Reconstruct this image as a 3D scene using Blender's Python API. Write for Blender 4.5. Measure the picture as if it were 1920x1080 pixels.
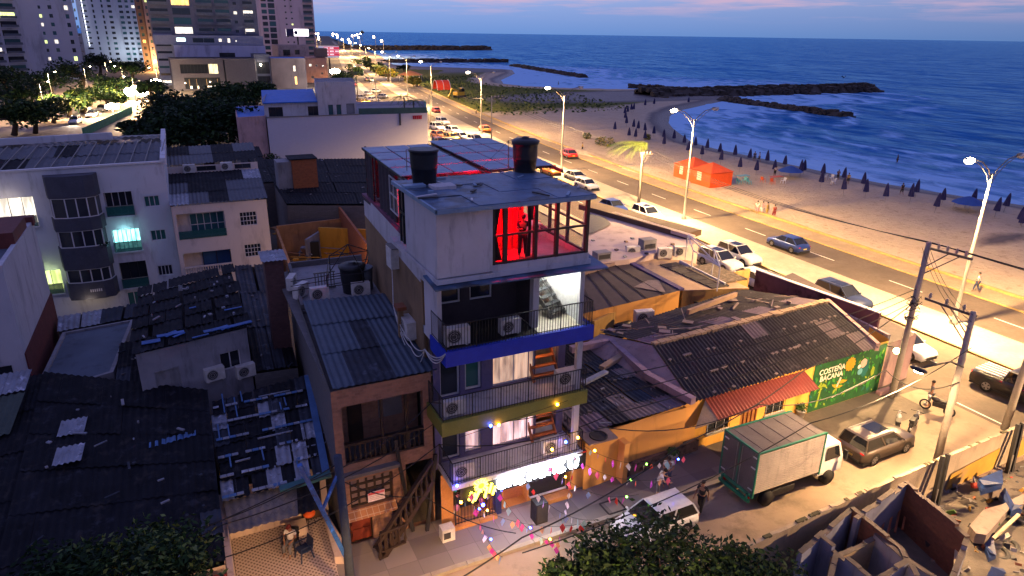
import bpy, bmesh, math, random
from mathutils import Vector, Matrix, noise
from mathutils.geometry import tessellate_polygon
C = bpy.context
for o in list(bpy.data.objects): bpy.data.objects.remove(o)
COL = C.scene.collection
R = math.radians
rnd = random.Random(11)
# ------------------------------------------------------------------ camera
H = 20.0; FPX = 1280.0
PITCH = math.atan(477/FPX); ROLL = math.atan(.0146); YAW = R(25.8)
F0 = Vector((math.sin(YAW), math.cos(YAW), 0)); R0 = Vector((math.cos(YAW), -math.sin(YAW), 0)); UZ = Vector((0, 0, 1))
FW = F0*math.cos(PITCH)-UZ*math.sin(PITCH); UP = F0*math.sin(PITCH)+UZ*math.cos(PITCH)
cr, sr = math.cos(ROLL), math.sin(ROLL)
RX = R0*cr+UP*sr; UY = UP*cr-R0*sr
cam = bpy.data.cameras.new('camera'); co = bpy.data.objects.new('camera', cam); COL.objects.link(co)
co.matrix_world = Matrix(((RX.x, UY.x, -FW.x, 0), (RX.y, UY.y, -FW.y, 0), (RX.z, UY.z, -FW.z, H), (0, 0, 0, 1)))
cam.lens = 24; cam.sensor_width = 36; cam.clip_start = .1; cam.clip_end = 80000
C.scene.camera = co
# surveyed points: a bearing read off the photograph, carried to a known height or a known wall line
def ray(px, py):
    x = px-960; y = py-540
    return FW*FPX + R0*(cr*x+sr*y) - UP*(cr*y-sr*x)
def G(px, py, z=0.):
    d = ray(px, py); t = (z-H)/d.z; return (d.x*t, d.y*t)
def G3(px, py, z=0.):
    a = G(px, py, z); return (a[0], a[1], z)
def GY(px, py, y):
    d = ray(px, py); t = y/d.y; return (d.x*t, H+d.z*t)
# ------------------------------------------------------------------ sky
SUN_EL, SUN_ROT = R(-2.2), R(75)
w = bpy.data.worlds.new("World"); C.scene.world = w; w.use_nodes = True
nt = w.node_tree; N = nt.nodes; Lk = nt.links
for n in list(N): N.remove(n)
out = N.new('ShaderNodeOutputWorld'); bg = N.new('ShaderNodeBackground'); Lk.new(bg.outputs[0], out.inputs[0])
sky = N.new('ShaderNodeTexSky'); sky.sky_type = 'NISHITA'; sky.sun_disc = False
sky.sun_elevation = SUN_EL; sky.sun_rotation = SUN_ROT; sky.air_density = 1.3; sky.dust_density = .6; sky.ozone_density = 3
tc = N.new('ShaderNodeTexCoord'); sep = N.new('ShaderNodeSeparateXYZ'); Lk.new(tc.outputs['Generated'], sep.inputs[0])
def ramp(stops, interp='LINEAR'):
    r = N.new('ShaderNodeValToRGB'); e = r.color_ramp.elements; r.color_ramp.interpolation = interp
    e[0].position, e[0].color = stops[0][0], (*stops[0][1], 1); e[1].position, e[1].color = stops[-1][0], (*stops[-1][1], 1)
    for p, c_ in stops[1:-1]:
        q = e.new(p); q.color = (*c_, 1)
    return r
def mix(a, b, fac, mode='MIX'):
    m = N.new('ShaderNodeMix'); m.data_type = 'RGBA'; m.blend_type = mode
    for i, v in ((0, fac), (6, a), (7, b)):
        if hasattr(v, 'is_linked'): Lk.new(v, m.inputs[i])
        else: m.inputs[i].default_value = v if i == 0 else (*v, 1)
    return m.outputs[2]
# dusk air: the blue hour gradient laid over the physical sky
gr = ramp([(0, (.14, .27, .60)), (.03, (.23, .34, .66)), (.065, (.37, .44, .74)), (.16, (.19, .28, .60)), (.4, (.14, .265, .78)), (1, (.10, .215, .78))])
Lk.new(sep.outputs[2], gr.inputs[0])
skm = N.new('ShaderNodeVectorMath'); skm.operation = 'SCALE'; skm.inputs[3].default_value = .05; Lk.new(sky.outputs[0], skm.inputs[0])
azr = N.new('ShaderNodeMapRange'); azr.inputs[1].default_value = .3; azr.inputs[2].default_value = 1; azr.inputs[3].default_value = .72; azr.inputs[4].default_value = 1.25; Lk.new(sep.outputs[1], azr.inputs[0])
gs = N.new('ShaderNodeVectorMath'); gs.operation = 'SCALE'; Lk.new(gr.outputs[0], gs.inputs[0]); Lk.new(azr.outputs[0], gs.inputs[3])
base = mix(gs.outputs[0], skm.outputs[0], 1.0, 'ADD')
mp = N.new('ShaderNodeMapping'); mp.inputs['Scale'].default_value = (3.2, 3.2, 46); mp.inputs['Rotation'].default_value = (0, R(1.5), R(20)); Lk.new(tc.outputs['Generated'], mp.inputs[0])
nz = N.new('ShaderNodeTexNoise'); nz.inputs['Scale'].default_value = 1.6; nz.inputs['Detail'].default_value = 7; nz.inputs['Roughness'].default_value = .6; Lk.new(mp.outputs[0], nz.inputs[0])
cl = ramp([(.47, (0, 0, 0)), (.60, (1, 1, 1))]); Lk.new(nz.outputs[0], cl.inputs[0])
hz = ramp([(.018, (0, 0, 0)), (.05, (1, 1, 1)), (.5, (.8, .8, .8))]); Lk.new(sep.outputs[2], hz.inputs[0])
cf = N.new('ShaderNodeMath'); cf.operation = 'MULTIPLY'; Lk.new(cl.outputs[0], cf.inputs[0]); Lk.new(hz.outputs[0], cf.inputs[1])
cf2 = N.new('ShaderNodeMath'); cf2.operation = 'MULTIPLY'; Lk.new(cf.outputs[0], cf2.inputs[0]); cf2.inputs[1].default_value = .8
fin = mix(base, (.80, .50, .62), cf2.outputs[0])
Lk.new(fin, bg.inputs[0]); bg.inputs[1].default_value = .95
# the last light of the set sun, soft, from over the sea
sd = bpy.data.lights.new('dusk_sun', 'SUN'); sd.energy = .03; sd.angle = R(40); sd.color = (1, .72, .66)
so = bpy.data.objects.new('dusk_sun', sd); COL.objects.link(so)
so.rotation_euler = Vector((math.sin(SUN_ROT), math.cos(SUN_ROT), .22)).to_track_quat('Z', 'Y').to_euler()
vs = C.scene.view_settings; vs.view_transform = 'Standard'; vs.look = 'None'; vs.exposure = 0; vs.gamma = 1
cy = C.scene.cycles; cy.use_denoising = True; cy.max_bounces = 6; cy.diffuse_bounces = 2; cy.glossy_bounces = 3; cy.transmission_bounces = 4
cy.transparent_max_bounces = 8; cy.sample_clamp_indirect = 4; cy.use_light_tree = True
cy.caustics_reflective = False; cy.caustics_refractive = False
# ------------------------------------------------------------------ materials
MATS = {}
def M(name, col=(.5, .5, .5), rough=.8, metal=0., var=.25, scale=1.5, bump=.15, emit=None, es=1., alpha=None, kind=None, col2=None, spec=.4, fine=1., rvar=1., coat=0):
    if name in MATS: return MATS[name]
    m = bpy.data.materials.new(name); MATS[name] = m; m.use_nodes = True
    n = m.node_tree.nodes; l = m.node_tree.links; b = n['Principled BSDF']
    b.inputs['Base Color'].default_value = (*col, 1); b.inputs['Roughness'].default_value = rough; b.inputs['Metallic'].default_value = metal
    b.inputs['Specular IOR Level'].default_value = spec
    if emit:
        b.inputs['Emission Color'].default_value = (*emit, 1); b.inputs['Emission Strength'].default_value = es
    if alpha is not None: b.inputs['Alpha'].default_value = alpha
    g = n.new('ShaderNodeNewGeometry'); pos = g.outputs['Position']
    def nn(sc, det=5, ro=.6, vec=None):
        t = n.new('ShaderNodeTexNoise'); t.inputs['Scale'].default_value = sc; t.inputs['Detail'].default_value = det
        t.inputs['Roughness'].default_value = ro; l.new(vec or pos, t.inputs['Vector']); return t.outputs[0]
    def mx(a, c_, f, mode='MIX'):
        q = n.new('ShaderNodeMix'); q.data_type = 'RGBA'; q.blend_type = mode
        for i, v in ((0, f), (6, a), (7, c_)):
            if hasattr(v, 'is_linked'): l.new(v, q.inputs[i])
            else: q.inputs[i].default_value = v if i == 0 else (*v, 1)
        return q.outputs[2]
    def rm(src, a, b_, ca=(0, 0, 0), cb=(1, 1, 1)):
        q = n.new('ShaderNodeValToRGB'); e = q.color_ramp.elements
        e[0].position, e[0].color, e[1].position, e[1].color = a, (*ca, 1), b_, (*cb, 1); l.new(src, q.inputs[0]); return q.outputs[0]
    def sw(fx):   # swizzle world position for wall patterns: u along the wall, v up
        s = n.new('ShaderNodeSeparateXYZ'); l.new(pos, s.inputs[0]); a = n.new('ShaderNodeMath'); a.operation = 'ADD'
        l.new(s.outputs[0], a.inputs[0]); l.new(s.outputs[1], a.inputs[1]); c_ = n.new('ShaderNodeCombineXYZ')
        l.new(a.outputs[0], c_.inputs[0]); l.new(s.outputs[2 if fx else 1], c_.inputs[1]); return c_.outputs[0]
    b.inputs['Coat Weight'].default_value = coat; b.inputs['Coat Roughness'].default_value = .06
    c = None
    dark = tuple(x*(1-var) for x in col); lite = tuple(min(1, x*(1+var)) for x in col)
    if kind == 'brick':
        t = n.new('ShaderNodeTexBrick'); l.new(sw(True), t.inputs[0]); t.inputs['Scale'].default_value = 2.2
        t.inputs['Color1'].default_value = (*dark, 1); t.inputs['Color2'].default_value = (*lite, 1); t.inputs['Mortar'].default_value = (*(col2 or (.2, .18, .16)), 1)
        t.inputs['Mortar Size'].default_value = .02
        c = mx(t.outputs[0], mx(dark, lite, rm(nn(3*scale), .3, .7)), .45)
    elif kind == 'tiles':
        t = n.new('ShaderNodeTexBrick'); l.new(pos, t.inputs[0]); t.inputs['Scale'].default_value = scale; t.offset = 0 if col2 else .5
        t.inputs['Color1'].default_value = (*dark, 1); t.inputs['Color2'].default_value = (*lite, 1); t.inputs['Mortar'].default_value = (*(col2 or dark), 1)
        t.inputs['Mortar Size'].default_value = .012*scale; t.inputs['Brick Width'].default_value = .5 if col2 else .5; t.inputs['Row Height'].default_value = .5 if col2 else .25
        c = mx(t.outputs[0], mx(dark, lite, nn(.8)), .3)
    elif kind == 'lattice':   # small dark diamonds on a pale tiled patio
        v = n.new('ShaderNodeMapping'); v.inputs['Rotation'].default_value = (0, 0, R(45)); v.inputs['Scale'].default_value = (7, 7, 7); l.new(pos, v.inputs[0])
        k = n.new('ShaderNodeTexVoronoi'); k.voronoi_dimensions = '2D'; k.inputs['Randomness'].default_value = 0; k.inputs['Scale'].default_value = 1.; l.new(v.outputs[0], k.inputs[0])
        c = mx((col2 or (.05, .03, .02)), mx(dark, lite, nn(2)), rm(k.outputs['Distance'], .27, .33))
    elif kind == 'rust':
        c = mx(mx(dark, lite, rm(nn(scale), .3, .7)), col2 or (.12, .05, .02), rm(nn(scale*2.3, 8), .55, .7)); c = mx(c, tuple(min(1, x*2.4+.008) for x in col), rm(nn(scale*.9+.5, 9, .75), .56, .66))
    elif kind == 'stain':
        v = n.new('ShaderNodeMapping'); v.inputs['Scale'].default_value = (1, 1, .22); l.new(pos, v.inputs[0])
        c = mx(mx(dark, lite, rm(nn(scale*.5), .3, .7)), tuple(x*.45 for x in col), rm(nn(scale*1.7, 8, .7, v.outputs[0]), .52, .76))
    elif kind == 'patch':
        c = mx(mx(dark, lite, rm(nn(scale), .3, .7)), col2, rm(nn(scale*.6, 6, .65), .50, .6))
    elif kind == 'dapple':
        c = mx(col, col2, rm(nn(scale, 3, .5), .35, .65)); c = mx(c, mx(dark, lite, nn(scale*6)), .35)
    else:
        c = mx(dark, lite, rm(nn(scale), .28, .72)); c = mx(c, tuple(x*.8 for x in col), rm(nn(scale*9, 4), .4, .75))
    l.new(c, b.inputs['Base Color'])
    if kind == 'glassy': pass
    if bump:
        q = n.new('ShaderNodeBump'); q.inputs['Strength'].default_value = bump; q.inputs['Distance'].default_value = .05; l.new(nn(14*fine, 6), q.inputs['Height']); l.new(q.outputs[0], b.inputs['Normal'])
    rr = n.new('ShaderNodeMapRange'); l.new(nn(scale*3), rr.inputs[0]); rr.inputs[3].default_value = max(.05, rough-.15*rvar); rr.inputs[4].default_value = min(1, rough+.12*rvar); l.new(rr.outputs[0], b.inputs['Roughness'])
    return m
def EM(name, col, s, shade=0):
    if name in MATS: return MATS[name]
    m = bpy.data.materials.new(name); MATS[name] = m; m.use_nodes = True; n = m.node_tree.nodes; l = m.node_tree.links
    b = n['Principled BSDF']; b.inputs['Base Color'].default_value = (*[min(.8, x) for x in col], 1); b.inputs['Roughness'].default_value = .5
    b.inputs['Emission Color'].default_value = (*col, 1); b.inputs['Emission Strength'].default_value = s
    if shade:   # a lit room behind the pane: uneven brightness of furniture and curtains
        g = n.new('ShaderNodeNewGeometry'); t = n.new('ShaderNodeTexNoise'); t.inputs['Scale'].default_value = shade; t.inputs['Detail'].default_value = 3; v = n.new('ShaderNodeMapping'); v.inputs['Scale'].default_value = (3, 3, .7); l.new(g.outputs[0], v.inputs[0]); l.new(v.outputs[0], t.inputs[0])
        r = n.new('ShaderNodeMapRange'); r.inputs[1].default_value = .35; r.inputs[2].default_value = .62; r.inputs[3].default_value = s*.35; r.inputs[4].default_value = s*1.3; l.new(t.outputs[0], r.inputs[0]); l.new(r.outputs[0], b.inputs['Emission Strength'])
    return m
def GL(name, tint=(.02, .025, .035), alpha=1., rough=.08):
    if name in MATS: return MATS[name]
    m = bpy.data.materials.new(name); MATS[name] = m; m.use_nodes = True; n = m.node_tree.nodes; l = m.node_tree.links; b = n['Principled BSDF']
    b.inputs['Base Color'].default_value = (*tint, 1); b.inputs['Roughness'].default_value = rough; b.inputs['Specular IOR Level'].default_value = .7; b.inputs['Alpha'].default_value = alpha
    g = n.new('ShaderNodeNewGeometry'); t = n.new('ShaderNodeTexNoise'); t.inputs['Scale'].default_value = .8; l.new(g.outputs[0], t.inputs[0])
    r = n.new('ShaderNodeBump'); r.inputs['Strength'].default_value = .12; r.inputs['Distance'].default_value = .2; l.new(t.outputs[0], r.inputs['Height']); l.new(r.outputs[0], b.inputs['Normal'])
    return m
# ------------------------------------------------------------------ mesh builder
class MB:
    def __init__(s): s.v = []; s.f = []; s.m = []; s.mats = []; s.sm = []
    def mi(s, m):
        if m not in s.mats: s.mats.append(m)
        return s.mats.index(m)
    def face(s, pts, m, smooth=False):
        b = len(s.v); s.v += [tuple(p) for p in pts]; s.f.append(tuple(range(b, b+len(pts)))); s.m.append(s.mi(m)); s.sm.append(smooth)
    def add(s, vs, fs, m, smooth=False):
        b = len(s.v); s.v += [tuple(p) for p in vs]; k = s.mi(m)
        for f in fs: s.f.append(tuple(b+i for i in f)); s.m.append(k); s.sm.append(smooth)
    def box(s, a, b, m):
        x0, y0, z0 = a; x1, y1, z1 = b
        s.add([(x0, y0, z0), (x1, y0, z0), (x1, y1, z0), (x0, y1, z0), (x0, y0, z1), (x1, y0, z1), (x1, y1, z1), (x0, y1, z1)],
              [(0, 3, 2, 1), (4, 5, 6, 7), (0, 1, 5, 4), (1, 2, 6, 5), (2, 3, 7, 6), (3, 0, 4, 7)], m)
    def bar(s, p, q, w, h, m, up=(0, 0, 1)):
        p = Vector(p); q = Vector(q); d = (q-p).normalized(); u = Vector(up)
        if abs(d.dot(u)) > .95: u = Vector((1, 0, 0))
        a = d.cross(u).normalized()*w/2; b = a.cross(d).normalized()*h/2
        vs = [p-a-b, p+a-b, p+a+b, p-a+b, q-a-b, q+a-b, q+a+b, q-a+b]
        s.add(vs, [(3, 2, 1, 0), (4, 5, 6, 7), (0, 1, 5, 4), (1, 2, 6, 5), (2, 3, 7, 6), (3, 0, 4, 7)], m)
    def prism(s, poly, z0, z1, m, top=None, bottom=True):
        n = len(poly); vs = [(p[0], p[1], z0) for p in poly]+[(p[0], p[1], z1) for p in poly]
        s.add(vs, [(i, (i+1) % n, n+(i+1) % n, n+i) for i in range(n)], m)
        s.add([(p[0], p[1], z1) for p in poly], [tuple(range(n))], top or m)
        if bottom: s.add([(p[0], p[1], z0) for p in poly], [tuple(range(n-1, -1, -1))], m)
    def tube(s, pts, r, m, n=8, caps=True):
        pts = [Vector(p) for p in pts]; rs = r if isinstance(r, (list, tuple)) else [r]*len(pts); vs = []; k = len(pts); u = None
        for i, p in enumerate(pts):
            d = (pts[min(i+1, k-1)]-pts[max(i-1, 0)]); d = d.normalized() if d.length > 1e-9 else Vector((0, 0, 1))
            if u is None: u = d.orthogonal().normalized()
            u = (u-d*u.dot(d)); u = u.normalized() if u.length > 1e-6 else d.orthogonal().normalized(); w_ = d.cross(u)
            for j in range(n):
                a = 2*math.pi*j/n; vs.append(p+(u*math.cos(a)+w_*math.sin(a))*rs[i])
        fs = [(i*n+j, i*n+(j+1) % n, (i+1)*n+(j+1) % n, (i+1)*n+j) for i in range(k-1) for j in range(n)]
        if caps: fs += [tuple(range(n-1, -1, -1)), tuple(range((k-1)*n, k*n))]
        s.add(vs, fs, m, smooth=n > 5)
    def lathe(s, c, prof, m, n=16):   # prof: (r, z)
        vs = []
        for r, z in prof:
            for j in range(n): a = 2*math.pi*j/n; vs.append((c[0]+r*math.cos(a), c[1]+r*math.sin(a), c[2]+z))
        k = len(prof)
        s.add(vs, [(i*n+j, i*n+(j+1) % n, (i+1)*n+(j+1) % n, (i+1)*n+j) for i in range(k-1) for j in range(n)], m, True)
        s.add(vs[-n:], [tuple(range(n))], m)
    def ball(s, c, r, m, nu=8, nv=6, sc=(1, 1, 1)):
        vs = []; fs = []
        for i in range(nv+1):
            t = math.pi*i/nv
            for j in range(nu): a = 2*math.pi*j/nu; vs.append((c[0]+r*sc[0]*math.sin(t)*math.cos(a), c[1]+r*sc[1]*math.sin(t)*math.sin(a), c[2]+r*sc[2]*math.cos(t)))
        for i in range(nv):
            for j in range(nu): fs.append((i*nu+j, (i+1)*nu+j, (i+1)*nu+(j+1) % nu, i*nu+(j+1) % nu))
        s.add(vs, fs, m, True)
    def text(s, body, origin, xd, yd, size, m, ext=.02, font=None, align='LEFT', shear=0):
        cu = bpy.data.curves.new('t', 'FONT'); cu.body = body; cu.size = size; cu.extrude = ext; cu.align_x = align; cu.shear = shear; cu.offset = size*.012; cu.resolution_u = 3
        o = bpy.data.objects.new('t', cu); COL.objects.link(o); C.view_layer.update(); me = o.to_mesh()
        xd = Vector(xd); yd = Vector(yd); zd = xd.cross(yd); og = Vector(origin)
        s.add([og+xd*v.co.x+yd*v.co.y+zd*v.co.z for v in me.vertices], [tuple(p.vertices) for p in me.polygons], m)
        o.to_mesh_clear(); bpy.data.objects.remove(o); bpy.data.curves.remove(cu)
    def build(s, name, parent=None, label=None, cat=None, group=None, kind=None, loc=None):
        me = bpy.data.meshes.new(name); me.from_pydata(s.v, [], s.f)
        for m in s.mats: me.materials.append(m)
        me.polygons.foreach_set('material_index', s.m); me.polygons.foreach_set('use_smooth', s.sm); me.update()
        o = bpy.data.objects.new(name, me); COL.objects.link(o)
        if parent is not None:
            o.parent = parent
            base = parent
            off = Vector((0, 0, 0))
            while base is not None and base.get('_w'): off = off+Vector(base.location); base = base.parent
            o.location = -off; 
            if parent.get('_w'): o['_w'] = 1
        elif loc:   # origin at the thing's base
            for v in me.vertices: v.co -= Vector(loc)
            o.location = loc
        tag(o, label, cat, group, kind); return o
def tag(o, label=None, cat=None, group=None, kind=None):
    for k, v in (('label', label), ('category', cat), ('group', group), ('kind', kind)):
        if v: o[k] = v
    return o
def thing(name, label, cat, loc=(0, 0, 0), rz=0, group=None, world=False):
    # world=True: the parts' meshes are given in world coordinates
    o = bpy.data.objects.new(name, None); COL.objects.link(o); o.empty_display_size = .3
    o.location = loc; o.rotation_euler = (0, 0, rz); tag(o, label, cat, group)
    if world: o['_w'] = 1
    return o
CH = {}
def dup(root, loc, rz=0, label=None, group=None, sc=None, cat=None, mats=None):
    kids = lambda o: [c for c in bpy.data.objects if c.parent == o] if o.name not in CH else CH[o.name]
    if root.name not in CH:
        CH[root.name] = [c for c in bpy.data.objects if c.parent == root]
        for c in CH[root.name]: CH[c.name] = [d for d in bpy.data.objects if d.parent == c]
    r = root.copy(); COL.objects.link(r); r.location = loc; r.rotation_euler = (0, 0, rz)
    if sc: r.scale = sc if isinstance(sc, tuple) else (sc,)*3
    tag(r, label, cat, group)
    def swap(o):
        if mats and o.data:
            for i, s_ in enumerate(o.material_slots):
                nm_ = s_.material.name if s_.material else ''
                if nm_ in mats: s_.link = 'OBJECT'; s_.material = mats[nm_]
    swap(r)
    for c in CH[root.name]:
        k = c.copy(); COL.objects.link(k); k.parent = r; swap(k)
        for g in CH.get(c.name, []):
            q = g.copy(); COL.objects.link(q); q.parent = k; swap(q)
    return r
def wall(mb, A, B, z0, z1, m, holes=(), depth=.18):
    # one wall face from A to B (outside on the right hand), with real openings and reveals
    A = Vector(A[:2]); B = Vector(B[:2]); L = (B-A).length; d = (B-A)/L; n = Vector((d.y, -d.x))
    P = lambda s, z, o=0: (A.x+d.x*s-n.x*o, A.y+d.y*s-n.y*o, z)
    hs = [(max(.01, a), min(L-.01, b), max(z0+.01, c), min(z1-.01, e)) for a, b, c, e in holes]
    S = sorted({0, L} | {h[0] for h in hs} | {h[1] for h in hs}); Z = sorted({z0, z1} | {h[2] for h in hs} | {h[3] for h in hs})
    for i in range(len(S)-1):
        for j in range(len(Z)-1):
            s = (S[i]+S[i+1])/2; z = (Z[j]+Z[j+1])/2
            if any(h[0] < s < h[1] and h[2] < z < h[3] for h in hs): continue
            mb.face([P(S[i], Z[j]), P(S[i+1], Z[j]), P(S[i+1], Z[j+1]), P(S[i], Z[j+1])], m)
    for a, b, c, e in hs:
        for p, q in (((a, c), (b, c)), ((b, c), (b, e)), ((b, e), (a, e)), ((a, e), (a, c))):
            mb.face([P(*p), P(*q), P(*q, depth), P(*p, depth)], m)
def window(parent, A, B, h, fm, pm, nx=2, ny=1, depth=.16, bw=.05, name='window', label=None, sill=None, pane='pane'):
    A = Vector(A[:2]); B = Vector(B[:2]); d = (B-A).normalized(); n = Vector((d.y, -d.x)); a, b, c, e = h
    P = lambda s, z, o=0: (A.x+d.x*s-n.x*o, A.y+d.y*s-n.y*o, z)
    f = MB(); o = depth-.045
    for i in range(nx+1):
        s = a+bw/2+(b-a-bw)*i/nx; f.bar(P(s, c, o), P(s, e, o), bw, .05, fm, (n.x, n.y, 0))
    for j in range(ny+1):
        z = c+bw/2+(e-c-bw)*j/ny; f.bar(P(a, z, o-.003), P(b, z, o-.003), .05, bw, fm)
    if sill: f.bar(P(a-.08, c-.04, -.05), P(b+.08, c-.04, -.05), .2, .07, sill)
    fo = f.build(name, parent, label); g = MB(); g.face([P(a, c, depth-.01), P(b, c, depth-.01), P(b, e, depth-.01), P(a, e, depth-.01)], pm); g.build(pane, fo)
    return fo
def corr(mb, A, B, Cc, D, mats, rows=3, cols=6, period=.26, amp=.035, seed=1, lift=.03, jitter=.0):
    # corrugated roofing: A-B the lower edge, D-C the upper; loose sheets in rows lapped over one another
    A, B, Cc, D = map(Vector, (A, B, Cc, D)); rr = random.Random(seed); W = (B-A).length; nrm = (B-A).cross(D-A).normalized()
    if nrm.z < 0: nrm = -nrm
    for r in range(rows):
        t0 = r/rows; t1 = (r+1)/rows+.02
        for c in range(cols):
            u0, u1 = c/cols, (c+1)/cols; m = rr.choice(mats); k = max(1, round(W*(u1-u0)/period)); ns = k*4; dz = lift*rr.random()+(rows-r)*.002; j = rr.uniform(-jitter, jitter)/max(1, W)
            vs = []
            for q in range(2):
                t = (t0, min(1.01, t1))[q]
                for i in range(ns+1):
                    u = u0+(u1-u0)*i/ns+j; p = (A.lerp(B, u)).lerp(D.lerp(Cc, u), t)
                    h = amp*math.sin(2*math.pi*i/4+.3) + dz + (lift*1.2 if q == 0 else 0)
                    vs.append(p+nrm*h)
            mb.add(vs, [(i, i+1, ns+2+i, ns+1+i) for i in range(ns)], m, True)
def litter(mb, A, B, Cc, D, mats, n, seed, lo=.15, hi=.6, off=.09):
    # odds and ends lying on a roof: battens, stones, sheet scraps
    A, B, Cc, D = map(Vector, (A, B, Cc, D)); rr = random.Random(seed)
    for i in range(n):
        u, v = rr.random(), rr.random(); p = A.lerp(B, u).lerp(D.lerp(Cc, u), v)+Vector((0, 0, off)); a = rr.uniform(0, 3.14); L = rr.uniform(lo, hi); d = Vector((math.cos(a), math.sin(a), 0))*L
        if rr.random() < .5: mb.bar(p-d, p+d, rr.uniform(.04, .12), .05, rr.choice(mats))
        else: mb.bar(p-d*.35, p+d*.35, L*.5, rr.uniform(.03, .15), rr.choice(mats))
# ================================================================== SETTING: land, sea, roads
LC = [(-200, 49), (-60, 49.2), (0, 49.7), (28, 50.1), (61, 51.2), (93, 53), (135, 57.3), (185, 64.3), (262, 76.5), (348, 91.5), (430, 107), (560, 133), (700, 158), (1000, 214), (1600, 330), (3000, 600)]
def LX(y):
    for (a, xa), (b, xb) in zip(LC, LC[1:]):
        if y <= b: 
            t = (y-a)/(b-a); return xa+(xb-xa)*t
    return LC[-1][1]
def LXs(y): return sum(LX(y+k*6) for k in range(-3, 4))/7
SHORE = [(104, -200), (103, -60), (102, 20), (100.6, 51), (98.4, 57), (97.2, 62), (95.6, 68), (94.6, 75), (94.8, 84), (94.6, 94), (94.2, 104), (95.5, 113), (104, 129), (112, 142), (122, 154.5), (136, 166.5), (157, 179), (171, 187),
         (186, 196), (198, 215), (202, 240), (190, 246), (169, 239), (157, 243.5), (144, 252), (134, 264), (131, 282), (140, 305), (156, 330), (171, 354), (187, 391), (168, 411), (142, 437), (136, 470), (150, 540), (175, 650), (244, 1122), (420, 2100), (640, 3200)]
LAND = SHORE+[(-400, 3200), (-400, -200)]
def sdist(x, y):
    ins = False; dm = 1e9; n = len(SHORE)
    m = len(LAND)
    for i in range(m):
        x1, y1 = LAND[i]; x2, y2 = LAND[(i+1) % m]
        if (y1 > y) != (y2 > y) and x < (x2-x1)*(y-y1)/(y2-y1)+x1: ins = not ins
        if i < n-1:
            dx, dy = x2-x1, y2-y1; t = max(0, min(1, ((x-x1)*dx+(y-y1)*dy)/(dx*dx+dy*dy))); d = (x-x1-dx*t)**2+(y-y1-dy*t)**2
            if d < dm: dm = d
    return math.sqrt(dm)*(1 if ins else -1)
def nz2(x, y, s, k=0): return noise.fractal(Vector((x*s, y*s, k)), 1., 2., 4)
def grid(name, xs, ys, zf, af, m, label=None):
    nx, ny = len(xs), len(ys); vs = []; at = []
    for y in ys:
        for x in xs:
            s = sdist(x, y); z, a = zf(x, y, s), af(x, y, s); vs.append((x, y, z)); at.append(a)
    me = bpy.data.meshes.new(name); me.from_pydata(vs, [], [(j*nx+i, j*nx+i+1, (j+1)*nx+i+1, (j+1)*nx+i) for j in range(ny-1) for i in range(nx-1)])
    ca = me.color_attributes.new('cover', 'FLOAT_COLOR', 'POINT')
    ca.data.foreach_set('color', [q for a in at for q in (*a, 1)]); me.polygons.foreach_set('use_smooth', [True]*len(me.polygons)); me.materials.append(m); me.update()
    o = bpy.data.objects.new(name, me); COL.objects.link(o); tag(o, kind='structure'); return o
def frange(a, b, s, g=1.):
    r = [a]
    while r[-1] < b: r.append(r[-1]+s); s *= g
    return r
# --- ground
gm = M('earth', (.10, .085, .07), .95, scale=.4, var=.35, bump=.3)
g = MB(); g.prism([(-3000, -300), (LX(-200)+6, -300)]+[(LXs(y)+6, y) for y in (-60, 0, 60, 120, 180, 260, 340, 420, 560, 700, 1000, 1600, 3000)]+[(-3000, 3000)], -1, -.01, gm); g.build('ground', kind='structure')
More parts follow.
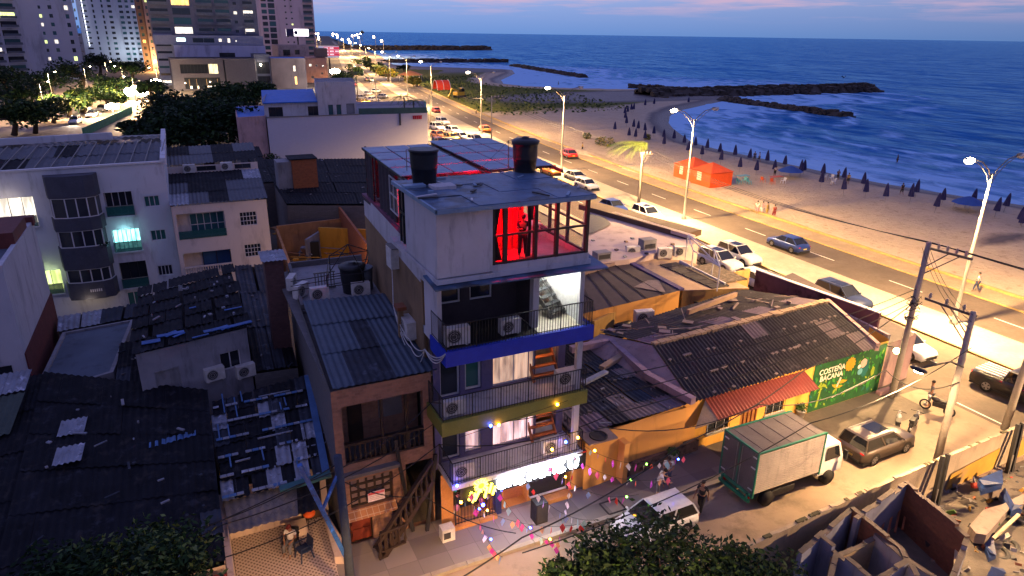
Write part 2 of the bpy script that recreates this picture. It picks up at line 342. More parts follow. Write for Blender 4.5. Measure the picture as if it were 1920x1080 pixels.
# --- beach
def beach_mat():
    m = bpy.data.materials.new('beach_sand'); m.use_nodes = True; n = m.node_tree.nodes; l = m.node_tree.links; b = n['Principled BSDF']; b.inputs['Roughness'].default_value = .95; b.inputs['Specular IOR Level'].default_value = .15
    a = n.new('ShaderNodeVertexColor'); a.layer_name = 'cover'; s = n.new('ShaderNodeSeparateColor'); l.new(a.outputs[0], s.inputs[0]); g_ = n.new('ShaderNodeNewGeometry')
    def nn(sc, d=6): t = n.new('ShaderNodeTexNoise'); t.inputs['Scale'].default_value = sc; t.inputs['Detail'].default_value = d; t.inputs['Roughness'].default_value = .65; l.new(g_.outputs['Position'], t.inputs[0]); return t.outputs[0]
    def mx(a_, c_, f):
        q = n.new('ShaderNodeMix'); q.data_type = 'RGBA'
        for i, v in ((0, f), (6, a_), (7, c_)):
            if hasattr(v, 'is_linked'): l.new(v, q.inputs[i])
            else: q.inputs[i].default_value = v if i == 0 else (*v, 1)
        return q.outputs[2]
    def th(src, k, nsrc, lo=.35, hi=.65):   # mask broken up by noise
        ad = n.new('ShaderNodeMath'); ad.operation = 'MULTIPLY_ADD'; l.new(nsrc, ad.inputs[0]); ad.inputs[1].default_value = k; l.new(src, ad.inputs[2])
        su = n.new('ShaderNodeMath'); su.operation = 'SUBTRACT'; l.new(ad.outputs[0], su.inputs[0]); su.inputs[1].default_value = k*.5
        q = n.new('ShaderNodeValToRGB'); q.color_ramp.elements[0].position = lo; q.color_ramp.elements[1].position = hi; l.new(su.outputs[0], q.inputs[0]); return q.outputs[0]
    sand = mx((.36, .29, .21), (.56, .46, .34), nn(.25)); sand = mx(sand, (.24, .18, .12), th(nn(1.1), 0, nn(1), .55, .75))
    grass = mx((.045, .06, .012), (.13, .14, .025), nn(.35)); c = mx(sand, grass, th(s.outputs[0], .9, nn(.45)))
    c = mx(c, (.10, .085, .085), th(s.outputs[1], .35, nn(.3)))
    l.new(c, b.inputs['Base Color']); q = n.new('ShaderNodeBump'); q.inputs['Strength'].default_value = 1; q.inputs['Distance'].default_value = .4; l.new(nn(1.6, 8), q.inputs['Height']); l.new(q.outputs[0], b.inputs['Normal'])
    r = n.new('ShaderNodeMapRange'); l.new(s.outputs[1], r.inputs[0]); r.inputs[3].default_value = .95; r.inputs[4].default_value = .35; l.new(r.outputs[0], b.inputs['Roughness'])
    return m
def bz(x, y, s):
    z = max(-1.6, -.6+.1*s); z = min(z, 0)
    if s > 4:
        e = min(1, max(0, (x-LXs(y)-10)/6)); z += e*(.16*nz2(x, y, .12)+.06*nz2(x, y, .5, 3))
        for (cx_, cy_, rr_, h_) in ((78, 41, 6, .45), (83, 39, 5, .3), (66, 88, 5, .35), (64, 106, 6, .5), (70, 120, 7, .35), (80, 150, 9, .4)):
            d = ((x-cx_)**2+(y-cy_)**2)/rr_**2
            if d < 4: z += h_*math.exp(-d*1.5)
    return z
def ba(x, y, s):
    gmask = 1/(1+math.exp(-(y-172-.1*(x-80)-10*nz2(x, y, .03))/5)); gmask *= min(1, max(0, (s-10)/10)); 
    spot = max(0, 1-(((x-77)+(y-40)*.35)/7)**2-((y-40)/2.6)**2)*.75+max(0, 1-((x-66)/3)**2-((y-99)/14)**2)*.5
    wet = 1 if s < 2.5 else max(0, 1-(s-2.5)/6)
    root = min(1, 1.6*max(0, 1-((x-150)**2/75**2+(y-207)**2/26**2)))
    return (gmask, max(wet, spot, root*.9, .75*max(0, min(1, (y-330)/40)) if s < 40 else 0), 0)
bmat = beach_mat()
# keep the sheet's landward edge tucked under the promenade
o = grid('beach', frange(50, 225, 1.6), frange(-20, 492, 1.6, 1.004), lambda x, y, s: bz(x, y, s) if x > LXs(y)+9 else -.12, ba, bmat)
g = MB(); g.prism([(LXs(470)+5, 485), (137, 485), (150, 540), (175, 650), (244, 1122), (420, 2100), (600, 3000), (LX(3000)+5, 3000), (LXs(1000)+5, 1000), (LXs(700)+5, 700)], -1.6, -.02, bmat); 
me = g.build('beach_far', kind='structure')
# --- sea
def sea_mat():
    m = bpy.data.materials.new('sea_water'); m.use_nodes = True; n = m.node_tree.nodes; l = m.node_tree.links; b = n['Principled BSDF']; b.inputs['Specular IOR Level'].default_value = .5; b.inputs['IOR'].default_value = 1.45; b.inputs['Specular Tint'].default_value = (.16, .55, 1, 1)
    g_ = n.new('ShaderNodeNewGeometry'); a = n.new('ShaderNodeVertexColor'); a.layer_name = 'cover'; s = n.new('ShaderNodeSeparateColor'); l.new(a.outputs[0], s.inputs[0])
    def mapn(sx, sy, rot, sc, d=6, ro=.6):
        v = n.new('ShaderNodeMapping'); v.inputs['Scale'].default_value = (sx, sy, 1); v.inputs['Rotation'].default_value = (0, 0, rot); l.new(g_.outputs['Position'], v.inputs[0])
        t = n.new('ShaderNodeTexNoise'); t.inputs['Scale'].default_value = sc; t.inputs['Detail'].default_value = d; t.inputs['Roughness'].default_value = ro; t.inputs['Distortion'].default_value = .4; l.new(v.outputs[0], t.inputs[0]); return t.outputs[0]
    def math_(op, x_, y_):
        q = n.new('ShaderNodeMath'); q.operation = op
        for i, v in enumerate((x_, y_)):
            if hasattr(v, 'is_linked'): l.new(v, q.inputs[i])
            else: q.inputs[i].default_value = v
        return q.outputs[0]
    def rr(src, lo, hi, ca, cb):
        q = n.new('ShaderNodeValToRGB'); e = q.color_ramp.elements; e[0].position, e[0].color, e[1].position, e[1].color = lo, (*ca, 1), hi, (*cb, 1); l.new(src, q.inputs[0]); return q.outputs[0]
    chop = mapn(1, .35, R(28), .22, 9, .7); big = mapn(1, .3, R(22), .05, 5, .55)
    col = rr(chop, .38, .68, (.002, .050, .22), (.010, .14, .46))
    foamn = mapn(1, .5, R(15), .16, 8, .7)
    fm = math_('ADD', s.outputs[0], math_('MULTIPLY', math_('SUBTRACT', foamn, .5), 1.7)); fo = rr(fm, .30, .72, (0, 0, 0), (1, 1, 1))
    caps = rr(mapn(1, .28, R(28), .5, 12, .8), .60, .70, (0, 0, 0), (.6, .6, .6))
    fa = math_('MAXIMUM', fo, caps)
    q = n.new('ShaderNodeMix'); q.data_type = 'RGBA'; l.new(fa, q.inputs[0]); l.new(col, q.inputs[6]); q.inputs[7].default_value = (.33, .58, .88, 1); l.new(q.outputs[2], b.inputs['Base Color'])
    df = n.new('ShaderNodeBsdfDiffuse'); l.new(q.outputs[2], df.inputs[0]); gg = n.new('ShaderNodeBsdfAnisotropic'); gg.inputs[1].default_value = .22
    tex = math_('ADD', math_('MULTIPLY', mapn(1, .3, R(28), .45, 8, .75), .5), math_('MULTIPLY', mapn(1, .25, R(24), .07, 9, .75), .5))
    l.new(rr(tex, .44, .56, (.05, .23, .58), (.36, .78, .95)), gg.inputs[0])
    lw = n.new('ShaderNodeLayerWeight'); lw.inputs[0].default_value = .35; mm = n.new('ShaderNodeMixShader'); inv = math_('MULTIPLY', math_('SUBTRACT', 1.0, fa), math_('ADD', math_('MULTIPLY', lw.outputs[0], .75), .12)); l.new(inv, mm.inputs[0]); l.new(df.outputs[0], mm.inputs[1]); l.new(gg.outputs[0], mm.inputs[2])
    l.new(mm.outputs[0], n['Material Output'].inputs[0])
    u = n.new('ShaderNodeBump'); u.inputs['Strength'].default_value = .7; u.inputs['Distance'].default_value = 1.5
    l.new(math_('ADD', math_('MULTIPLY', big, 1.6), chop), u.inputs['Height']); l.new(u.outputs[0], df.inputs['Normal']); l.new(u.outputs[0], gg.inputs['Normal']); l.new(u.outputs[0], lw.inputs['Normal'])
    return m
smat = sea_mat()
def sz(x, y, s):
    d = -s; z = -.6
    if d > 0:
        z += .10*nz2(x, y, .06, 5)*min(1, d/10)
        ph = d/13+1.6*nz2(x, y, .012, 9); k = max(0, 1-abs(d-45)/55)
        z += .42*k*max(0, math.sin(2*math.pi*ph))**4*max(0, .5+nz2(x, y, .02, 2))
    return z
def sa(x, y, s):
    d = -s
    if d < 0: return (.8, 0, 0)
    near = max(0, 1-abs(d-2.5)/4)*1.05
    bay = (.72-d*.0115) if y < 165 else (1.05-d*.010)
    ph = d/13+1.6*nz2(x, y, .012, 9); crest = .55*max(0, math.sin(2*math.pi*(ph-.07)))**3*max(0, 1-abs(d-45)/60)
    tr = -.40*max(0, math.sin(2*math.pi*(ph+.13)))**6*max(0, 1-abs(d-40)/60)
    return (max(0, min(1, max(near, bay+crest+tr+.25*nz2(x, y, .018, 4)))), 0, 0)
grid('sea', frange(86, 470, 2.2, 1.006), frange(-30, 700, 2.4, 1.006), sz, sa, smat)
g = MB(); g.prism([(20, -3000), (45000, -3000), (45000, 45000), (-20000, 45000), (-1000, 3500), (120, 700)], -3, -1.75, smat); g.build('sea_far', kind='structure')
# --- roads
asph = M('asphalt', (.085, .066, .052), .85, scale=.35, var=.3, bump=.2, fine=.6); conc = M('pavement_concrete', (.28, .25, .20), .9, scale=.5, var=.2, bump=.25)
prom = M('promenade_sand', (.26, .20, .13), .95, scale=.6, var=.3, bump=.3); kerbm = M('kerb_yellow', (.40, .28, .10), .85, scale=1.5)
white = M('road_paint', (.62, .60, .55), .7, scale=4, var=.3)
YS = frange(-60, 1500, 6, 1.02)
def strip(mb, o0, o1, z0, z1, m, ys=YS, side=None):
    for a, b in zip(ys, ys[1:]):
        p = [(LXs(a)+o0, a), (LXs(a)+o1, a), (LXs(b)+o1, b), (LXs(b)+o0, b)]
        mb.face([(*q, z1) for q in p], m)
        if z1 > .05:
            for i, j in ((0, 3), (1, 2)): mb.face([(*p[i], z0), (*p[j], z0), (*p[j], z1), (*p[i], z1)], side or m)
g = MB(); strip(g, 1.2, 7.6, 0, .004, asph); strip(g, -11.3, -3.4, 0, .004, asph); rd = g.build('coast_road', kind='structure')
g = MB()
y = -40
while y < 420:
    for a, b in ((y, y+3.2),): g.face([(LXs(a)+4.32, a, .008), (LXs(a)+4.46, a, .008), (LXs(b)+4.46, b, .008), (LXs(b)+4.32, b, .008)], white)
    if y > -20: g.face([(LXs(y)-7.2, y, .008), (LXs(y)-7.05, y, .008), (LXs(y+3.2)-7.05, y+3.2, .008), (LXs(y+3.2)-7.2, y+3.2, .008)], white)
    y += 9.2
strip(g, -11.0, -10.88, 0, .008, white, [y for y in YS if y < 26]); g.build('lane_marking', rd)
g = MB(); strip(g, -3.4, 1.2, 0, .14, conc, side=kerbm); strip(g, -3.62, -3.405, 0, .15, kerbm); g.build('median_strip', kind='structure')
g = MB(); strip(g, 7.6, 10.2, 0, .13, prom, side=kerbm); g.build('promenade', kind='structure')
g = MB()
for a, b in zip(YS, YS[1:]): g.prism([(LXs(a)+10.2, a), (LXs(a)+10.5, a), (LXs(b)+10.5, b), (LXs(b)+10.2, b)], -.3, .33+.04*math.sin(a), kerbm)
g.build('sea_wall', None, 'low ochre kerb wall between promenade and sand', 'wall')
# inland pavement along the coast road, the corner apron and the side street
ap = M('street_concrete', (.25, .19, .135), .92, scale=.35, var=.32, bump=.25, kind='stain'); pave = M('sidewalk_slabs', (.17, .15, .14), .9, kind='tiles', scale=.4, var=.3, col2=(.11, .095, .09))
g = MB(); g.face([(-30, 15.3, .004), (LX(20)-11.3, 15.3, .004), (LX(20)-11.3, 22.5, .004), (36.8, 22.5, .004), (36.8, 20.4, .004), (-30, 20.4, .004)], ap); g.build('side_street', kind='structure')
g = MB(); strip(g, -14.2, -11.3, 0, .13, conc, [y for y in YS if y > 27 and y < 900]); g.build('inland_pavement', kind='structure')
g = MB(); g.prism([(2.9, 20.4), (22.3, 20.4), (22.3, 23.2), (2.9, 23.2)], 0, .14, pave); g.build('sidewalk', kind='structure')
g = MB()
for x in frange(-25, 22, 1.5): g.box((x, 20.18, 0), (x+1.47, 20.4, .15+.01*rnd.random()), conc)
g.build('kerb', kind='structure')
# --- breakwaters of piled rock
rockm = M('breakwater_rock', (.048, .040, .036), .9, scale=.6, var=.4, bump=.6)
def breakwater(a, b, w0, w1, h, label, seed, step=1.8, tip=True):
    g = MB(); rr = random.Random(seed); A, B = Vector(a), Vector(b); L = (B-A).length; d = (B-A).normalized(); n = Vector((-d.y, d.x))
    # core mound
    k = 24; vs = []
    for i in range(k+1):
        t = i/k; p = A.lerp(B, t); w_ = w0+(w1-w0)*t
        for s_, z in ((-1, -2), (-.8, -.5), (-.35, h*.8), (.35, h*.8), (.8, -.5), (1, -2)):
            vs.append((p.x+n.x*s_*w_/2+rr.uniform(-.5, .5), p.y+n.y*s_*w_/2+rr.uniform(-.5, .5), z+rr.uniform(-.15, .15)))
    g.add(vs, [(i*6+j, i*6+j+1, (i+1)*6+j+1, (i+1)*6+j) for i in range(k) for j in range(5)], rockm); g.add(vs[-6:], [(0, 1, 2, 3, 4, 5)], rockm)
    cnt = int(L*max(w0, w1)/step/step*1.1)
    for i in range(cnt):
        t = rr.random(); s_ = rr.uniform(-1, 1); p = A.lerp(B, t)+n*s_*(w0+(w1-w0)*t)/2; z = -.7+(h+.5)*(1-abs(s_)**1.6); r = rr.uniform(.45, 1.)*step*.55
        vs = []
        for q in range(8): vs.append((p.x+r*rr.uniform(.6, 1.1)*(1 if q & 1 else -1), p.y+r*rr.uniform(.6, 1.1)*(1 if q & 2 else -1), z+r*rr.uniform(.4, .8)*(1 if q & 4 else -1)))
        g.add(vs, [(0, 2, 3, 1), (4, 5, 7, 6), (0, 1, 5, 4), (2, 6, 7, 3), (0, 4, 6, 2), (1, 3, 7, 5)], rockm)
    return g.build('breakwater', None, label, 'breakwater', loc=(a[0], a[1], -.6))
breakwater((152, 208), (266, 206), 20, 17, 2.2, 'longest dark rock breakwater with a rounded raised tip', 1, 2.4)
breakwater((170, 188), (168, 134), 5, 3.5, .9, 'thin dark rock spur running off the root of the long breakwater', 2, 1.4)
breakwater((211, 437), (190, 312), 8, 6, .8, 'low rock spur closing the foamy middle lagoon', 3, 1.8)
breakwater((172, 247), (184, 238), 7, 4, .8, 'short rock mound at the lagoon mouth beside the long breakwater', 4, 1.5)
breakwater((140, 505), (234, 500), 26, 10, 1.3, 'second farthest rock breakwater tapering to a low tip', 5, 3)
breakwater((190, 905), (402, 925), 46, 40, 2.5, 'farthest dark breakwater lying under the horizon', 6, 5)
# ================================================================== STREET LAMPS
galv = M('galvanised_steel', (.20, .19, .18), .55, .3, var=.12, bump=.05); dkm = M('dark_metal', (.03, .03, .035), .5, .4, bump=.05)
concp = M('pole_concrete', (.30, .27, .24), .9, scale=2, var=.2, bump=.3); glow = EM('lamp_glow', (1, .80, .52), 60); glows = EM('lamp_glow_far', (1, .74, .42), 30)
offled = M('unlit_lens', (.5, .5, .5), .3)
WARM = (1, .60, .25)
def lampdata(name, e, col, size=2.86, soft=.18):
    l = bpy.data.lights.new(name, 'SPOT'); l.energy = e; l.color = col; l.spot_size = size; l.spot_blend = .45; l.shadow_soft_size = soft; return l
def street_lamp(h=11.2, e=118000, simple=False):
    t = thing('street_lamp', 'tall double-armed lamp', 'street lamp')
    g = MB(); g.lathe((0, 0, 0), [(.28, 0), (.28, .25), (.15, .35), (.13, 3), (.085, h), (.03, h+.1)], galv, 10); g.build('pole', t)
    for sx in (-1, 1):
        g = MB(); g.tube([(0, 0, h-.35), (sx*.5, 0, h+.35), (sx*1.4, 0, h+.95), (sx*2.5, 0, h+1.2)], .045, galv, 6); 
        g.tube([(0, 0, h-.9), (sx*.6, 0, h), (sx*1.5, 0, h+.7), (sx*2.4, 0, h+1.1)], .03, galv, 5); a = g.build('arm', t)
        g = MB(); g.ball((sx*2.85, 0, h+1.24), .5, galv, 10, 6, (1, .36, .2)); hd = g.build('lamp_head', a)
        g = MB(); g.ball((sx*2.88, 0, h+1.13), .44, glow if sx < 0 else offled, 10, 6, (1, .62, .5)); g.build('lens', a)
    l = bpy.data.objects.new('lamp_light', lampdata('street_spot', e, WARM)); COL.objects.link(l); l.parent = t; l.location = (-2.88, 0, h+.9)
    return t
GRPL = 'double-armed lamps along the median'
lamp0 = street_lamp()
LY = [(28, 'street lamp in the median opposite the utility poles at the street corner'), (60.7, 'street lamp in the median in front of the two orange beach tents'), (93, 'street lamp in the median behind the right-hand water tank'),
      (135, 'street lamp beside the white and orange taxi on the road'), (187, 'street lamp behind the palms of the walled terrace'), (232, 'street lamp level with the red arched tent'),
      (280, 'street lamp by the yellow flowering trees on the grass'), (345, 'street lamp just before the trees thin out up the coast'), (415, 'far street lamp past the last grass'), (490, 'tiny far street lamp near the red and white billboard')]
for i, (y, lb) in enumerate(LY):
    x = LXs(y)
    if i == 0: lamp0.location = (x, y, .14); tag(lamp0, lb, group=GRPL)
    else: dup(lamp0, (x, y, .14), 0, lb, GRPL)
dup(lamp0, (LXs(-5), -5, .14), 0, 'street lamp in the median past the frame edge, next before the corner', GRPL)
south = bpy.data.objects.new('lamp_light', lampdata('south_spot', 95000, (1, .62, .33), 3.05)); COL.objects.link(south); south.location = (LXs(-5)-2.9, -5, 12.2)
# lamps too far for their parts to show
g = MB(); g.lathe((0, 0, 0), [(.3, 0), (.2, 3), (.15, 11)], galv, 6); g.ball((-1.5, 0, 11.4), 1.0, glows, 8, 5); fl = g.build('street_lamp')
tag(fl, 'tiny warm lamp among the far row of lights up the coast', 'street lamp', 'far lamps up the coast road')
k = 0
for y in (600, 690, 790, 900, 1010, 1130, 1250, 1380, 1500):
    for dx in (-1, 24 if y < 1100 else 40, -30):
        if k == 0: fl.location = (LXs(y)+dx, y, 0)
        else: c = fl.copy(); COL.objects.link(c); c.location = (LXs(y)+dx+rnd.uniform(-4, 4), y+rnd.uniform(-20, 20), rnd.uniform(0, 5))
        k += 1
lf = bpy.data.lights.new('far_strip', 'POINT'); lf.energy = 400000; lf.color = WARM; lf.shadow_soft_size = 2
for y in (600, 790, 1010):
    o = bpy.data.objects.new('far_light', lf); COL.objects.link(o); o.location = (LXs(y)-4, y, 14)
# single-armed lamps: the inland avenue and the ones added for the side street
def small_lamp(h=8, e=30000, col=(1, .72, .40), d=1):
    t = thing('street_lamp', 'single', 'street lamp')
    g = MB(); g.lathe((0, 0, 0), [(.16, 0), (.12, 1), (.07, h)], galv, 8); g.build('pole', t)
    g = MB(); g.tube([(0, 0, h-.1), (.5, 0, h+.3), (1.5, 0, h+.5)], .04, galv, 6); a = g.build('arm', t)
    g = MB(); g.ball((1.8, 0, h+.52), .38, galv, 8, 5, (1, .4, .22)); g.build('lamp_head', a)
    g = MB(); g.ball((1.82, 0, h+.45), .26, glow, 8, 5, (1, .6, .5)); g.build('lens', a)
    l = bpy.data.objects.new('lamp_light', lampdata('avenue_spot', e, col, 3.0)); COL.objects.link(l); l.parent = t; l.location = (1.82, 0, h+.2)
    return t
av0 = small_lamp()
AV = [(-30.5, 232, 0, 'lamp on the avenue standing left of the parked traffic under the plain tower face', 1), (-24.5, 262, 0, 'lamp over the avenue trees beside the bright junction', 1), (-14, 262, 3.1, 'lamp over the glare of the avenue junction', 1),
      (-21, 300, 0, 'lamp behind the lit junction below the pale tower', 1), (-4, 252, 3.1, 'lamp in front of the low restaurant block', 1), (-9, 206, 3.1, 'lamp at the near end of the avenue beside the green netting', 1), (-27, 190, 0, 'lamp hidden behind the avenue trees at the frame edge', 1)]
for i, (x, y, rz, lb, s) in enumerate(AV):
    if i == 0: av0.location = (x, y, 0); av0.rotation_euler.z = rz; tag(av0, lb, group='lamps of the inland avenue')
    else: dup(av0, (x, y, 0), rz, lb, 'lamps of the inland avenue')
# ================================================================== UTILITY POLES
ins = M('insulator_ceramic', (.38, .33, .30), .35, scale=6); wood = M('crossarm_steel', (.10, .09, .09), .7)
def upole(loc, h, label, lean=(0, 0), arms=((.3, 2.4, 0, 1),), rz=0, rr=(.19, .13), m=concp, base=0, cylinders=0, group=None):
    t = thing('utility_pole', label, 'utility pole', (*loc, 0), rz, group)
    g = MB(); g.tube([(0, 0, base), (lean[0]*.5, lean[1]*.5, h*.5), (lean[0], lean[1], h)], [rr[0], (rr[0]+rr[1])/2, rr[1]], m, 12); g.build('pole', t)
    for dz, L, ctr, nb in arms:
        z = h-dz; g = MB(); p = Vector((lean[0], lean[1], z)); a = p+Vector((-L*(1-ctr), .16, 0)); b = p+Vector((L*ctr, .16, 0))
        g.bar(a, b, .1, .12, wood); g.tube([p+Vector((0, .1, -1.1)), a.lerp(b, .5)+Vector((0, 0, -.03)) if abs(ctr-.5) > .2 else a.lerp(b, .2)], .03, wood, 5)
        g.tube([p+Vector((0, .1, -1.5)), a.lerp(b, .3) if ctr < .2 else a.lerp(b, .75)], .03, wood, 5); ar = g.build('crossarm', t)
        for q in range(nb):
            g = MB(); c_ = a.lerp(b, (q+.25)/(nb)); g.lathe((c_.x, c_.y, c_.z+.06), [(.03, 0), (.09, .08), (.05, .11), (.1, .17), (.05, .21), (.07, .27), (.02, .33)], ins, 8); g.build('insulator', ar)
    return t
def cable(pts, label, sag=.4, r=.018, group='overhead cables', name='cable', m=None, n=10):
    ps = []
    for a, b in zip(pts, pts[1:]):
        a, b = Vector(a), Vector(b)
        for i in range(n+(b == Vector(pts[-1]))): 
            t = i/n; p = a.lerp(b, t); p.z -= sag*4*t*(1-t); ps.append(p)
    g = MB(); g.tube(ps, r, m or cabm, 5); return g.build(name, None, label, 'cable', group, loc=tuple(ps[0]))
cabm = M('cable_rubber', (.012, .012, .014), .7, bump=0)
# corner pole A: base (36.1,22.5), corner pole B: base (32.5,17.4)
HA, HB = 9.6, 7.9
upole((36.1, 22.5), HA, 'pale concrete pole at the street corner with a high crossarm of white insulators', (0, .1), ((.35, 2.4, .95, 5),), -1.5)
upole((32.5, 17.2), HB, 'dark-topped concrete pole standing by the perimeter wall with a low crossarm to the left', (-.4, .45), ((.25, 2.6, .04, 3),), -1.57)
upole((38.6, 17.5), 9.5, 'concrete pole cut by the frame edge beside the passing pickup', (.5, 0), ((.3, 2.0, .5, 3),), .1)
upole((48.9, 66.4), 7.1, 'thin pole among parked cars with a palm behind its wires', (0, 0), ((.4, 2.2, .9, 4),), .2, (.14, .1))
upole((52.8, 119), 9.0, 'short pole with a sideways crossarm behind the right water tank', (0, 0), ((.15, 3., .95, 4),), .1, (.13, .1))
upole((51.5, 150), 7, 'slim pole by the walled terrace palms', (0, 0), ((.3, 2., .9, 3),), .1, (.13, .1))
upole((52.5, 200), 7, 'slim pole with a bent arm over the car park glare', (0, 0), ((.3, 4., .97, 2),), .1, (.15, .12))
# bottom pole with the blue steel bracket
bl = M('blue_paint', (.02, .10, .36), .5, scale=3, kind='rust', col2=(.03, .04, .08))
t = thing('utility_pole', 'dark blue-grey pole in the foreground with a bright blue bracket leaning off it', 'utility pole', (3.45, 20.6, 0))
dpole = M('dark_pole', (.03, .045, .08), .8, scale=2, bump=.4)
g = MB(); g.tube([(0, 0, 0), (-.06, .1, 6.2)], [.18, .14], dpole, 12); g.build('pole', t)
pt = Vector((3.35, 20.7, 6.0)); q1 = Vector(G3(562, 872, 6.6)); 
g = MB(); g.bar(Vector((-.05, .1, 1.7)), q1-Vector((3.45, 20.6, 0)), .15, .15, bl); g.bar(Vector((-.05, .1, 5.6)), (q1-Vector((3.45, 20.6, 0))).lerp(Vector((-.05, .1, 1.7)), .45), .09, .09, bl); g.build('bracket', t)
# cables between them
ca = lambda x, z: (36.1+x, 22.6, z)
for k, (zx, off) in enumerate(((.3, 0), (1.2, .1), (2.2, .2))):
    cable([(36.5, 22.9-zx*.8, HA-.05), (49.1+zx*.8, 66.5, 7.1), (53+zx*.9, 119, 8.7), (56+zx*.8, 160, 7.5), (52.7+zx, 200, 7)], 'line of the roadside power cables running pole to pole, %s' % ('innermost wire', 'middle wire', 'wire nearest the beach')[k], .9, .02, 'roadside power lines')
    cable([(36.5, 22.9-zx*.8, HA-.05), (40.5+zx, -6, 9.3)], 'power cable leaving the corner pole past the frame edge, %s' % ('innermost wire', 'middle wire', 'wire nearest the beach')[k], .5, .02, 'roadside power lines')
Bp = Vector((32.8, 17.2, HB-.3)); Ap = Vector((36.2, 22.5, 6.9))
for k in range(3): cable([Ap+Vector((-1.0-.3*k+1.6, .3, HA-7.3)), Bp+Vector((-.9*k-.6, -.5*k, .4))], 'jumper wire dropping from the high crossarm to the low crossarm, %s of three' % ('left', 'middle', 'right')[k], .5, .014, 'jumper wires')
for k, (a, b, s) in enumerate((((7.6, 23, 6.1), (2.0, 21.3, 5.0), .5), ((7.7, 22.9, 5.2), (-.5, 21, 4.4), .5), ((7.8, 22.8, 4.2), (-1, 20.8, 3.2), .6))):
    cable([Ap+Vector((-.2, 0, -.4*k)), (15.5, 21.9, a[2]), a, b, (-12, 20, 4-.6*k)], 'sagging street cable crossing in front of the hostel and brick house, %s strand' % ('upper', 'middle', 'lower')[k], s, .022, 'street cables')
cable([Ap+Vector((0, 0, -.8)), (26.5, 21.2, 4.4), (16.5, 18.2, 4.6), (9, 17.5, 3.2), (2, 16, 3)], 'heavy black cable looping low over the truck and the white car', .3, .03, 'street cables')
cable([Bp+Vector((0, 0, -1.4)), (22, 16.8, 5.0), (8, 15.5, 4.5)], 'black cable running over the side street towards the tree', .5, .022, 'street cables')
cable([Bp+Vector((-.2, 0, -3.2)), (30, 19.3, 4.6), (22, 19.6, 4.4), (14, 20.5, 4.8)], 'slack black cable tied to the dark-topped pole', .7, .024, 'street cables')
cable([(3.4, 20.7, 5.9), (-3, 22.5, 3.4), (-14, 22, 3.)], 'cable from the blue bracket pole over the dark tin roof', .4, .02, 'street cables')
cable([(3.4, 20.7, 5.2), (6.5, 20.9, 3.4), (9, 18, 3)], 'cable from the blue bracket pole to the bunting', .3, .02, 'street cables')
# coiled cable knot on the corner pole
g = MB(); rr = random.Random(5)
for i in range(9):
    c_ = Vector((36.1, 22.45, 5.6+rr.uniform(-.5, .9))); a0 = rr.uniform(0, 6); r = rr.uniform(.25, .55)
    g.tube([c_+Vector((r*math.cos(a0+q*.7), r*.7*math.sin(a0+q*.7), rr.uniform(-.15, .15))) for q in range(9)], .022, cabm, 5)
g.build('cable_coil', None, 'tangle of coiled wires hung on the corner pole', 'cable coil')
# side street: corner cobra-head lamp, plus unseen low lamps added to light it
def added_side_lamp(loc, rz, e, lb, h=7.6, col=(1, .52, .20)):
    t = small_lamp(h, e, col); t.location = loc; t.rotation_euler.z = rz; tag(t, lb, group='added side street lamps'); return t
hx, hy = G(1733, 689, 6.2); t = thing('street_lamp', 'cobra-head street lamp on an arm reaching left from the dark-topped pole', 'street lamp', (32.6, 17.2, 0)); d = Vector((hx-32.6, hy-17.2, 0))
g = MB(); g.tube([(0, 0, 5.2), tuple(d*.4+UZ*5.9), tuple(d+UZ*6.2)], .04, dkm, 6); a_ = g.build('arm', t); g = MB(); g.ball(tuple(d*1.12+UZ*6.22), .42, dkm, 8, 5, (.5, 1, .25)); g.build('lamp_head', a_); g = MB(); g.ball(tuple(d*1.12+UZ*6.14), .25, glow, 8, 5, (.5, 1, .3)); g.build('lens', a_)
l = bpy.data.objects.new('lamp_light', lampdata('corner_spot', 9500, (1, .60, .27), 2.9)); COL.objects.link(l); l.location = (32.6+d.x*1.12, 17.2+d.y*1.12, 5.95)
added_side_lamp((.6, 10.8, 0), 1.3, 5200, 'unseen low lamp added opposite the patio house, nearest the camera on the left', 4.9)
added_side_lamp((6.4, 10.8, 0), 1.5, 6500, 'unseen low lamp added facing the hostel from across the street', 4.9)
added_side_lamp((10.6, 8.2, 0), 1.2, 2800, 'unseen low lamp added under the trees by the perimeter wall', 4.9)
# ================================================================== BUILDING HELPERS
wfw = M('window_frame_white', (.55, .55, .58), .5, scale=4, var=.1); wfd = M('window_frame_dark', (.03, .03, .035), .5)
pdark = GL('pane_dark'); pblue = GL('pane_blue', (.03, .10, .12)); pteal = GL('pane_teal', (.03, .12, .11)); concw = M('grey_render', (.22, .22, .24), .9, kind='stain', var=.2)
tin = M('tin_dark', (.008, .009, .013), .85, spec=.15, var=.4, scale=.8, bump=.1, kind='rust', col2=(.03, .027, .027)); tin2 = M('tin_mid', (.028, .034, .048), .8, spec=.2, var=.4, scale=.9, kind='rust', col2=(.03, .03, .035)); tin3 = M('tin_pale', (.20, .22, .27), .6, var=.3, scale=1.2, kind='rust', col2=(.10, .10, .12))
tin4 = M('tin_blue', (.05, .13, .30), .6, var=.3); acm = M('aircon_white', (.55, .54, .52), .6, scale=4); acd = M('aircon_grille', (.04, .04, .045), .6)
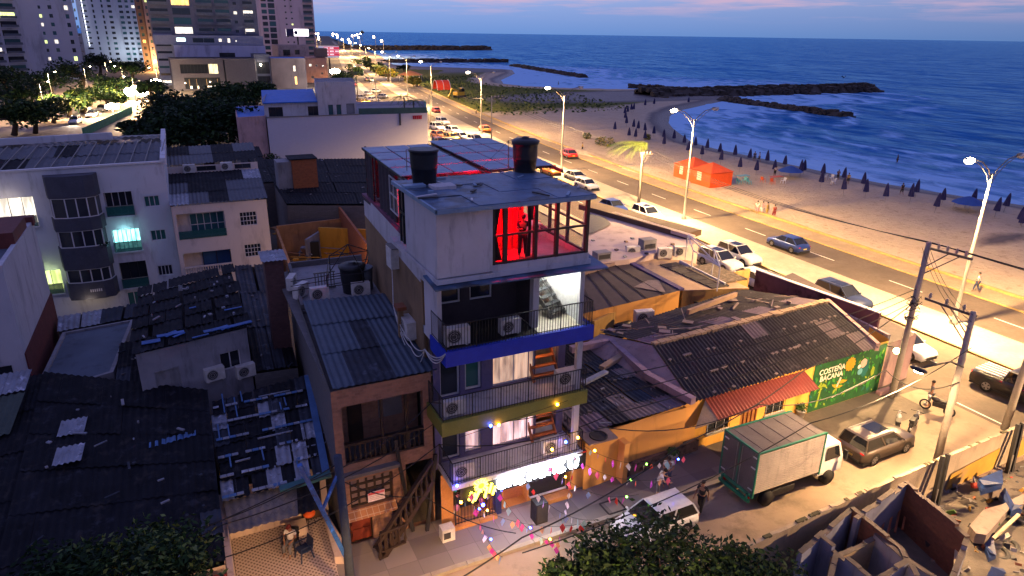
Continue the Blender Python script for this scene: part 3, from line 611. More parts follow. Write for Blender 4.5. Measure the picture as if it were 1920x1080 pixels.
def aircon(loc, rz, label, sc=1., group='air conditioning units'):
    global AC0
    if 'AC0' not in globals():
        t = thing('air_conditioner', label, 'air conditioner')
        g = MB(); g.box((-.42, -.16, .06), (.42, .16, .66), acm); g.box((-.36, -.12, 0), (-.28, .12, .06), acm); g.box((.28, -.12, 0), (.36, .12, .06), acm); g.build('case', t)
        g = MB(); n = 18; g.add([(-.12+.24*math.cos(2*math.pi*i/n), -.165, .36+.24*math.sin(2*math.pi*i/n)) for i in range(n)], [tuple(range(n))], acd)
        for k in range(3): g.tube([(-.12+(.08+.07*k)*math.cos(2*math.pi*i/16), -.175, .36+(.08+.07*k)*math.sin(2*math.pi*i/16)) for i in range(17)], .006, acm, 4)
        g.build('fan_grille', t); AC0 = t; t.location = loc; t.rotation_euler.z = rz; t.scale = (sc,)*3; tag(t, group=group); return t
    return dup(AC0, loc, rz, label, group, sc, 'air conditioner')
def house(name, label, cat, poly, z0, z1, wm, holes={}, parapet=0, roofm=None, wins=None, group=None, wallname='wall', depth=.16):
    # poly counter-clockwise; edge i runs poly[i] -> poly[i+1]
    t = thing(name, label, cat, (poly[0][0], poly[0][1], z0), 0, group, world=True)
    g = MB(); n = len(poly)
    for i in range(n):
        hs = [h[:4] for h in holes.get(i, [])]; wall(g, poly[i], poly[(i+1) % n], z0, z1+parapet, wm, hs, depth)
    if parapet:
        cx_ = sum(p[0] for p in poly)/n; cy_ = sum(p[1] for p in poly)/n
        inn = [(p[0]+(cx_-p[0])*.02+(.15 if p[0] < cx_ else -.15), p[1]+(.15 if p[1] < cy_ else -.15)) for p in poly]
        for i in range(n):
            j = (i+1) % n; g.face([(*poly[i], z1+parapet), (*poly[j], z1+parapet), (*inn[j], z1+parapet), (*inn[i], z1+parapet)], wm)
            g.face([(*inn[j], z1+parapet), (*inn[i], z1+parapet), (*inn[i], z1), (*inn[j], z1)], wm)
    g.build(wallname, t)
    if roofm is not False:
        g = MB(); g.face([(*p, z1) for p in poly], roofm or wm); g.build('roof', t)
    for i, hs in holes.items():
        for h in hs:
            spec = h[4] if len(h) > 4 else {}
            k = dict(fm=wfw, pm=pdark, nx=2, ny=1, depth=depth); k.update(spec)
            if k.pop('skip', 0): continue
            window(t, poly[i], poly[(i+1) % n], h[:4], **k)
    return t
def railing(parent, pts, z, h, m, gap=.12, name='railing', r=.012, world=True):
    g = MB()
    for a, b in zip(pts, pts[1:]):
        A, B = Vector((*a, z)), Vector((*b, z)); L = (B-A).length; n = max(1, int(L/gap))
        g.tube([A+UZ*h, B+UZ*h], r*2, m, 6); g.tube([A+UZ*.08, B+UZ*.08], r*1.4, m, 5)
        for i in range(n+1): p = A.lerp(B, i/n); g.tube([p, p+UZ*h], r if i % 10 else r*2, m, 4, False)
    return g.build(name, parent)
def balusters(parent, A, B, z, h, m, gap=.28, name='balustrade'):
    g = MB(); A, B = Vector((*A, z)), Vector((*B, z)); n = int((B-A).length/gap); g.bar(A+UZ*h, B+UZ*h, .16, .1, m); g.bar(A+UZ*.04, B+UZ*.04, .16, .08, m)
    for i in range(n+1): p = A.lerp(B, i/n); g.lathe(tuple(p), [(.045, .06), (.07, .22), (.035, .45), (.05, h-.1), (.05, h-.03)], m, 6)
    return g.build(name, parent)
def stairs(parent, p, q, w, n, mt, ms, name='stairs', thick=.05, railm=None, side=1):
    # open treads climbing from p to q
    p, q = Vector(p), Vector(q); d = Vector((q.x-p.x, q.y-p.y, 0)); L = d.length; d /= L; s = Vector((-d.y, d.x, 0))*w/2
    g = MB()
    for sgn in (-1, 1): g.bar(p+s*sgn-UZ*.08, q+s*sgn-UZ*.08, .06, .2, ms)
    o = g.build(name, parent)
    for i in range(n):
        c_ = p.lerp(q, (i+.5)/n); g = MB(); g.bar(c_-s, c_+s, L/n*1.05, thick, mt); g.build('tread', o)
    if railm:
        g = MB(); g.tube([p+s*side+UZ*.9, q+s*side+UZ*.9], .025, railm, 6); g.tube([p+s*side+UZ*.5, q+s*side+UZ*.5], .015, railm, 5)
        for i in range(n//2+1): c_ = p.lerp(q, i/(n//2)); g.tube([c_+s*side, c_+s*side+UZ*.9], .015, railm, 5)
        g.build('handrail', o)
    return o
# ================================================================== THE HOSTEL
wh = M('hostel_white', (.46, .46, .50), .8, kind='stain', var=.12, scale=1.2); ochre = M('hostel_ochre', (.20, .13, .07), .9, kind='stain', var=.25, scale=.9)
blu = M('slab_blue', (.006, .03, .42), .55, var=.15, scale=2); oli = M('slab_olive', (.20, .20, .035), .7, var=.15, scale=2); purp = M('pillar_purple', (.10, .09, .20), .7, var=.1)
blk = M('matt_black', (.012, .012, .014), .6, bump=.05); tilec = M('cream_tiles', (.55, .50, .40), .5, kind='tiles', scale=1.4, var=.08, col2=(.35, .32, .27)); woodt = M('stair_wood', (.38, .13, .05), .6, scale=5, var=.3); woodr = M('red_wood', (.22, .07, .03), .6, scale=5, var=.3)
rtarp = M('roof_tarp_blue', (.06, .12, .22), .45, kind='patch', col2=(.018, .03, .055), scale=.9, var=.3, bump=.2); rpan = M('roof_panel_pale', (.17, .27, .40), .5, var=.12, scale=.7, bump=.1, kind='stain'); fasc = M('fascia_purple', (.16, .05, .10), .7)
curt = EM('curtain_lit_warm', (.95, .60, .42), .55, 1.2); curtp = EM('curtain_lit_pink', (1, .62, .62), 1.0, 1.2); curtd = M('curtain_dark', (.05, .04, .05), .9); red = M('red_room_wall', (.6, .12, .12), .7, bump=0)
T = thing('hostel', 'narrow five-storey hostel with blue and olive balcony slabs and a red-lit rooftop room', 'building', (7.8, 23.3, 0), world=True)
XL, XR, YF, YB = 7.8, 13.9, 23.3, 36.2
Z1, Z2, Z3, Z4, ZR = 2.95, 5.95, 8.9, 12.0, 14.4
# side walls (slightly splayed like the plot), back wall
g = MB()
BL = (8.5, YB); FL = (XL+.08, 24.6)
wall(g, BL, FL, 0, 10.6, ochre); g.build('side_wall', T)
g = MB(); wall(g, BL, FL, 10.6, 11.75, wh); wall(g, (XR+.6, 24.6), (XR+.9, YB), 0, 11.75, wh, depth=.1); wall(g, (XR+.9, YB), BL, 0, 11.75, wh); g.face([(*BL, 11.75), (*FL, 11.75), (FL[0]+.2, FL[1], 11.75), (BL[0]+.2, BL[1], 11.75)], fasc)
g.prism([(8.28, 26.4), (8.5, 26.4), (8.75, YB), (8.42, YB)], 11.7, 11.82, fasc); g.build('upper_wall', T)
g = MB(); g.box((XL-.02, 22.5, Z3), (XL+.16, 24.0, Z4-.3), wh); g.box((XL-.02, 24.0, 10.9), (XL+.16, 24.62, Z4-.3), wh); g.box((XL+.04, 24.4, 0), (XL+.2, 24.6, 11), ochre); g.build('corner_pier', T)
# floor slabs
for z, x0, x1, m in ((Z3, 7.72, 14.12, blu), (Z2, 7.5, 14.0, oli)):
    g = MB(); g.box((x0, 21.5, z-.58), (x1, 21.68, z+.04), m); g.box((x0, 21.68, z-.58), (x0+.12, 23.3, z+.04), m); g.box((x1-.12, 21.68, z-.58), (x1, 23.3, z+.04), m); g.box((x0+.12, 21.68, z-.35), (x1-.12, 24.5, z-.02), wh); g.build('balcony_slab', T)
g = MB(); g.box((7.9, 21.6, Z1-.25), (14.0, 24.5, Z1-.02), wh); g.build('balcony_slab', T)
g = MB(); g.box((7.9, 21.7, Z3-.015), (11.75, 24.4, Z3), blk); g.box((11.75, 21.7, Z3-.015), (13.95, 24.4, Z3+.005), tilec); g.build('balcony_floor', T)
# level 3: dark room front, lit stair bay
g = MB(); wall(g, (XL+.15, 24.0), (11.8, 24.0), Z3, Z4-.4, curtd, [(.45, 1.35, 9.8, 11.2), (1.75, 2.75, 9.8, 11.2)]); g.box((11.72, 22.3, Z3), (11.98, 22.6, Z4-.4), wh); g.box((13.62, 21.9, Z3), (13.82, 22.1, Z4-.4), wh)
g.box((11.8, 22.7, Z3), (11.85, 26, Z4-.45), curtd); g.box((13.75, 22.1, Z3), (13.85, 27, Z4-.4), M('stairwell_white', (.62, .62, .60), .8)); g.box((11.85, 26.8, Z3), (13.75, 26.9, Z4), wh); g.build('front_wall', T)
for h in ((.45, 1.35, 9.8, 11.2), (1.75, 2.75, 9.8, 11.2)): window(T, (XL+.15, 24.0), (11.8, 24.0), h, wfw, pdark, 1, 1, bw=.07)
stairs(T, (13.25, 22.9, Z3+.15), (12.2, 25.6, Z4-.2), .85, 11, acd, galv, 'metal_stairs', railm=galv, side=1)
# levels 2 and 1: sliding doors with lit curtains, wooden stair bay
def xat(px, py=720, y=23.3): return GY(px, py, y)[0]
for lv, (z, zt, cm) in enumerate(((Z2, Z3-.6, curt), (Z1, Z2-.6, curtp))):
    py = 720 if lv == 0 else 840
    e = [XL+.3, xat(864, py), xat(872, py), xat(903, py), xat(924, py), xat(964, py), xat(1003, py), 11.95]
    A, B = (XL, YF), (13.9, YF); hs = [(e[0]-XL, e[1]-XL-.03, z+.05, zt-.05), (e[2]-XL, e[3]-XL, z+.15, zt-.15), (e[4]-XL, e[6]-XL, z+.05, zt-.1), (12.12-XL, 13.55-XL, z+.02, zt-.02)]
    g = MB(); wall(g, A, B, z-.3, zt, purp, hs, .25); g.build('front_wall', T); g = MB(); g.box((13.55, 21.75, z), (13.8, 21.95, zt), wh); g.build('column', T)
    window(T, A, B, hs[0], wfw, pdark, 1, 1, depth=.2, name='door', bw=.07)
    window(T, A, B, hs[1], wfw, curtp if lv else pteal, 1, 1, depth=.2, bw=.09)
    d = window(T, A, B, hs[2], wfw, cm, 2, 1, depth=.2, name='sliding_door', bw=.07)
    g = MB(); x0, x1 = e[4]+.1, e[6]-.1; n = 60
    vs = [(x0+(x1-x0)*i/n, YF+.13+.03*math.sin(i*1.3)+.02*math.sin(i*.6), zz) for zz in (z+.15, zt-.2) for i in range(n+1)]
    g.add(vs, [(i, i+1, n+2+i, n+1+i) for i in range(n)], cm, True); g.build('curtain', d)
    stairs(T, (12.85, 23.0, z+.1), (12.85, 24.9, zt+.3), 1.2, 8, woodt, woodt, 'wooden_stairs')
    g = MB(); g.box((12.2, 26.2, z), (13.6, 26.3, zt), M('stair_wall_orange', (.40, .16, .06), .8)); g.box((12.18, 23.5, z), (12.22, 26.2, zt), wh); g.build('stair_wall', T)
railing(T, [(7.78, 23.2), (7.78, 21.58), (14.05, 21.58), (14.05, 23.2)], Z3+.04, 1.05, blk)
railing(T, [(7.58, 23.2), (7.58, 21.58), (13.92, 21.58), (13.92, 23.2)], Z2+.04, 1.0, blk)
railing(T, [(7.95, 23.2), (7.95, 21.65), (13.95, 21.65), (13.95, 23.2)], Z1, 1.0, blk)
# ground floor: gate, blue pillars, doorway, black shutters
brn = M('door_interior', (.30, .11, .05), .7); 
g = MB(); hs = [(.55, 2.35, .35, 2.0), (2.9, 4.1, .15, 2.2)]; wall(g, (XL, 22.7), (13.9, 22.7), 0, 2.75, M('orange_render', (.44, .20, .06), .85, var=.15), hs, .6); g.build('ground_wall', T)
g = MB(); g.box((10.2, 22.45, 0), (10.5, 22.7, 2.6), M('navy_paint', (.02, .03, .10), .6)); g.build('column', T); g = MB(); g.box((11.95, 22.55, .45), (13.75, 22.69, 2.5), blk); g.box((11.95, 22.5, .42), (13.8, 22.72, .5), wh); g.build('shutter', T)
g = MB(); g.box((10.7, 23.2, .15), (11.9, 23.25, 1.2), brn); g.box((10.7, 23.25, 1.2), (11.9, 23.3, 2.2), M('doorway_art', (.55, .35, .25), .8, kind='patch', col2=(.45, .10, .05), scale=3)); g.box((10.62, 22.72, .02), (11.95, 23.3, .16), M('orange_render')); g.bar((11.0, 23.15, 1.9), (11.9, 23.15, .7), .05, .14, wh); g.build('doorway', T)
rr = random.Random(3); TR = [M('trinket_red', (.5, .03, .03)), M('trinket_green', (.03, .35, .12)), M('trinket_white', (.6, .6, .55)), M('trinket_pink', (.6, .2, .35)), M('trinket_blue', (.05, .1, .5))]
for i in range(26): g = MB(); g.ball((rr.uniform(8.4, 10.1), rr.uniform(22.9, 23.2), rr.uniform(.4, 1.9)), rr.uniform(.06, .16), rr.choice(TR), 7, 5); g.build('ornament', T)
railing(T, [(8.3, 22.35), (10.15, 22.35)], .3, 1.6, blk, .14, 'entrance_grille', .014)
g = MB(); g.box((8.2, 22.2, 0), (10.2, 22.6, .32), M('orange_render')); g.build('planter_ledge', T); g = MB(); g.box((12.0, 22.1, .1), (13.9, 22.5, .35), M('orange_render')); g.build('planter_ledge', T)
# rooftop room
g = MB(); g.box((7.5, 21.55, 11.85), (7.68, 25.2, ZR-.1), wh); g.box((7.68, 21.55, 11.85), (9.62, 21.7, ZR-.1), wh); g.box((7.68, 25.1, 11.85), (9.6, 25.2, ZR-.1), wh)
g.box((9.62, 21.55, 11.8), (13.72, 21.8, 12.06), wh); g.box((13.55, 21.8, 11.8), (13.72, 26.4, 12.06), wh); g.build('rooftop_wall', T)
g = MB(); g.box((7.45, 21.5, 11.62), (13.8, 27.5, 11.8), wh); g.box((8.4, 26.5, 11.55), (14.6, 36, 11.7), curtd); g.box((9.62, 21.8, 11.81), (13.55, 26.3, 11.83), M('floor_grey', (.30, .28, .30), .35)); g.build('rooftop_floor', T)
g = MB(); g.add([(7.3, 21.25, 11.5), (14.3, 21.0, 11.5), (14.3, 22.6, 11.62), (7.3, 22.6, 11.62), (7.3, 21.25, 11.56), (14.3, 21.0, 11.56), (14.3, 22.6, 11.68), (7.3, 22.6, 11.68)], [(0, 3, 2, 1), (4, 5, 6, 7), (0, 1, 5, 4), (1, 2, 6, 5), (3, 0, 4, 7)], rtarp); g.build('canopy', T)
fx = [9.66] + [xat(p, 430, 21.6) for p in (948, 1005, 1045)] + [13.62]
wf = MB()
for x in fx: wf.box((x-.07, 21.58, 12.06), (x+.07, 21.72, ZR-.1), blk)
for z in (12.1, 13.15, ZR-.16): wf.box((9.66, 21.6, z-.035), (13.62, 21.7, z+.035), blk)
for y in (23.1, 24.6, 26.2): wf.box((13.56, y-.05, 12.06), (13.68, y+.05, ZR-.1), blk)
for z in (12.1, 13.15, ZR-.16): wf.box((13.58, 21.7, z-.035), (13.66, 26.2, z+.035), blk)
o = wf.build('window', T); g = MB(); ggl = GL('rooftop_glass', (.3, .3, .35), .12); 
for a, b in ((2, 3), (3, 4)): g.face([(fx[a], 21.65, 12.1), (fx[b], 21.65, 12.1), (fx[b], 21.65, ZR-.2), (fx[a], 21.65, ZR-.2)], ggl)
g.face([(13.62, 21.7, 12.1), (13.62, 26.2, 12.1), (13.62, 26.2, ZR-.2), (13.62, 21.7, ZR-.2)], ggl); g.build('pane', o)
for px0, px1 in ((9.74, 10.06), (fx[1]-.42, fx[1]-.02), (fx[2]-.25, fx[2]-.05)):
    g = MB(); n = 14; rows = []; 
    for k, z in enumerate((ZR-.15, 13.8, 13.2, 12.6, 12.12)):
        f = (1, .75, .5, .75, 1.1)[k]; vs = []
        for i in range(n+1): u = i/n; rows.append(((px0+(px1-px0)*u*f) if px0 < 10 else (px1-(px1-px0)*(1-u)*f), 21.9+.05*math.sin(i*1.9), z))
    g.add(rows, [(k*(n+1)+i, k*(n+1)+i+1, (k+1)*(n+1)+i+1, (k+1)*(n+1)+i) for k in range(4) for i in range(n)], blk, True); g.build('curtain', T)
g = MB(); g.box((9.66, 24.6, 11.84), (11.9, 24.7, ZR-.1), red); g.box((9.6, 21.9, 11.84), (9.65, 24.6, ZR-.1), red); g.box((9.66, 21.9, 11.832), (11.9, 24.6, 11.85), red); g.build('red_room', T)
g = MB(); rr = random.Random(6)
for k in range(9): x = 10.1+.2*k; g.tube([(x, 23.5, ZR-.2), (x+rr.uniform(-.05, .05), 23.45, ZR-.2-rr.uniform(.3, 1.0))], .02, blk, 5)
g.box((9.8, 24.0, 11.86), (10.5, 24.5, 12.5), M('cabinet_dark', (.05, .03, .03))); g.box((10.9, 24.1, 11.86), (11.3, 24.5, 12.3), M('cabinet_dark')); g.build('hanging_decor', T)
g = MB(); g.box((12.0, 24.3, 12.55), (13.1, 25.0, 12.6), wh)
for x in (12.05, 13.0):
    for y in (24.35, 24.95): g.bar((x, y, 11.83), (x, y, 12.55), .04, .04, wh)
g.build('terrace_table', T)
# front roof of patched sheets, rear roof of pale panels with open joints
g = MB(); rr = random.Random(8)
for i in range(4):
    for j in range(3):
        x0 = 7.42+i*1.58; y0 = 21.3+j*1.75; z = ZR+.01*rr.random()+.02*((i+j) % 2); g.box((x0, y0, z-.05), (x0+1.57, y0+1.74, z), rtarp)
g.box((7.38, 21.26, ZR-.16), (13.74, 21.32, ZR-.01), rpan); g.box((7.36, 21.26, ZR-.12), (7.44, 26.5, ZR+.03), rpan)
litter(g, (7.6, 21.6, ZR), (13.7, 21.6, ZR), (13.7, 26.3, ZR), (7.6, 26.3, ZR), [rpan, wfw, acd], 16, 4, .1, .45, .06); g.build('roof', T)
def joint(ax, bx, ay, by, nx, ny, name):
    g = MB()
    for i in range(nx):
        for j in range(ny):
            f = lambda u, v: (ax[0]+(ax[1]-ax[0])*v+((bx[0]-ax[0])+((bx[1]-bx[0])-(ax[1]-ax[0]))*v)*u, ay+(by-ay)*v)
            e = .012; a, b, c_, d = f(i/nx+e, j/ny+e), f((i+1)/nx-e, j/ny+e), f((i+1)/nx-e, (j+1)/ny-e), f(i/nx+e, (j+1)/ny-e); g.prism([a, b, c_, d], ZR-.04, ZR, rpan)
    return g.build(name, T)
joint((8.0, 8.35), (11.6, 11.9), 27.3, 35.4, 3, 4, 'roof'); joint((12.0, 12.3), (15.3, 16.0), 27.3, 36.4, 3, 4, 'roof')
g = MB()
for y in (27.6, 30, 32.4, 34.8): g.bar((8.1+.035*(y-27.3), y, ZR-.12), (15.2+.05*(y-27.3), y, ZR-.12), .08, .1, blk)
for x in (8.1, 11.7, 12.0, 15.2): g.bar((x, 26.4, ZR-.13), (x+.4, 35.8, ZR-.13), .08, .12, blk)
for x in (7.9, 10, 12.5, 15.2): g.bar((x, 26.6, ZR-.1), (x+.02, 27.3, ZR-.1), .1, .1, blk)
for y in frange(26.6, 35.5, 1.5): g.bar((8.32+(y-26)*.03, y, 11.7), (8.32+(y-26)*.03, y, ZR), .09, .09, blk)
g.build('roof_frame', T)
g = MB(); g.box((7.72, 25.2, 11.85), (7.78, 26.6, ZR-.1), GL('pane_dark'))
for y in (25.25, 25.7, 26.15, 26.6): g.box((7.68, y-.04, 11.85), (7.74, y+.04, ZR-.1), blk)
g.box((7.67, 25.2, 13.1), (7.73, 26.6, 13.18), blk); g.build('side_glazing', T)
g = MB(); n = 70; vs = [(9.72+2.2*i/n, 23.7+.05*math.sin(i*.8)+.02*math.sin(i*.37), z) for z in (11.87, ZR-.12) for i in range(n+1)]
g.add(vs, [(i, i+1, n+2+i, n+1+i) for i in range(n)], M('curtain_red', (.62, .05, .05), .8, bump=0), True); g.build('red_curtain', T)
g = MB(); n = 90; vs = []
for z in (11.8, ZR-.1):
    for i in range(n+1): y = 26.6+8.7*i/n; vs.append((8.3+(y-26.5)*.03+.05*math.sin(i*.9), y, z))
g.add(vs, [(i, i+1, n+2+i, n+1+i) for i in range(n) if not 18 < i % 45 < 30], curtd, True); g.build('deck_curtain', T)
g = MB(); g.box((8.9, 34.9, 11.8), (15.4, 35.0, ZR-.2), curtd); g.box((9.2, 27.6, 11.72), (14.8, 34, 11.74), red); g.build('deck_wall', T)
window(T, (8.44, 30.4), (8.34, 28.6), (.1, 1.7, 12.3, 13.9), wfw, pdark, 2, 2, depth=-.05)
# lamps: red room, stair bay, curtained rooms
def pl(name, loc, e, col, r=.1, parent=None):
    l = bpy.data.lights.new(name, 'POINT'); l.energy = e; l.color = col; l.shadow_soft_size = r; o = bpy.data.objects.new(name, l); COL.objects.link(o); o.location = loc; return o
def bulb(T, loc, m, r=.07, name='bulb'): g = MB(); g.ball(loc, r, m, 8, 6); return g.build(name, T)
redg = EM('red_bulb', (1, .01, .02), 25); whg = EM('white_tube', (.95, 1, 1), 14); warmg = EM('warm_bulb', (1, .45, .08), 40)
for p, e in (((10.6, 22.7, 14.05), 170), ((11.5, 27.0, 13.9), 90), ((13.2, 28.5, 13.6), 110), ((9.4, 27.2, 13.9), 45)): pl('red_light', p, e*3.5, (1, .0, .015)); bulb(T, (p[0], p[1], p[2]+.15), redg)
pl('stair_light', (12.9, 23.9, 11.0), 230, (.95, 1, .92)); pl('stair_light', (12.8, 22.5, 11.2), 160, (1, .98, .85)); g = MB(); g.box((12.5, 24.4, 11.3), (13.4, 24.5, 11.38), whg); g.build('tube_lamp', T)
pl('terrace_light', (12.6, 24.8, 14.0), 12, (1, .85, .9)); g = MB(); g.box((12.2, 25.1, 14.1), (13.0, 25.2, 14.16), whg); g.build('tube_lamp', T)
for z in (Z1, Z2): pl('stair_bulb_light', (12.6, 23.7, z+1.9), 55, (1, .42, .12)); bulb(T, (12.35, 24.1, z+1.9), warmg)
pl('sign_spill', (11.4, 21.1, 2.5), 110, (.9, .85, 1)); pl('entrance_light', (11.2, 22.9, 2.0), 25, (1, .55, .35)); pl('gate_light', (9.2, 22.6, 2.1), 15, (1, .6, .7))
# illuminated sign: yellow palm and sun emblem followed by blazing white letters
sw = EM('sign_white', (.80, .88, 1), 34); sy = EM('sign_yellow', (1, .80, .06), 10); so_ = EM('sign_amber', (1, .35, .02), 3)
S = thing('illuminated_sign', 'long glaring white lettered sign with yellow emblem over the hostel entrance', 'sign', (8.5, 21.75, 2.1), world=True)
g = MB(); g.box((8.25, 21.62, 2.02), (14.2, 21.75, 2.86), blk); g.box((13.7, 21.60, 2.80), (14.22, 21.62, 2.87), M('red_trim', (.5, .03, .02))); g.build('sign_board', S)
g = MB(); yy = 21.54; cx0 = 9.15
for k in range(12): a = 2*math.pi*k/12; g.bar((cx0+.14*math.cos(a), yy, 2.62+.14*math.sin(a)), (cx0+.3*math.cos(a), yy, 2.62+.3*math.sin(a)), .06, .05, sy, (0, 1, 0))
g.ball((cx0, yy, 2.62), .13, so_, 8, 6, (1, .3, 1)); g.tube([(8.85, yy, 2.0), (9.0, yy, 2.3), (9.1, yy, 2.45)], .06, sy, 5)
for x, z, l in ((8.6, 2.2, .25), (8.75, 2.05, .3), (9.3, 2.12, .35), (9.5, 2.3, .3), (9.65, 2.15, .25)): g.bar((x, yy, z-.12), (x+.12, yy, z+l), .08, .06, sy, (0, 1, 0))
g.build('emblem', S)
def stroke(mb, pts, m, x, z, h, w=.085): 
    P = [(x+a*h*.62, 21.56, z+b*h) for a, b in pts]
    for p, q in zip(P, P[1:]): mb.bar(p, q, w, .07, m, (0, 1, 0))
SH = {'a': [(0, 0), (.1, .9), (.5, 1), (.9, .8), (.9, 0)], 'b': [(0, 0), (0, 1), (.7, .9), (.1, .5), (.8, .1), (0, 0)], 'o': [(.1, .1), (0, .8), (.5, 1), (1, .7), (.9, .1), (.1, .1)], 'n': [(0, 0), (0, 1), (.9, .1), (.9, 1)]}
x = 9.95
for k, (ch, h) in enumerate(zip('oabnoabo', (.5, .5, .5, .5, .5, .55, .6, .62))):
    g = MB(); stroke(g, SH[ch], sw, x, 2.2, h, .13); g.build('letter', S); x += h*.62+.16
# water tanks and rooftop bits
tankm = M('tank_black', (.012, .014, .018), .45, bump=.1, var=.4)
def tank(loc, r, h, label, lid=True, m=tankm, taper=.82):
    t = thing('water_tank', label, 'water tank', loc); g = MB(); g.lathe((0, 0, 0), [(r*taper, 0), (r*taper, .03), (r*.9, h*.4), (r*.93, h*.41), (r*.93, h*.44), (r*.97, h*.8), (r*.97, h*.86), (r*1.05, h*.88), (r*1.05, h*.93), (r*.98, h*.94)], m, 28); g.build('body', t)
    g = MB()
    if lid: g.lathe((0, 0, h*.94), [(r*1.08, 0), (r*1.08, .04), (r*.8, .12), (r*.3, .15), (r*.3, .2), (.01, .21)], m, 28); g.build('lid', t)
    else: g.lathe((0, 0, h*.94), [(r*1.0, 0), (r*.6, -.12), (.01, -.16)], m, 24); g.build('lid', t)
    return t
tx, ty = G(796, 340, ZR+.05); tank((tx, ty, ZR), .57, 1.42, 'open-topped black water tank at the left of the hostel roof', False)
tx, ty = G(984, 320, ZR+.05); tank((tx, ty, ZR), .56, 1.38, 'black water tank with a domed lid at the right of the hostel roof')
g = MB(); tx, ty = G(829, 348, ZR+.1); g.box((tx-.45, ty-.35, ZR), (tx+.45, ty+.3, ZR+.14), wh); g.box((tx-.55, ty+.3, ZR), (tx-1.4, ty+.7, ZR+.12), rpan); g.build('concrete_plinth', None, 'low white block in front of the left water tank', 'plinth', loc=(tx, ty, ZR))
g = MB()
tx, ty = G(763, 320, ZR)
g.tube([(tx, ty, ZR), (tx, ty, ZR+.9), (tx+.5, ty, ZR+.95)], .02, galv, 5); g.build('vent_pipe', None, 'thin bent pipe beside the left water tank', 'pipe', loc=(tx, ty, ZR))
tx, ty = G(953, 318, ZR); g = MB(); g.tube([(tx, ty, ZR), (tx, ty, ZR+1.3)], .025, galv, 5); g.tube([(tx, ty, ZR+1.25), (tx-1.2, ty+.4, ZR)], .008, blk, 4); g.build('antenna_mast', None, 'thin mast standing left of the lidded water tank', 'mast', loc=(tx, ty, ZR))
GA = 'air conditioners of the hostel'
aircon((8.35, 22.0, Z3+.05), -.1, 'air conditioner behind the dark top balcony railing at its left end', 1.15, GA); aircon((10.6, 22.1, Z3+.05), 0, 'air conditioner at the middle of the dark top balcony', 1., GA)
aircon((8.15, 21.95, Z2+.05), 0, 'pink-lit air conditioner at the left end of the olive balcony', 1.05, GA); aircon((13.2, 21.98, Z2+.2), 0, 'air conditioner at the right end of the olive balcony beside the stair', 1.15, GA)
aircon((8.5, 21.95, Z1+.02), 0, 'air conditioner on the lowest balcony above the yellow emblem', 1.1, GA); aircon((12.6, 21.95, Z1+.05), 0, 'air conditioner on the lowest balcony under the amber bulb', 1.1, GA)
aircon((7.75, 26.3, 7.6), -1.57, 'air conditioner fixed low on the ochre side wall', 1.3, GA)
tx, ty = 8.05, 29.2
g = MB(); g.box((7.72, 28.4, 10.0), (8.1, 29.2, 10.95), acm); g.box((7.75, 28.3, 10.95), (8.15, 29.3, 11.0), galv); g.build('meter_cabinet', None, 'pale metal cabinet bolted to the hostel side wall below the parapet', 'cabinet', loc=(7.9, 28.8, 10))
for k in range(3): cable([(7.8, 28.6, 10), (7.5, 27.6, 8.6), (7.45, 25.2-.2*k, 8.0-.3*k), (7.6, 23.6, 8.2), (7.7, 21.5, 8.9)], 'white supply cable snaking down the hostel side to the blue slab, %s of three' % ('upper', 'middle', 'lower')[k], .25+.12*k, .022, 'white supply cables', 'cable', M('cable_white', (.5, .5, .5), .6))
g = MB(); g.bar((7.55, 26.7, 5.6), (7.55, 26.7, 8.9), .22, .22, ochre); g.box((7.35, 26.4, 8.8), (7.75, 27, 8.95), woodr); g.build('pillar', None, 'slim ochre pillar rising beside the hostel side wall', 'pillar', loc=(7.55, 26.7, 5.6))
tin5 = M('tin_blue_grey', (.038, .062, .10), .6, var=.3)
# ================================================================== NEIGHBOURS LEFT OF THE HOSTEL
brick = M('brick_pinkish', (.24, .125, .085), .9, kind='brick', var=.3, col2=(.22, .16, .12)); darkwood = M('dark_wood', (.022, .012, .009), .7, scale=5, var=.3); rdoor = M('red_door', (.16, .03, .018), .5, scale=4)
gwall = M('grey_blockwork', (.12, .115, .12), .95, kind='brick', var=.2, col2=(.08, .08, .08))
# brick house: x 3.75..7.7, front y 23.3
T = thing('brick_house', 'two-storey pinkish brick house with a balcony and blue tin roof left of the hostel', 'house', (3.75, 23.3, 0), world=True)
A, B = (3.75, 23.3), (7.72, 23.3)
g = MB(); hs = [(.35, 3.6, 3.95, 6.55), (.42, 2.2, 1.75, 3.15), (.3, 1.25, 0.02, 1.45), (2.1, 2.75, 1.0, 1.4), (2.75, 3.9, 0, 3.3)]
wall(g, A, B, 0, 7.3, brick, hs, .3); wall(g, (7.72, 23.3), (8.0, 33), 0, 7, gwall); g.build('front_wall', T)
g = MB(); wall(g, (4.45, 39), (3.75, 23.3), 0, 7.3, gwall); wall(g, (8.6, 39), (4.45, 39), 0, 7, gwall); g.build('side_wall', T)
g = MB(); g.box((3.9, 24.9, 3.9), (7.6, 25.0, 6.9), brick); g.box((3.8, 23.4, 3.8), (7.7, 24.9, 3.95), gwall); g.box((3.8, 23.6, 6.9), (7.7, 39, 7.0), gwall); g.build('balcony', T)
balusters(T, (4.1, 23.38), (7.35, 23.38), 3.95, .85, darkwood, .2)
for x_ in (5.6, 6.6): g = MB(); g.box((x_, 23.34, 3.95), (x_+.12, 23.46, 6.55), darkwood); g.build('post', T)
g = MB(); g.box((4.6, 24.85, 3.95), (5.2, 24.9, 6.1), darkwood); g.box((5.9, 24.84, 4.8), (6.9, 24.89, 5.9), M('grey_shutter', (.16, .15, .16))); g.build('balcony_door', T)
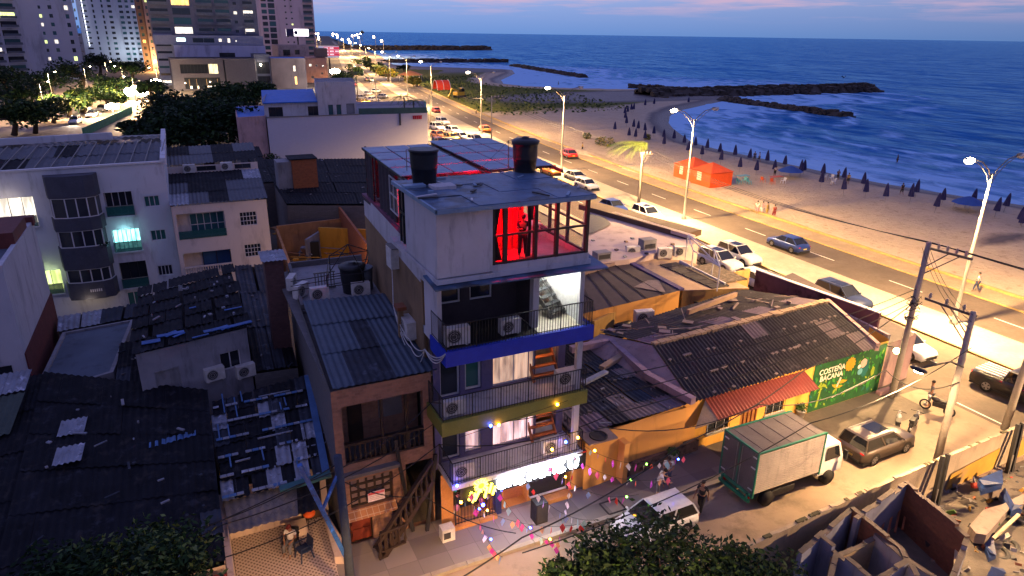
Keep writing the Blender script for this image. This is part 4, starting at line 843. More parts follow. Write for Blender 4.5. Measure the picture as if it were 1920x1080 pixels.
window(T, A, B, hs[1], darkwood, M('window_drape', (.20, .14, .14), .8, scale=4), 5, 4, depth=.25, bw=.09)
d = window(T, A, B, hs[2], darkwood, rdoor, 1, 1, depth=.2, name='door', pane='door_leaf')
g = MB(); 
for z in (.15, .85): g.box((4.15, 23.42, z), (4.88, 23.47, z+.5), rdoor)
g.build('panel', d); window(T, A, B, hs[3], darkwood, pdark, 1, 1, depth=.2)
g = MB(); g.box((3.75, 23.0, 3.45), (6.2, 23.3, 3.6), gwall); g.build('ledge', T); g = MB(); g.add([(3.8, 22.9, 1.5), (6.0, 22.9, 1.5), (6.0, 23.3, 1.72), (3.8, 23.3, 1.72)], [(0, 1, 2, 3)], M('sill_tiles', (.35, .16, .07), .8, kind='tiles', scale=2, col2=(.5, .4, .3))); g.build('ledge', T)
g = MB(); corr(g, (3.85, 23.25, 7.36), (7.95, 23.2, 7.36), (8.35, 31.8, 7.55), (4.3, 32.4, 7.55), [tin5, tin5, tin5, tin5, tin2, tin5], 3, 5, .24, .03, 3); g.build('roof', T)
g = MB(); g.prism([(4.2, 32.2), (8.4, 31.8), (8.75, 39), (4.6, 39.2)], 7.05, 7.16, concw); g.build('terrace', T)
g = MB(); g.bar((4.25, 32.3, 7.3), (4.65, 39.2, 7.3), .15, .3, gwall); g.bar((4.65, 39.1, 7.3), (8.8, 39, 7.3), .15, .35, gwall); g.build('parapet', T)
s = stairs(T, (4.9, 22.3, .1), (7.3, 22.75, 2.9), .8, 11, darkwood, darkwood, 'outside_stairs')
balusters(T, (4.95, 21.9), (6.0, 22.05), .5, .9, darkwood, .22, 'balustrade')
g = MB(); n = 10
for i in range(n+1): t = i/n; p = Vector((4.9, 21.9, .1)).lerp(Vector((7.3, 22.35, 2.9)), t); g.lathe(tuple(p), [(.05, 0), (.09, .2), (.04, .45), (.06, .85)], darkwood, 6)
g.bar((4.85, 21.9, .95), (7.35, 22.35, 3.85), .16, .12, darkwood); g.build('balustrade', T)
# notice in the window
sgn = M('notice_white', (.65, .55, .58), .7); rt = M('notice_red', (.6, .03, .03), .7)
g = MB(); g.box((4.85, 23.2, 2.0), (5.55, 23.23, 2.45), sgn); g.box((4.87, 23.19, 2.33), (5.53, 23.2, 2.43), M('notice_pink', (.6, .12, .15)))
for k in range(3): g.box((4.93, 23.192, 2.08+.08*k), (5.46, 23.198, 2.10+.08*k), M('notice_grey', (.4, .33, .36)))
g.text('VENDO', (4.9, 23.185, 2.34), (1, 0, 0), (0, 0, 1), .11, rt, .004); g.build('notice', None, 'small white notice with red lettering hung in the brick house window', 'notice', loc=(4.85, 23.2, 2.0))
GR = 'air conditioners on the brick house terrace'
for (px, py), lb, rz in (((788/4+480, 470+300/4+8), 'air conditioner on the blue terrace facing the street beside the ochre wall', 0), ((600, 562), 'dark-fronted air conditioner at the centre of the blue terrace', 0), ((565, 556), 'air conditioner at the left edge of the blue terrace', .8), ((548, 540), 'rearmost air conditioner along the left edge of the blue terrace', 1.2)):
    x, y = G(px, py, 7.2); aircon((x, y, 7.17), rz, lb, 1.1, GR)
x, y = G(610, 540, 7.2); g = MB(); 
for i in range(7): g.box((x-.5+.16*i, y-.05, 7.17), (x-.46+.16*i, y+.05, 8.1), galv)
g.box((x-.55, y-.06, 7.2), (x+.55, y+.06, 7.27), galv); g.box((x-.55, y-.06, 8.05), (x+.55, y+.06, 8.12), galv); g.build('metal_grate', None, 'white barred grate leaning on the terrace wall', 'grate', loc=(x, y, 7.17))
tx, ty = G(683, 540, 7.2); tank((tx, ty, 7.17), .5, 1.3, 'grey ribbed water tank on the brick house terrace', False, M('tank_grey', (.10, .12, .15), .5), .95)
tx, ty = G(663, 545, 7.2); tank((tx, ty, 7.17), .65, 1.5, 'dark water tank under a blue tarp on the brick house terrace', True)
def frame_rig():
    g = MB(); P = [G3(612, 520, 8.4), G3(680, 512, 8.4), G3(690, 470, 8.6), G3(617, 480, 8.6)]
    ap = G3(652, 458, 9.6)
    for p in P: g.tube([p, (p[0], p[1], 7.1)], .03, blk, 5); g.tube([p, ap], .025, blk, 5)
    for z in (0, -.5):
        for a, b in zip(P, P[1:]+P[:1]): g.tube([(a[0], a[1], a[2]+z), (b[0], b[1], b[2]+z)], .025, blk, 5)
    for k in range(3):
        a, b = G3(545, 528+k*9, 8.6-.4*k), G3(640, 512+k*9, 8.6-.4*k); g.tube([a, b], .022, blk, 5)
    g.build('steel_frame', None, 'rusty open steel gazebo frame on the terrace edge', 'steel frame', loc=(P[0][0], P[0][1], 7.1))
frame_rig()
# brick chimney-like stair tower left of it
bx, by = G(520, 700, 3.2)
T = thing('stair_tower', 'thin dark brick shaft with a small blue tin cap', 'tower', (2.2, 37, 0), world=True)
p1 = G(508, 500, 8.6); g = MB(); x0, y0 = 3.05, 36.2; g.box((x0, y0, 3), (x0+.95, y0+1.1, 8.6), M('brick_dark', (.10, .05, .05), .9, kind='brick', col2=(.06, .05, .05))); g.build('shaft', T)
g = MB(); corr(g, (x0-.15, y0-.2, 8.62), (x0+1.15, y0-.2, 8.62), (x0+1.15, y0+1.3, 8.8), (x0-.15, y0+1.3, 8.8), [tin3], 1, 2, .22, .03); g.build('cap', T)
# low house with the patio
T = thing('patio_house', 'low tin-roofed house with a verandah over a tiled patio', 'house', (-.5, 24, 0), world=True)
cream = M('cream_render', (.50, .40, .34), .85, kind='stain', var=.12)
g = MB(); wall(g, (-.45, 25.6), (3.6, 25.6), 0, 2.6, cream, [(.3, 2.0, .75, 1.9), (2.9, 3.8, .02, 2.0)], .15); wall(g, (-.5, 32), (-.45, 22.6), 0, 2.75, cream, (), .1); g.build('wall', T)
window(T, (-.45, 25.6), (3.6, 25.6), (.3, 2.0, .75, 1.9), wfd, pdark, 5, 1, name='window'); g = MB(); g.box((2.55, 25.5, .02), (3.3, 25.62, 2.0), M('doorway_dark', (.05, .03, .02))); g.build('door', T)
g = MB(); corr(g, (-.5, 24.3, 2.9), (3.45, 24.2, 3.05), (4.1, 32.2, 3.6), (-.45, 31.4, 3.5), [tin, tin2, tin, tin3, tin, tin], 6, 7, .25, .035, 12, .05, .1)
for r in range(6):
    yy = 24.4+r*1.27; zz = 3.0+(yy-24.3)*.083+.09
    for q in range(15):
        if rnd.random() < .72: x = -.35+q*.27+r*.02; g.bar((x, yy-.09, zz), (x, yy+.07, zz+.01), .25, .03, rnd.choice([tin3, tin3, tin4]))
for k in range(15):
    x = rnd.uniform(-.3, 3.6); y = rnd.uniform(25, 31); z = 2.98+(y-24.3)*.083
    if rnd.random() < .5: g.bar((x, y, z+.08), (x+rnd.uniform(.5, 1.6), y, z+.1), .07, .05, tin3)
    else: g.bar((x, y, z+.08), (x, y+rnd.uniform(.5, 1.8), z+.18), .06, .05, tin4)
g.bar((3.45, 24.2, 3.2), (4.1, 32, 3.75), .3, .08, tin4); g.build('roof', T)
g = MB(); corr(g, (-.4, 22.9, 2.45), (2.9, 22.9, 2.5), (3.2, 24.5, 2.9), (-.45, 24.5, 2.8), [tin, tin2, gwall], 1, 4, .25, .03, 5); g.build('verandah_roof', T)
tealm = M('teal_paint', (.02, .10, .11), .6); g = MB(); g.bar((1.6, 24.0, 3.1), (3.6, 24.0, 3.25), .35, .12, tealm); g.build('fascia', T)
g = MB(); g.box((1.75, 24.6, 0), (2.55, 25.2, .55), cream); g.build('planter', T)
lat = M('patio_tiles', (.46, .38, .33), .7, kind='lattice', var=.1, bump=.05, col2=(.16, .12, .10)); g = MB(); g.face([(-.4, 20.6, .16), (3.1, 20.6, .16), (3.5, 25.6, .16), (-.4, 25.6, .16)], lat); g.build('patio', kind='structure')
g = MB(); g.prism([(-.62, 20.4), (-.42, 20.4), (-.42, 25.5), (-.62, 25.5)], 0, 2.5, cream); g.build('boundary_wall', None, 'pale narrow wall between the patio and the dark tin roof', 'wall', loc=(-.5, 20.4, 0))
g = MB(); g.prism([(3.2, 22.4), (3.72, 22.2), (3.72, 23.2), (3.45, 25.4), (3.3, 25.4)], 0, .5, cream); g.build('boundary_wall', None, 'low patio wall ending beside the brick house door', 'wall', loc=(3.3, 22.4, 0))
# big dark tin roofs at the lower left
T = thing('tin_roofed_shed', 'very wide nearly black corrugated shed roof with two pale skylight sheets', 'shed', (-9, 22, 0), world=True)
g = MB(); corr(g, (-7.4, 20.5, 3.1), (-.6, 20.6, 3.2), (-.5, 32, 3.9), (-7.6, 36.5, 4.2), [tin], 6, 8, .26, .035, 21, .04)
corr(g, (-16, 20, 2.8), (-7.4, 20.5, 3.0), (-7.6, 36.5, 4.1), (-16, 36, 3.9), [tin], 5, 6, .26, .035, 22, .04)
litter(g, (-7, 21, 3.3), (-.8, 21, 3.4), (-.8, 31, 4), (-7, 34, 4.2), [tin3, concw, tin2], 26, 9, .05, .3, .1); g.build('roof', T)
for px, py in ((135, 800), (128, 852)):
    g = MB()
    x, y = G(px, py, 3.95); corr(g, (x-.5, y-.6, 3.86), (x+.5, y-.6, 3.88), (x+.55, y+.6, 3.98), (x-.45, y+.6, 3.97), [tin3], 1, 1, .22, .035, 3); g.build('skylight', T)
g = MB(); x, y = G(325, 828, 3.6); corr(g, (x-.9, y-.3, 3.65), (x+.9, y-.1, 3.7), (x+.9, y+.3, 3.75), (x-.9, y+.1, 3.7), [tin4], 1, 1, .22, .03, 3); g.build('skylight', T)
g = MB(); x, y = G(400, 980, 3.3); corr(g, (x-.4, y-.8, 3.34), (x+.3, y-.8, 3.34), (x+.3, y+.5, 3.45), (x-.4, y+.5, 3.45), [tin2], 1, 1, .22, .03, 3); g.build('skylight', T)
g = MB(); wall(g, (-16, 20.7), (-.65, 20.7), 0, 3.0, M('shop_wall', (.42, .32, .25), .85), [(11.2, 12.6, .2, 2.3)], .2); wall(g, (-.65, 20.7), (-.62, 31), 0, 3.1, M('shop_wall')); g.build('wall', T)
redp = M('sign_red_paint', (.26, .035, .02), .6, scale=3); g = MB(); g.box((-2.6, 20.25, 2.35), (-.62, 20.4, 2.95), redp); g.box((-2.65, 20.22, 2.30), (-.6, 20.42, 2.35), cream)
for k, w_ in enumerate((.5, .5)):
    for j in range(7): g.box((-2.45+j*.075, 20.23, 2.66-.1*k), (-2.4+j*.075+.01*(j % 2), 20.25, 2.72-.1*k), sgn)
g.build('shop_sign', None, 'dark red shop fascia with two small lines of pale lettering behind the leaves', 'sign', loc=(-2.6, 20.3, 2.3))
# small pale-edged roof at the far left edge
T = thing('lean_to', 'ribbed lean-to with a pale lower roof strip at the left frame edge', 'shed', (-9.6, 33.8, 0), world=True)
g = MB(); corr(g, (-10.5, 33.6, 4.6), (-7.9, 34.0, 4.6), (-7.8, 35.6, 4.9), (-10.5, 35.4, 4.9), [tin3], 1, 3, .24, .04, 2); g.build('roof', T)
g = MB(); corr(g, (-10.5, 31.2, 3.9), (-8.2, 31.4, 3.9), (-7.9, 33.9, 4.55), (-10.5, 33.6, 4.55), [M('green_boards', (.05, .07, .06), .8)], 1, 3, .3, .04, 2); g.build('screen', T)
# mid grey house
T = house('grey_house', 'plain grey house with a boarded window and a broken dark tin roof', 'house', [(-3.25, 33.0), (1.68, 34.2), (1.6, 41.5), (-3.2, 41)], 0, 5.9, M('grey_blue_render', (.26, .26, .30), .9, kind='stain', var=.2), {0: [(.6, 1.7, 3.75, 4.8, dict(nx=1, pm=concw, fm=concw, depth=.05)), (3.6, 4.6, 3.9, 4.85, dict(nx=2, fm=wfw))]}, roofm=False)
g = MB(); corr(g, (-3.45, 32.7, 5.95), (1.85, 34.0, 6.0), (1.75, 43.2, 6.5), (-3.3, 41.3, 6.3), [tin], 6, 7, .26, .035, 31, .06, .15)
for k in range(12): x = rnd.uniform(-3, 1); y = 33.1+rnd.random()**2*4; g.bar((x, y, 6.12+(y-33)*.05), (x+rnd.uniform(.2, 1.3), y+rnd.uniform(0, .35), 6.14+(y-33)*.05), rnd.uniform(.08, .4), .03, M('tarp_bright_blue', (.02, .09, .30), .6, var=.5, scale=2))
litter(g, (-3, 33.4, 6.05), (1.5, 34.2, 6.1), (1.5, 41, 6.5), (-3, 41, 6.4), [tin3, concw], 18, 6, .05, .3, .1); g.build('roof', T)
aircon((-.1, 33.6, 3.6), .24, 'air conditioner on the grey house wall left of its black window', 1.1, 'air conditioners of the grey house'); aircon((1.35, 33.95, 3.3), .24, 'air conditioner at the grey house corner right of its black window', 1.1, 'air conditioners of the grey house')
# strip of dark low roofs and courtyards between
def lowroof(name, lb, A, B, C_, D, z0=0, mats=(tin, tin2), rows=3, cols=4, seed=1, n=8, wm=gwall, cat='shed'):
    t = thing(name, lb, cat, (A[0], A[1], z0), world=True); g = MB()
    P = [A, B, C_, D]
    for a, b in zip(P, P[1:]+P[:1]): g.face([(a[0], a[1], z0), (b[0], b[1], z0), (b[0], b[1], b[2]-.08), (a[0], a[1], a[2]-.08)], wm)
    g.build('wall', t); g = MB(); corr(g, A, B, C_, D, list(mats), rows, cols, .26, .035, seed, .04, .1); litter(g, A, B, C_, D, [tin2, concw, wood], n, seed, .06, .3, .1); g.build('roof', t); return t
lowroof('tin_roofed_shed', 'dark ribbed roof strip between the grey house and the brick shaft', (1.75, 33.9, 3.5), (3.9, 33.9, 3.4), (4.6, 50, 4.0), (2.2, 50, 4.2), seed=4)
lowroof('tin_roofed_shed', 'narrow dark ribbed lean-to roof against the left side of the grey house', (-4.6, 33.6, 3.6), (-3.3, 33.5, 3.7), (-3.25, 39, 4.2), (-4.5, 39, 4.1), seed=5, rows=2, cols=2)
T = house('flat_roofed_house', 'house with a plain blue-grey flat roof left of the grey house', 'house', [(-8.0, 35.2), (-4.7, 36.4), (-4.0, 43.5), (-7.6, 43)], 0, 3.6, concw, roofm=M('flat_roof_blue', (.085, .11, .15), .8, kind='stain', scale=.6), parapet=.12)
lowroof('verandah_roof', 'pale-edged corrugated strip roof in front of the white apartment block', (-7.9, 43.6, 3.5), (-2.5, 44.6, 3.5), (-2.2, 46.2, 3.8), (-8.0, 45.4, 3.8), mats=(tin3, tin2), rows=1, cols=5, seed=6, n=4)
# house at the left edge: white over red
whb = M('white_blue_render', (.40, .41, .46), .85, kind='stain', var=.1, scale=.8); dred = M('dark_red_render', (.10, .02, .02), .9)
T = house('white_and_red_house', 'tall plain white house with a dark red lower wall at the left frame edge', 'house', [(-16, 37.2), (-8.3, 37.2), (-8.3, 46.2), (-16, 46.2)], 0, 9.4, whb, {0: [(6.3, 7.1, 3.6, 4.6, dict(nx=1)), (6.0, 6.9, 6.6, 7.6, dict(nx=1))]}, roofm=M('flat_roof_blue'), parapet=.2)
g = MB(); g.box((-8.3, 37.15, 0), (-8.24, 46.25, 5.1), dred); g.box((-16, 45.6, 9.4), (-8.2, 46.2, 9.9), M('roof_room_red', (.12, .03, .025))); g.box((-12, 41, 9.4), (-8.35, 44.5, 10.2), M('roof_room_red')); g.build('red_wall', T)
# ------------------------------------------------------------------ white L-shaped apartment block, y 55
wb = M('apartment_white', (.50, .52, .58), .85, kind='stain', var=.1, scale=.7); char = M('charcoal_render', (.055, .06, .085), .85); slate = M('slate_tin', (.03, .035, .055), .6, var=.3)
T = thing('apartment_block', 'white and charcoal four-storey apartment block with lit green-blue balcony', 'building', (-14, 55, 0), world=True)
def wx(px, py=400): return GY(px, py, 55)
Y = 55; XA, XB = -14.0, -1.37
hol = [(8.55, 10.3, 7.4, 9.1), (8.6, 10.35, 4.75, 6.35), (8.65, 10.4, 1.95, 3.9), (11.0, 12.0, 7.85, 8.65), (11.05, 12.05, 5.3, 6.1), (11.1, 12.1, 2.55, 3.35), (8.8, 9.7, .1, 1.6), (4.3, 5.0, .2, 1.2), (5.4, 6.2, .2, 1.4), (6.6, 7.3, .2, 1.3),
       (.5, 4.4, 7.2, 9.2), (.5, 4.1, 4.6, 6.4), (1.5, 5.0, 2.2, 3.9)]
g = MB(); wall(g, (XA, Y), (XB, Y), 0, 10.95, wb, hol[:6]+hol[6:7]+hol[10:], .9); wall(g, (XB, Y), (XB+.1, 71), 0, 10.95, wb); wall(g, (XB+.1, 71), (XA, 71), 0, 10.95, wb); g.build('wall', T)
lita = EM('room_lit_aqua', (.35, 1, .95), 2.2, 1.6); litg = EM('room_lit_green', (.85, 1, .35), 1.7, .9); litw = EM('room_lit_white', (1, .88, .70), 1.5, 1.2); lito = EM('room_lit_amber', (1, .55, .16), 2.2, 1.); 
spec = [dict(fm=wfw, pm=pdark, nx=4, bw=.05, depth=.6), dict(fm=wfw, pm=lita, nx=6, bw=.05, depth=.6), dict(fm=wfd, pm=pdark, nx=3, depth=.6), dict(nx=3, pm=pteal), dict(nx=3, pm=pteal), dict(nx=4, pm=pdark), dict(nx=2, pm=pteal, depth=.1)]
for h, k in zip(hol[:7], spec): window(T, (XA, Y), (XB, Y), h, **{**dict(fm=wfw, depth=.6 if h[1]-h[0] > 1.5 else .16), **k})
for h, pm in ((hol[10], litw), (hol[11], pdark), (hol[12], litg)): window(T, (XA, Y), (XB, Y), h, wfw, pm, 5, 1, depth=.8)
glassb = GL('balcony_glass', (.02, .10, .10), .75)
for h in hol[:3]+hol[10:]:
    g = MB(); g.box((XA+h[0]-.05, Y-.16, h[2]-.12), (XA+h[1]+.05, Y, h[2]), wb); g.box((XA+h[0], Y-.14, h[2]), (XA+h[1], Y-.12, h[2]+.7), glassb); g.box((XA+h[0], Y-.15, h[2]+.7), (XA+h[1], Y-.11, h[2]+.75), galv); g.build('balcony', T)
g = MB()
for z0, z1 in ((-.0, 1.8), (3.1, 4.9), (5.7, 7.3), (9.1, 10.6)): 
    pass
n = 8
def bay(z0, z1, m, nm):
    g = MB(); pts = [(XA+5.2, Y), (XA+5.4, Y-.8), (XA+6.3, Y-1.05), (XA+7.6, Y-1.05), (XA+8.2, Y-.8), (XA+8.4, Y)]; g.prism(pts, z0, z1, m); g.build(nm, T)
for z0, z1, m in ((1.75, 3.0, char), (4.0, 5.6, char), (6.8, 8.3-.6, char), (9.1, 10.6, char)): bay(z0, z1, m, 'bay_panel')
for k, (z0, z1) in enumerate(((3.0, 4.0), (5.6, 6.8), (7.7, 9.1))):
    g = MB(); pts = [(XA+5.3, Y), (XA+5.5, Y-.7), (XA+6.3, Y-.95), (XA+7.6, Y-.95), (XA+8.1, Y-.7), (XA+8.3, Y)]; g.prism(pts, z0, z1, pdark); f = g.build('bay_window', T)
    g = MB()
    for p in pts+[((XA+6.95), Y-.95)]: g.bar((*p, z0), (*p, z1), .07, .07, wfw)
    for a, b in zip(pts, pts[1:]): g.bar((*a, z1-.03), (*b, z1-.03), .06, .06, wfw); g.bar((*a, z0+.03), (*b, z0+.03), .06, .06, wfw)
    g.build('frame', f)
g = MB(); yy = Y-1.06
for j in range(6): g.box((XA+6.7+j*.13, yy-.02, 2.3), (XA+6.78+j*.13, yy, 2.5), wfw)
g.build('nameplate', T)
# ribbed roof behind a parapet
g = MB(); corr(g, (XA, Y+.2, 10.85), (XB-.1, Y+.2, 10.85), (XB-.1, Y+7, 11.5), (XA, Y+7, 11.5), [slate, slate, tin], 2, 9, .5, .05, 5); corr(g, (XA, Y+15.8, 10.8), (XB, Y+15.8, 10.8), (XB-.1, Y+7, 11.5), (XA, Y+7, 11.5), [slate, tin], 2, 8, .5, .05, 6); g.build('roof', T)
g = MB()
for x in frange(XA+.4, XB-.2, .95): g.bar((x-.35, Y+.3, 11.05), (x+.1, Y+7, 11.68), .05, .06, galv)
g.bar((XA, Y+.05, 10.98), (XB, Y+.05, 11.05), .3, .12, wfw); g.bar((XB, Y, 11.05), (XB+.05, Y+15.8, 11.2), .35, .5, wb); g.bar((XA, Y+10, 11.6), (XA+9, Y+10.2, 11.75), .3, .5, wb); g.build('roof_trim', T)
pl('aqua_light', (XA+9.5, 54.6, 6.2), 25, (.4, 1, .95)); pl('green_light', (XA+4.4, 54.5, 3.8), 20, (.8, 1, .4)); pl('verandah_light', (XA+3, 54.2, 9.0), 30, (1, .8, .6)); pl('ground_light', (XA+6.5, 53.6, 1.6), 22, (1, .75, .5))
# round bush on the lit balcony is built with the plants
# cream block joined to it
crm = M('apartment_cream', (.60, .52, .48), .85, kind='stain', var=.1, scale=.7); doorb = M('blue_door', (.02, .07, .20), .5)
T = thing('apartment_block', 'cream three-storey block with a white balustrade and small barred windows', 'building', (-1.3, 54.2, 0), world=True)
XA, XB, Y = -1.33, 5.25, 54.2
hol = [(.25, 3.5, 5.4, 7.3), (.3, 3.6, 2.6, 4.3), (4.55, 5.75, 6.0, 7.05), (4.6, 5.8, 3.5, 4.5), (4.7, 5.85, 1.3, 2.2)]
g = MB(); wall(g, (XA, Y), (XB, Y), -.1, 7.9, crm, hol, .9); wall(g, (XB, Y), (XB+.5, Y+9), 0, 7.9, crm); wall(g, (XB+.5, Y+9), (XB+.9, Y+16), 0, 9.2, crm); g.build('wall', T)
window(T, (XA, Y), (XB, Y), (1.1, 3.5, 5.4, 7.1), wfw, pblue, 5, 2, depth=.85); window(T, (XA, Y), (XB, Y), (1.6, 3.6, 2.6, 4.2), wfd, doorb, 2, 1, depth=.85)
g = MB(); g.box((XA+.25, Y+.86, 5.4), (XA+3.5, Y+.89, 7.3), crm); g.box((XA+.3, Y+.86, 2.6), (XA+3.6, Y+.89, 4.3), crm); g.box((XA+.25, Y-.05, 5.4), (XA+3.5, Y, 6.0), GL('balcony_glass')); g.build('balcony', T)
for h in hol[2:]: window(T, (XA, Y), (XB, Y), h, wfw, pdark, 5, 3, depth=.12, bw=.035)
balusters(T, (XA+.3, Y-.05), (XA+3.6, Y-.05), 2.6, .6, crm, .17)
g = MB(); corr(g, (XA-.1, Y-.2, 8.0), (XB+.1, Y-.2, 8.0), (XB+.5, Y+8.6, 8.7), (XA, Y+8.6, 8.7), [slate, tin, tin3, slate], 3, 5, .3, .04, 5); corr(g, (XA, Y+9.2, 9.3), (XB+.6, Y+9.2, 9.4), (XB+.9, Y+16, 9.9), (XA, Y+16, 9.8), [slate, tin], 2, 4, .3, .04, 6); g.build('roof', T)
g = MB(); wall(g, (XA, Y+9), (XB+.5, Y+9), 8.5, 9.25, crm, [(2.2, 3.7, 8.75, 9.15), (5.2, 6.5, 8.75, 9.15)], .1); g.build('clerestory', T)
for h in [(2.2, 3.7, 8.75, 9.15), (5.2, 6.5, 8.75, 9.15)]: window(T, (XA, Y+9), (XB+.5, Y+9), h, wfd, pdark, 2, 1, depth=.09)
GA = 'air conditioners on the cream block'; aircon((.3, Y+8.6, 8.7), 0, 'air conditioner at the left end of the cream block roof step', 1.1, GA); aircon((3.2, Y+8.6, 8.7), 0, 'air conditioner between the two roof-step windows of the cream block', 1.1, GA)
aircon((4.6, 54.0, .2), 0, 'small unit on the cream block wall beneath its lowest barred window', .9, GA)
# ------------------------------------------------------------------ dark flat roofs, ruin and yellow walls behind
lowroof('low_roofed_house', 'wide near-black flat roof in front of the white warehouse with scattered scrap', (8.2, 66, 4.6), (17.5, 62, 4.6), (24, 88, 4.4), (8.5, 92, 4.6), mats=(tin,), rows=5, cols=6, seed=9, n=40, cat='house')
lowroof('low_roofed_house', 'dark roof left of the brick box behind the cream block', (6.2, 76, 4.8), (8.4, 76, 4.8), (9.5, 100, 5), (6.4, 100, 5), mats=(tin,), rows=3, cols=3, seed=10, n=12, cat='house')
bx = G(568, 352, 4.7); T = thing('brick_box', 'small orange brick rooftop room with a flat dark top', 'rooftop room', (bx[0], bx[1], 4.6), world=True)
g = MB(); g.box((bx[0]-.9, bx[1], 4.6), (bx[0]+1.6, bx[1]+2.6, 7.6), M('brick_orange', (.28, .085, .03), .9, kind='brick', col2=(.2, .12, .08))); g.box((bx[0]-2.3, bx[1]+.3, 4.6), (bx[0]-.9, bx[1]+2.6, 7.4), concw); g.build('wall', T); g = MB(); g.box((bx[0]-1.1, bx[1]-.1, 7.6), (bx[0]+1.7, bx[1]+2.7, 7.7), tin); g.build('roof', T)
yel = M('yellow_render', (.52, .26, .03), .85, kind='stain', var=.15, scale=.7); sienna = M('sienna_render', (.36, .18, .08), .9, kind='stain', var=.25)
T = thing('ruined_yard', 'roofless yellow and sienna walled yard lit from inside', 'yard', (7, 55, 0), world=True)
g = MB()
def wseg(p, q, z0, z1, m, th=.2): a = Vector((*p, (z0+z1)/2)); b = Vector((*q, (z0+z1)/2)); g.bar(a, b, th, z1-z0, m)
wseg(G(600, 458, 1.8), G(690, 462, 1.8), 0, 3.4, yel); wseg(G(520, 440, 2.6), G(640, 425, 2.6), 0, 3.4, sienna); wseg(G(520, 440, 2.6), G(545, 520, 2.0), 0, 3.2, sienna); wseg(G(575, 470, 2), G(600, 445, 2.4), 0, 3.0, concw); wseg(G(633, 400, 3.4), G(690, 480, 3.4), 0, 4.4, M('brick_orange')); wseg(G(545, 520, 2.4), G(690, 510, 2.4), 0, 2.3, yel); g.build('wall', T)
g = MB(); P = [(*G(525, 470, .3), .3), (*G(690, 480, .3), .3), (*G(690, 520, .3), .3), (*G(540, 528, .3), .3)]; g.face([(x, y, .02) for x, y, z in P], yel); g.build('yard_floor', T)
g = MB(); litter(g, (6.5, 58, .3), (13, 58, .3), (13.5, 68, .5), (7, 70, .5), [sienna, concw, wood, yel], 60, 3, .3, 1.3, 1.2); x, y = G(587, 465, 2); g.box((x-.5, y-.2, 1), (x+.5, y+.1, 2.6), blk); g.build('rubble', T, kind='stuff')
pl('yard_light', (*G(640, 475, 4.5), 4.5), 300, (1, .55, .12)); pl('yard_light', (*G(575, 470, 5), 5), 110, (1, .55, .25))
# ------------------------------------------------------------------ white warehouse
ww = M('warehouse_white', (.50, .49, .57), .9, kind='brick', var=.05, col2=(.43, .42, .49)); bluer = M('roof_blue', (.008, .12, .50), .55, var=.15, scale=.5)
T = thing('warehouse', 'long white blind-walled warehouse with green-edged roof deck and red lettering', 'building', (11.6, 106, 0), world=True)
XA, XB, Y = 11.6, 35.6, 106
P = [(XA, Y), (XB, Y-.9), (41.5, 124), (14.8, 129)]
g = MB()
for i in range(4): wall(g, P[i], P[(i+1) % 4], 0, 8.15, ww)
g.build('wall', T)
g = MB(); g.face([(*p, 7.6) for p in P], concw); g.build('roof', T)
g = MB(); grn = M('green_trim', (.06, .28, .20), .6); g.bar((25, Y+.1, 8.6), (XB, Y-.6, 8.5), .12, .9, M('green_screen', (.05, .11, .10))); g.bar((XB, Y-.8, 8.3), (41.3, 123.5, 8.3), .2, .25, grn); g.bar((XA, Y, 8.22), (25, Y-.4, 8.22), .3, .12, galv); g.build('roof_trim', T)
g = MB(); g.text('FARC', (33.0, Y-1.0, 7.15), (1, -.0375, 0), (0, 0, 1), .75, M('letter_red', (.35, .01, .03)), .03) if False else None
x0 = 33.2
for j in range(5): g.box((x0+j*.3, Y-.97, 7.25), (x0+.22+j*.3, Y-.9, 7.75-.05*(j % 2)), M('letter_red', (.35, .01, .03)))
g.box((x0-.05, Y-.96, 7.68), (x0+1.5, Y-.9, 7.8), M('letter_red')); g.build('wall_lettering', T)
g = MB(); g.box((31.0, Y-.95, 6.4), (31.25, Y-.8, 8.2), char); g.build('downpipe', T)
# rooftop rooms
T2 = thing('rooftop_room', 'blue-roofed room at the left end of the warehouse deck', 'rooftop room', (11.7, 108, 7.6), world=True)
g = MB(); wall(g, (11.6, 108), (19.6, 107.8), 7.6, 9.95, wh, [(.6, 2.6, 8.0, 9.4), (6.2, 7.8, 8.0, 9.4)], .2); wall(g, (14, 120), (11.6, 108), 7.6, 10.8, wh); g.build('wall', T2)
for h in ((.6, 2.6, 8.0, 9.4), (6.2, 7.8, 8.0, 9.4)): window(T2, (11.6, 108), (19.6, 107.8), h, wfd, pdark, 2, 1, depth=.15)
g = MB(); g.add([(11.4, 107.6, 9.95), (19.2, 107.4, 10.0), (20.5, 118, 11.0), (12.6, 118.5, 10.9), (11.4, 107.6, 10.1), (19.2, 107.4, 10.15), (20.5, 118, 11.15), (12.6, 118.5, 11.05)], [(0, 3, 2, 1), (4, 5, 6, 7), (0, 1, 5, 4), (1, 2, 6, 5), (2, 3, 7, 6), (3, 0, 4, 7)], bluer); g.build('roof', T2)
T2 = thing('rooftop_room', 'taller square white room with three openings on the warehouse deck', 'rooftop room', (19.4, 107.2, 7.6), world=True)
g = MB(); Q = [(19.2, 107.2), (24.9, 107.0), (26.6, 116), (20.6, 116.4)]
hh = [(1.5, 2.2, 8.1, 9.6), (2.7, 3.4, 8.1, 9.6), (4.2, 5.4, 8.2, 9.7)]
for i in range(4): wall(g, Q[i], Q[(i+1) % 4], 7.6, 12.9, wh, hh if i == 0 else (), .2)
g.build('wall', T2); g = MB(); g.face([(*q, 12.6) for q in Q], concw); g.build('roof', T2)
for h, pm in zip(hh, (pblue, pblue, concw)): window(T2, Q[0], Q[1], h, wfd, pm, 1, 1, depth=.15)
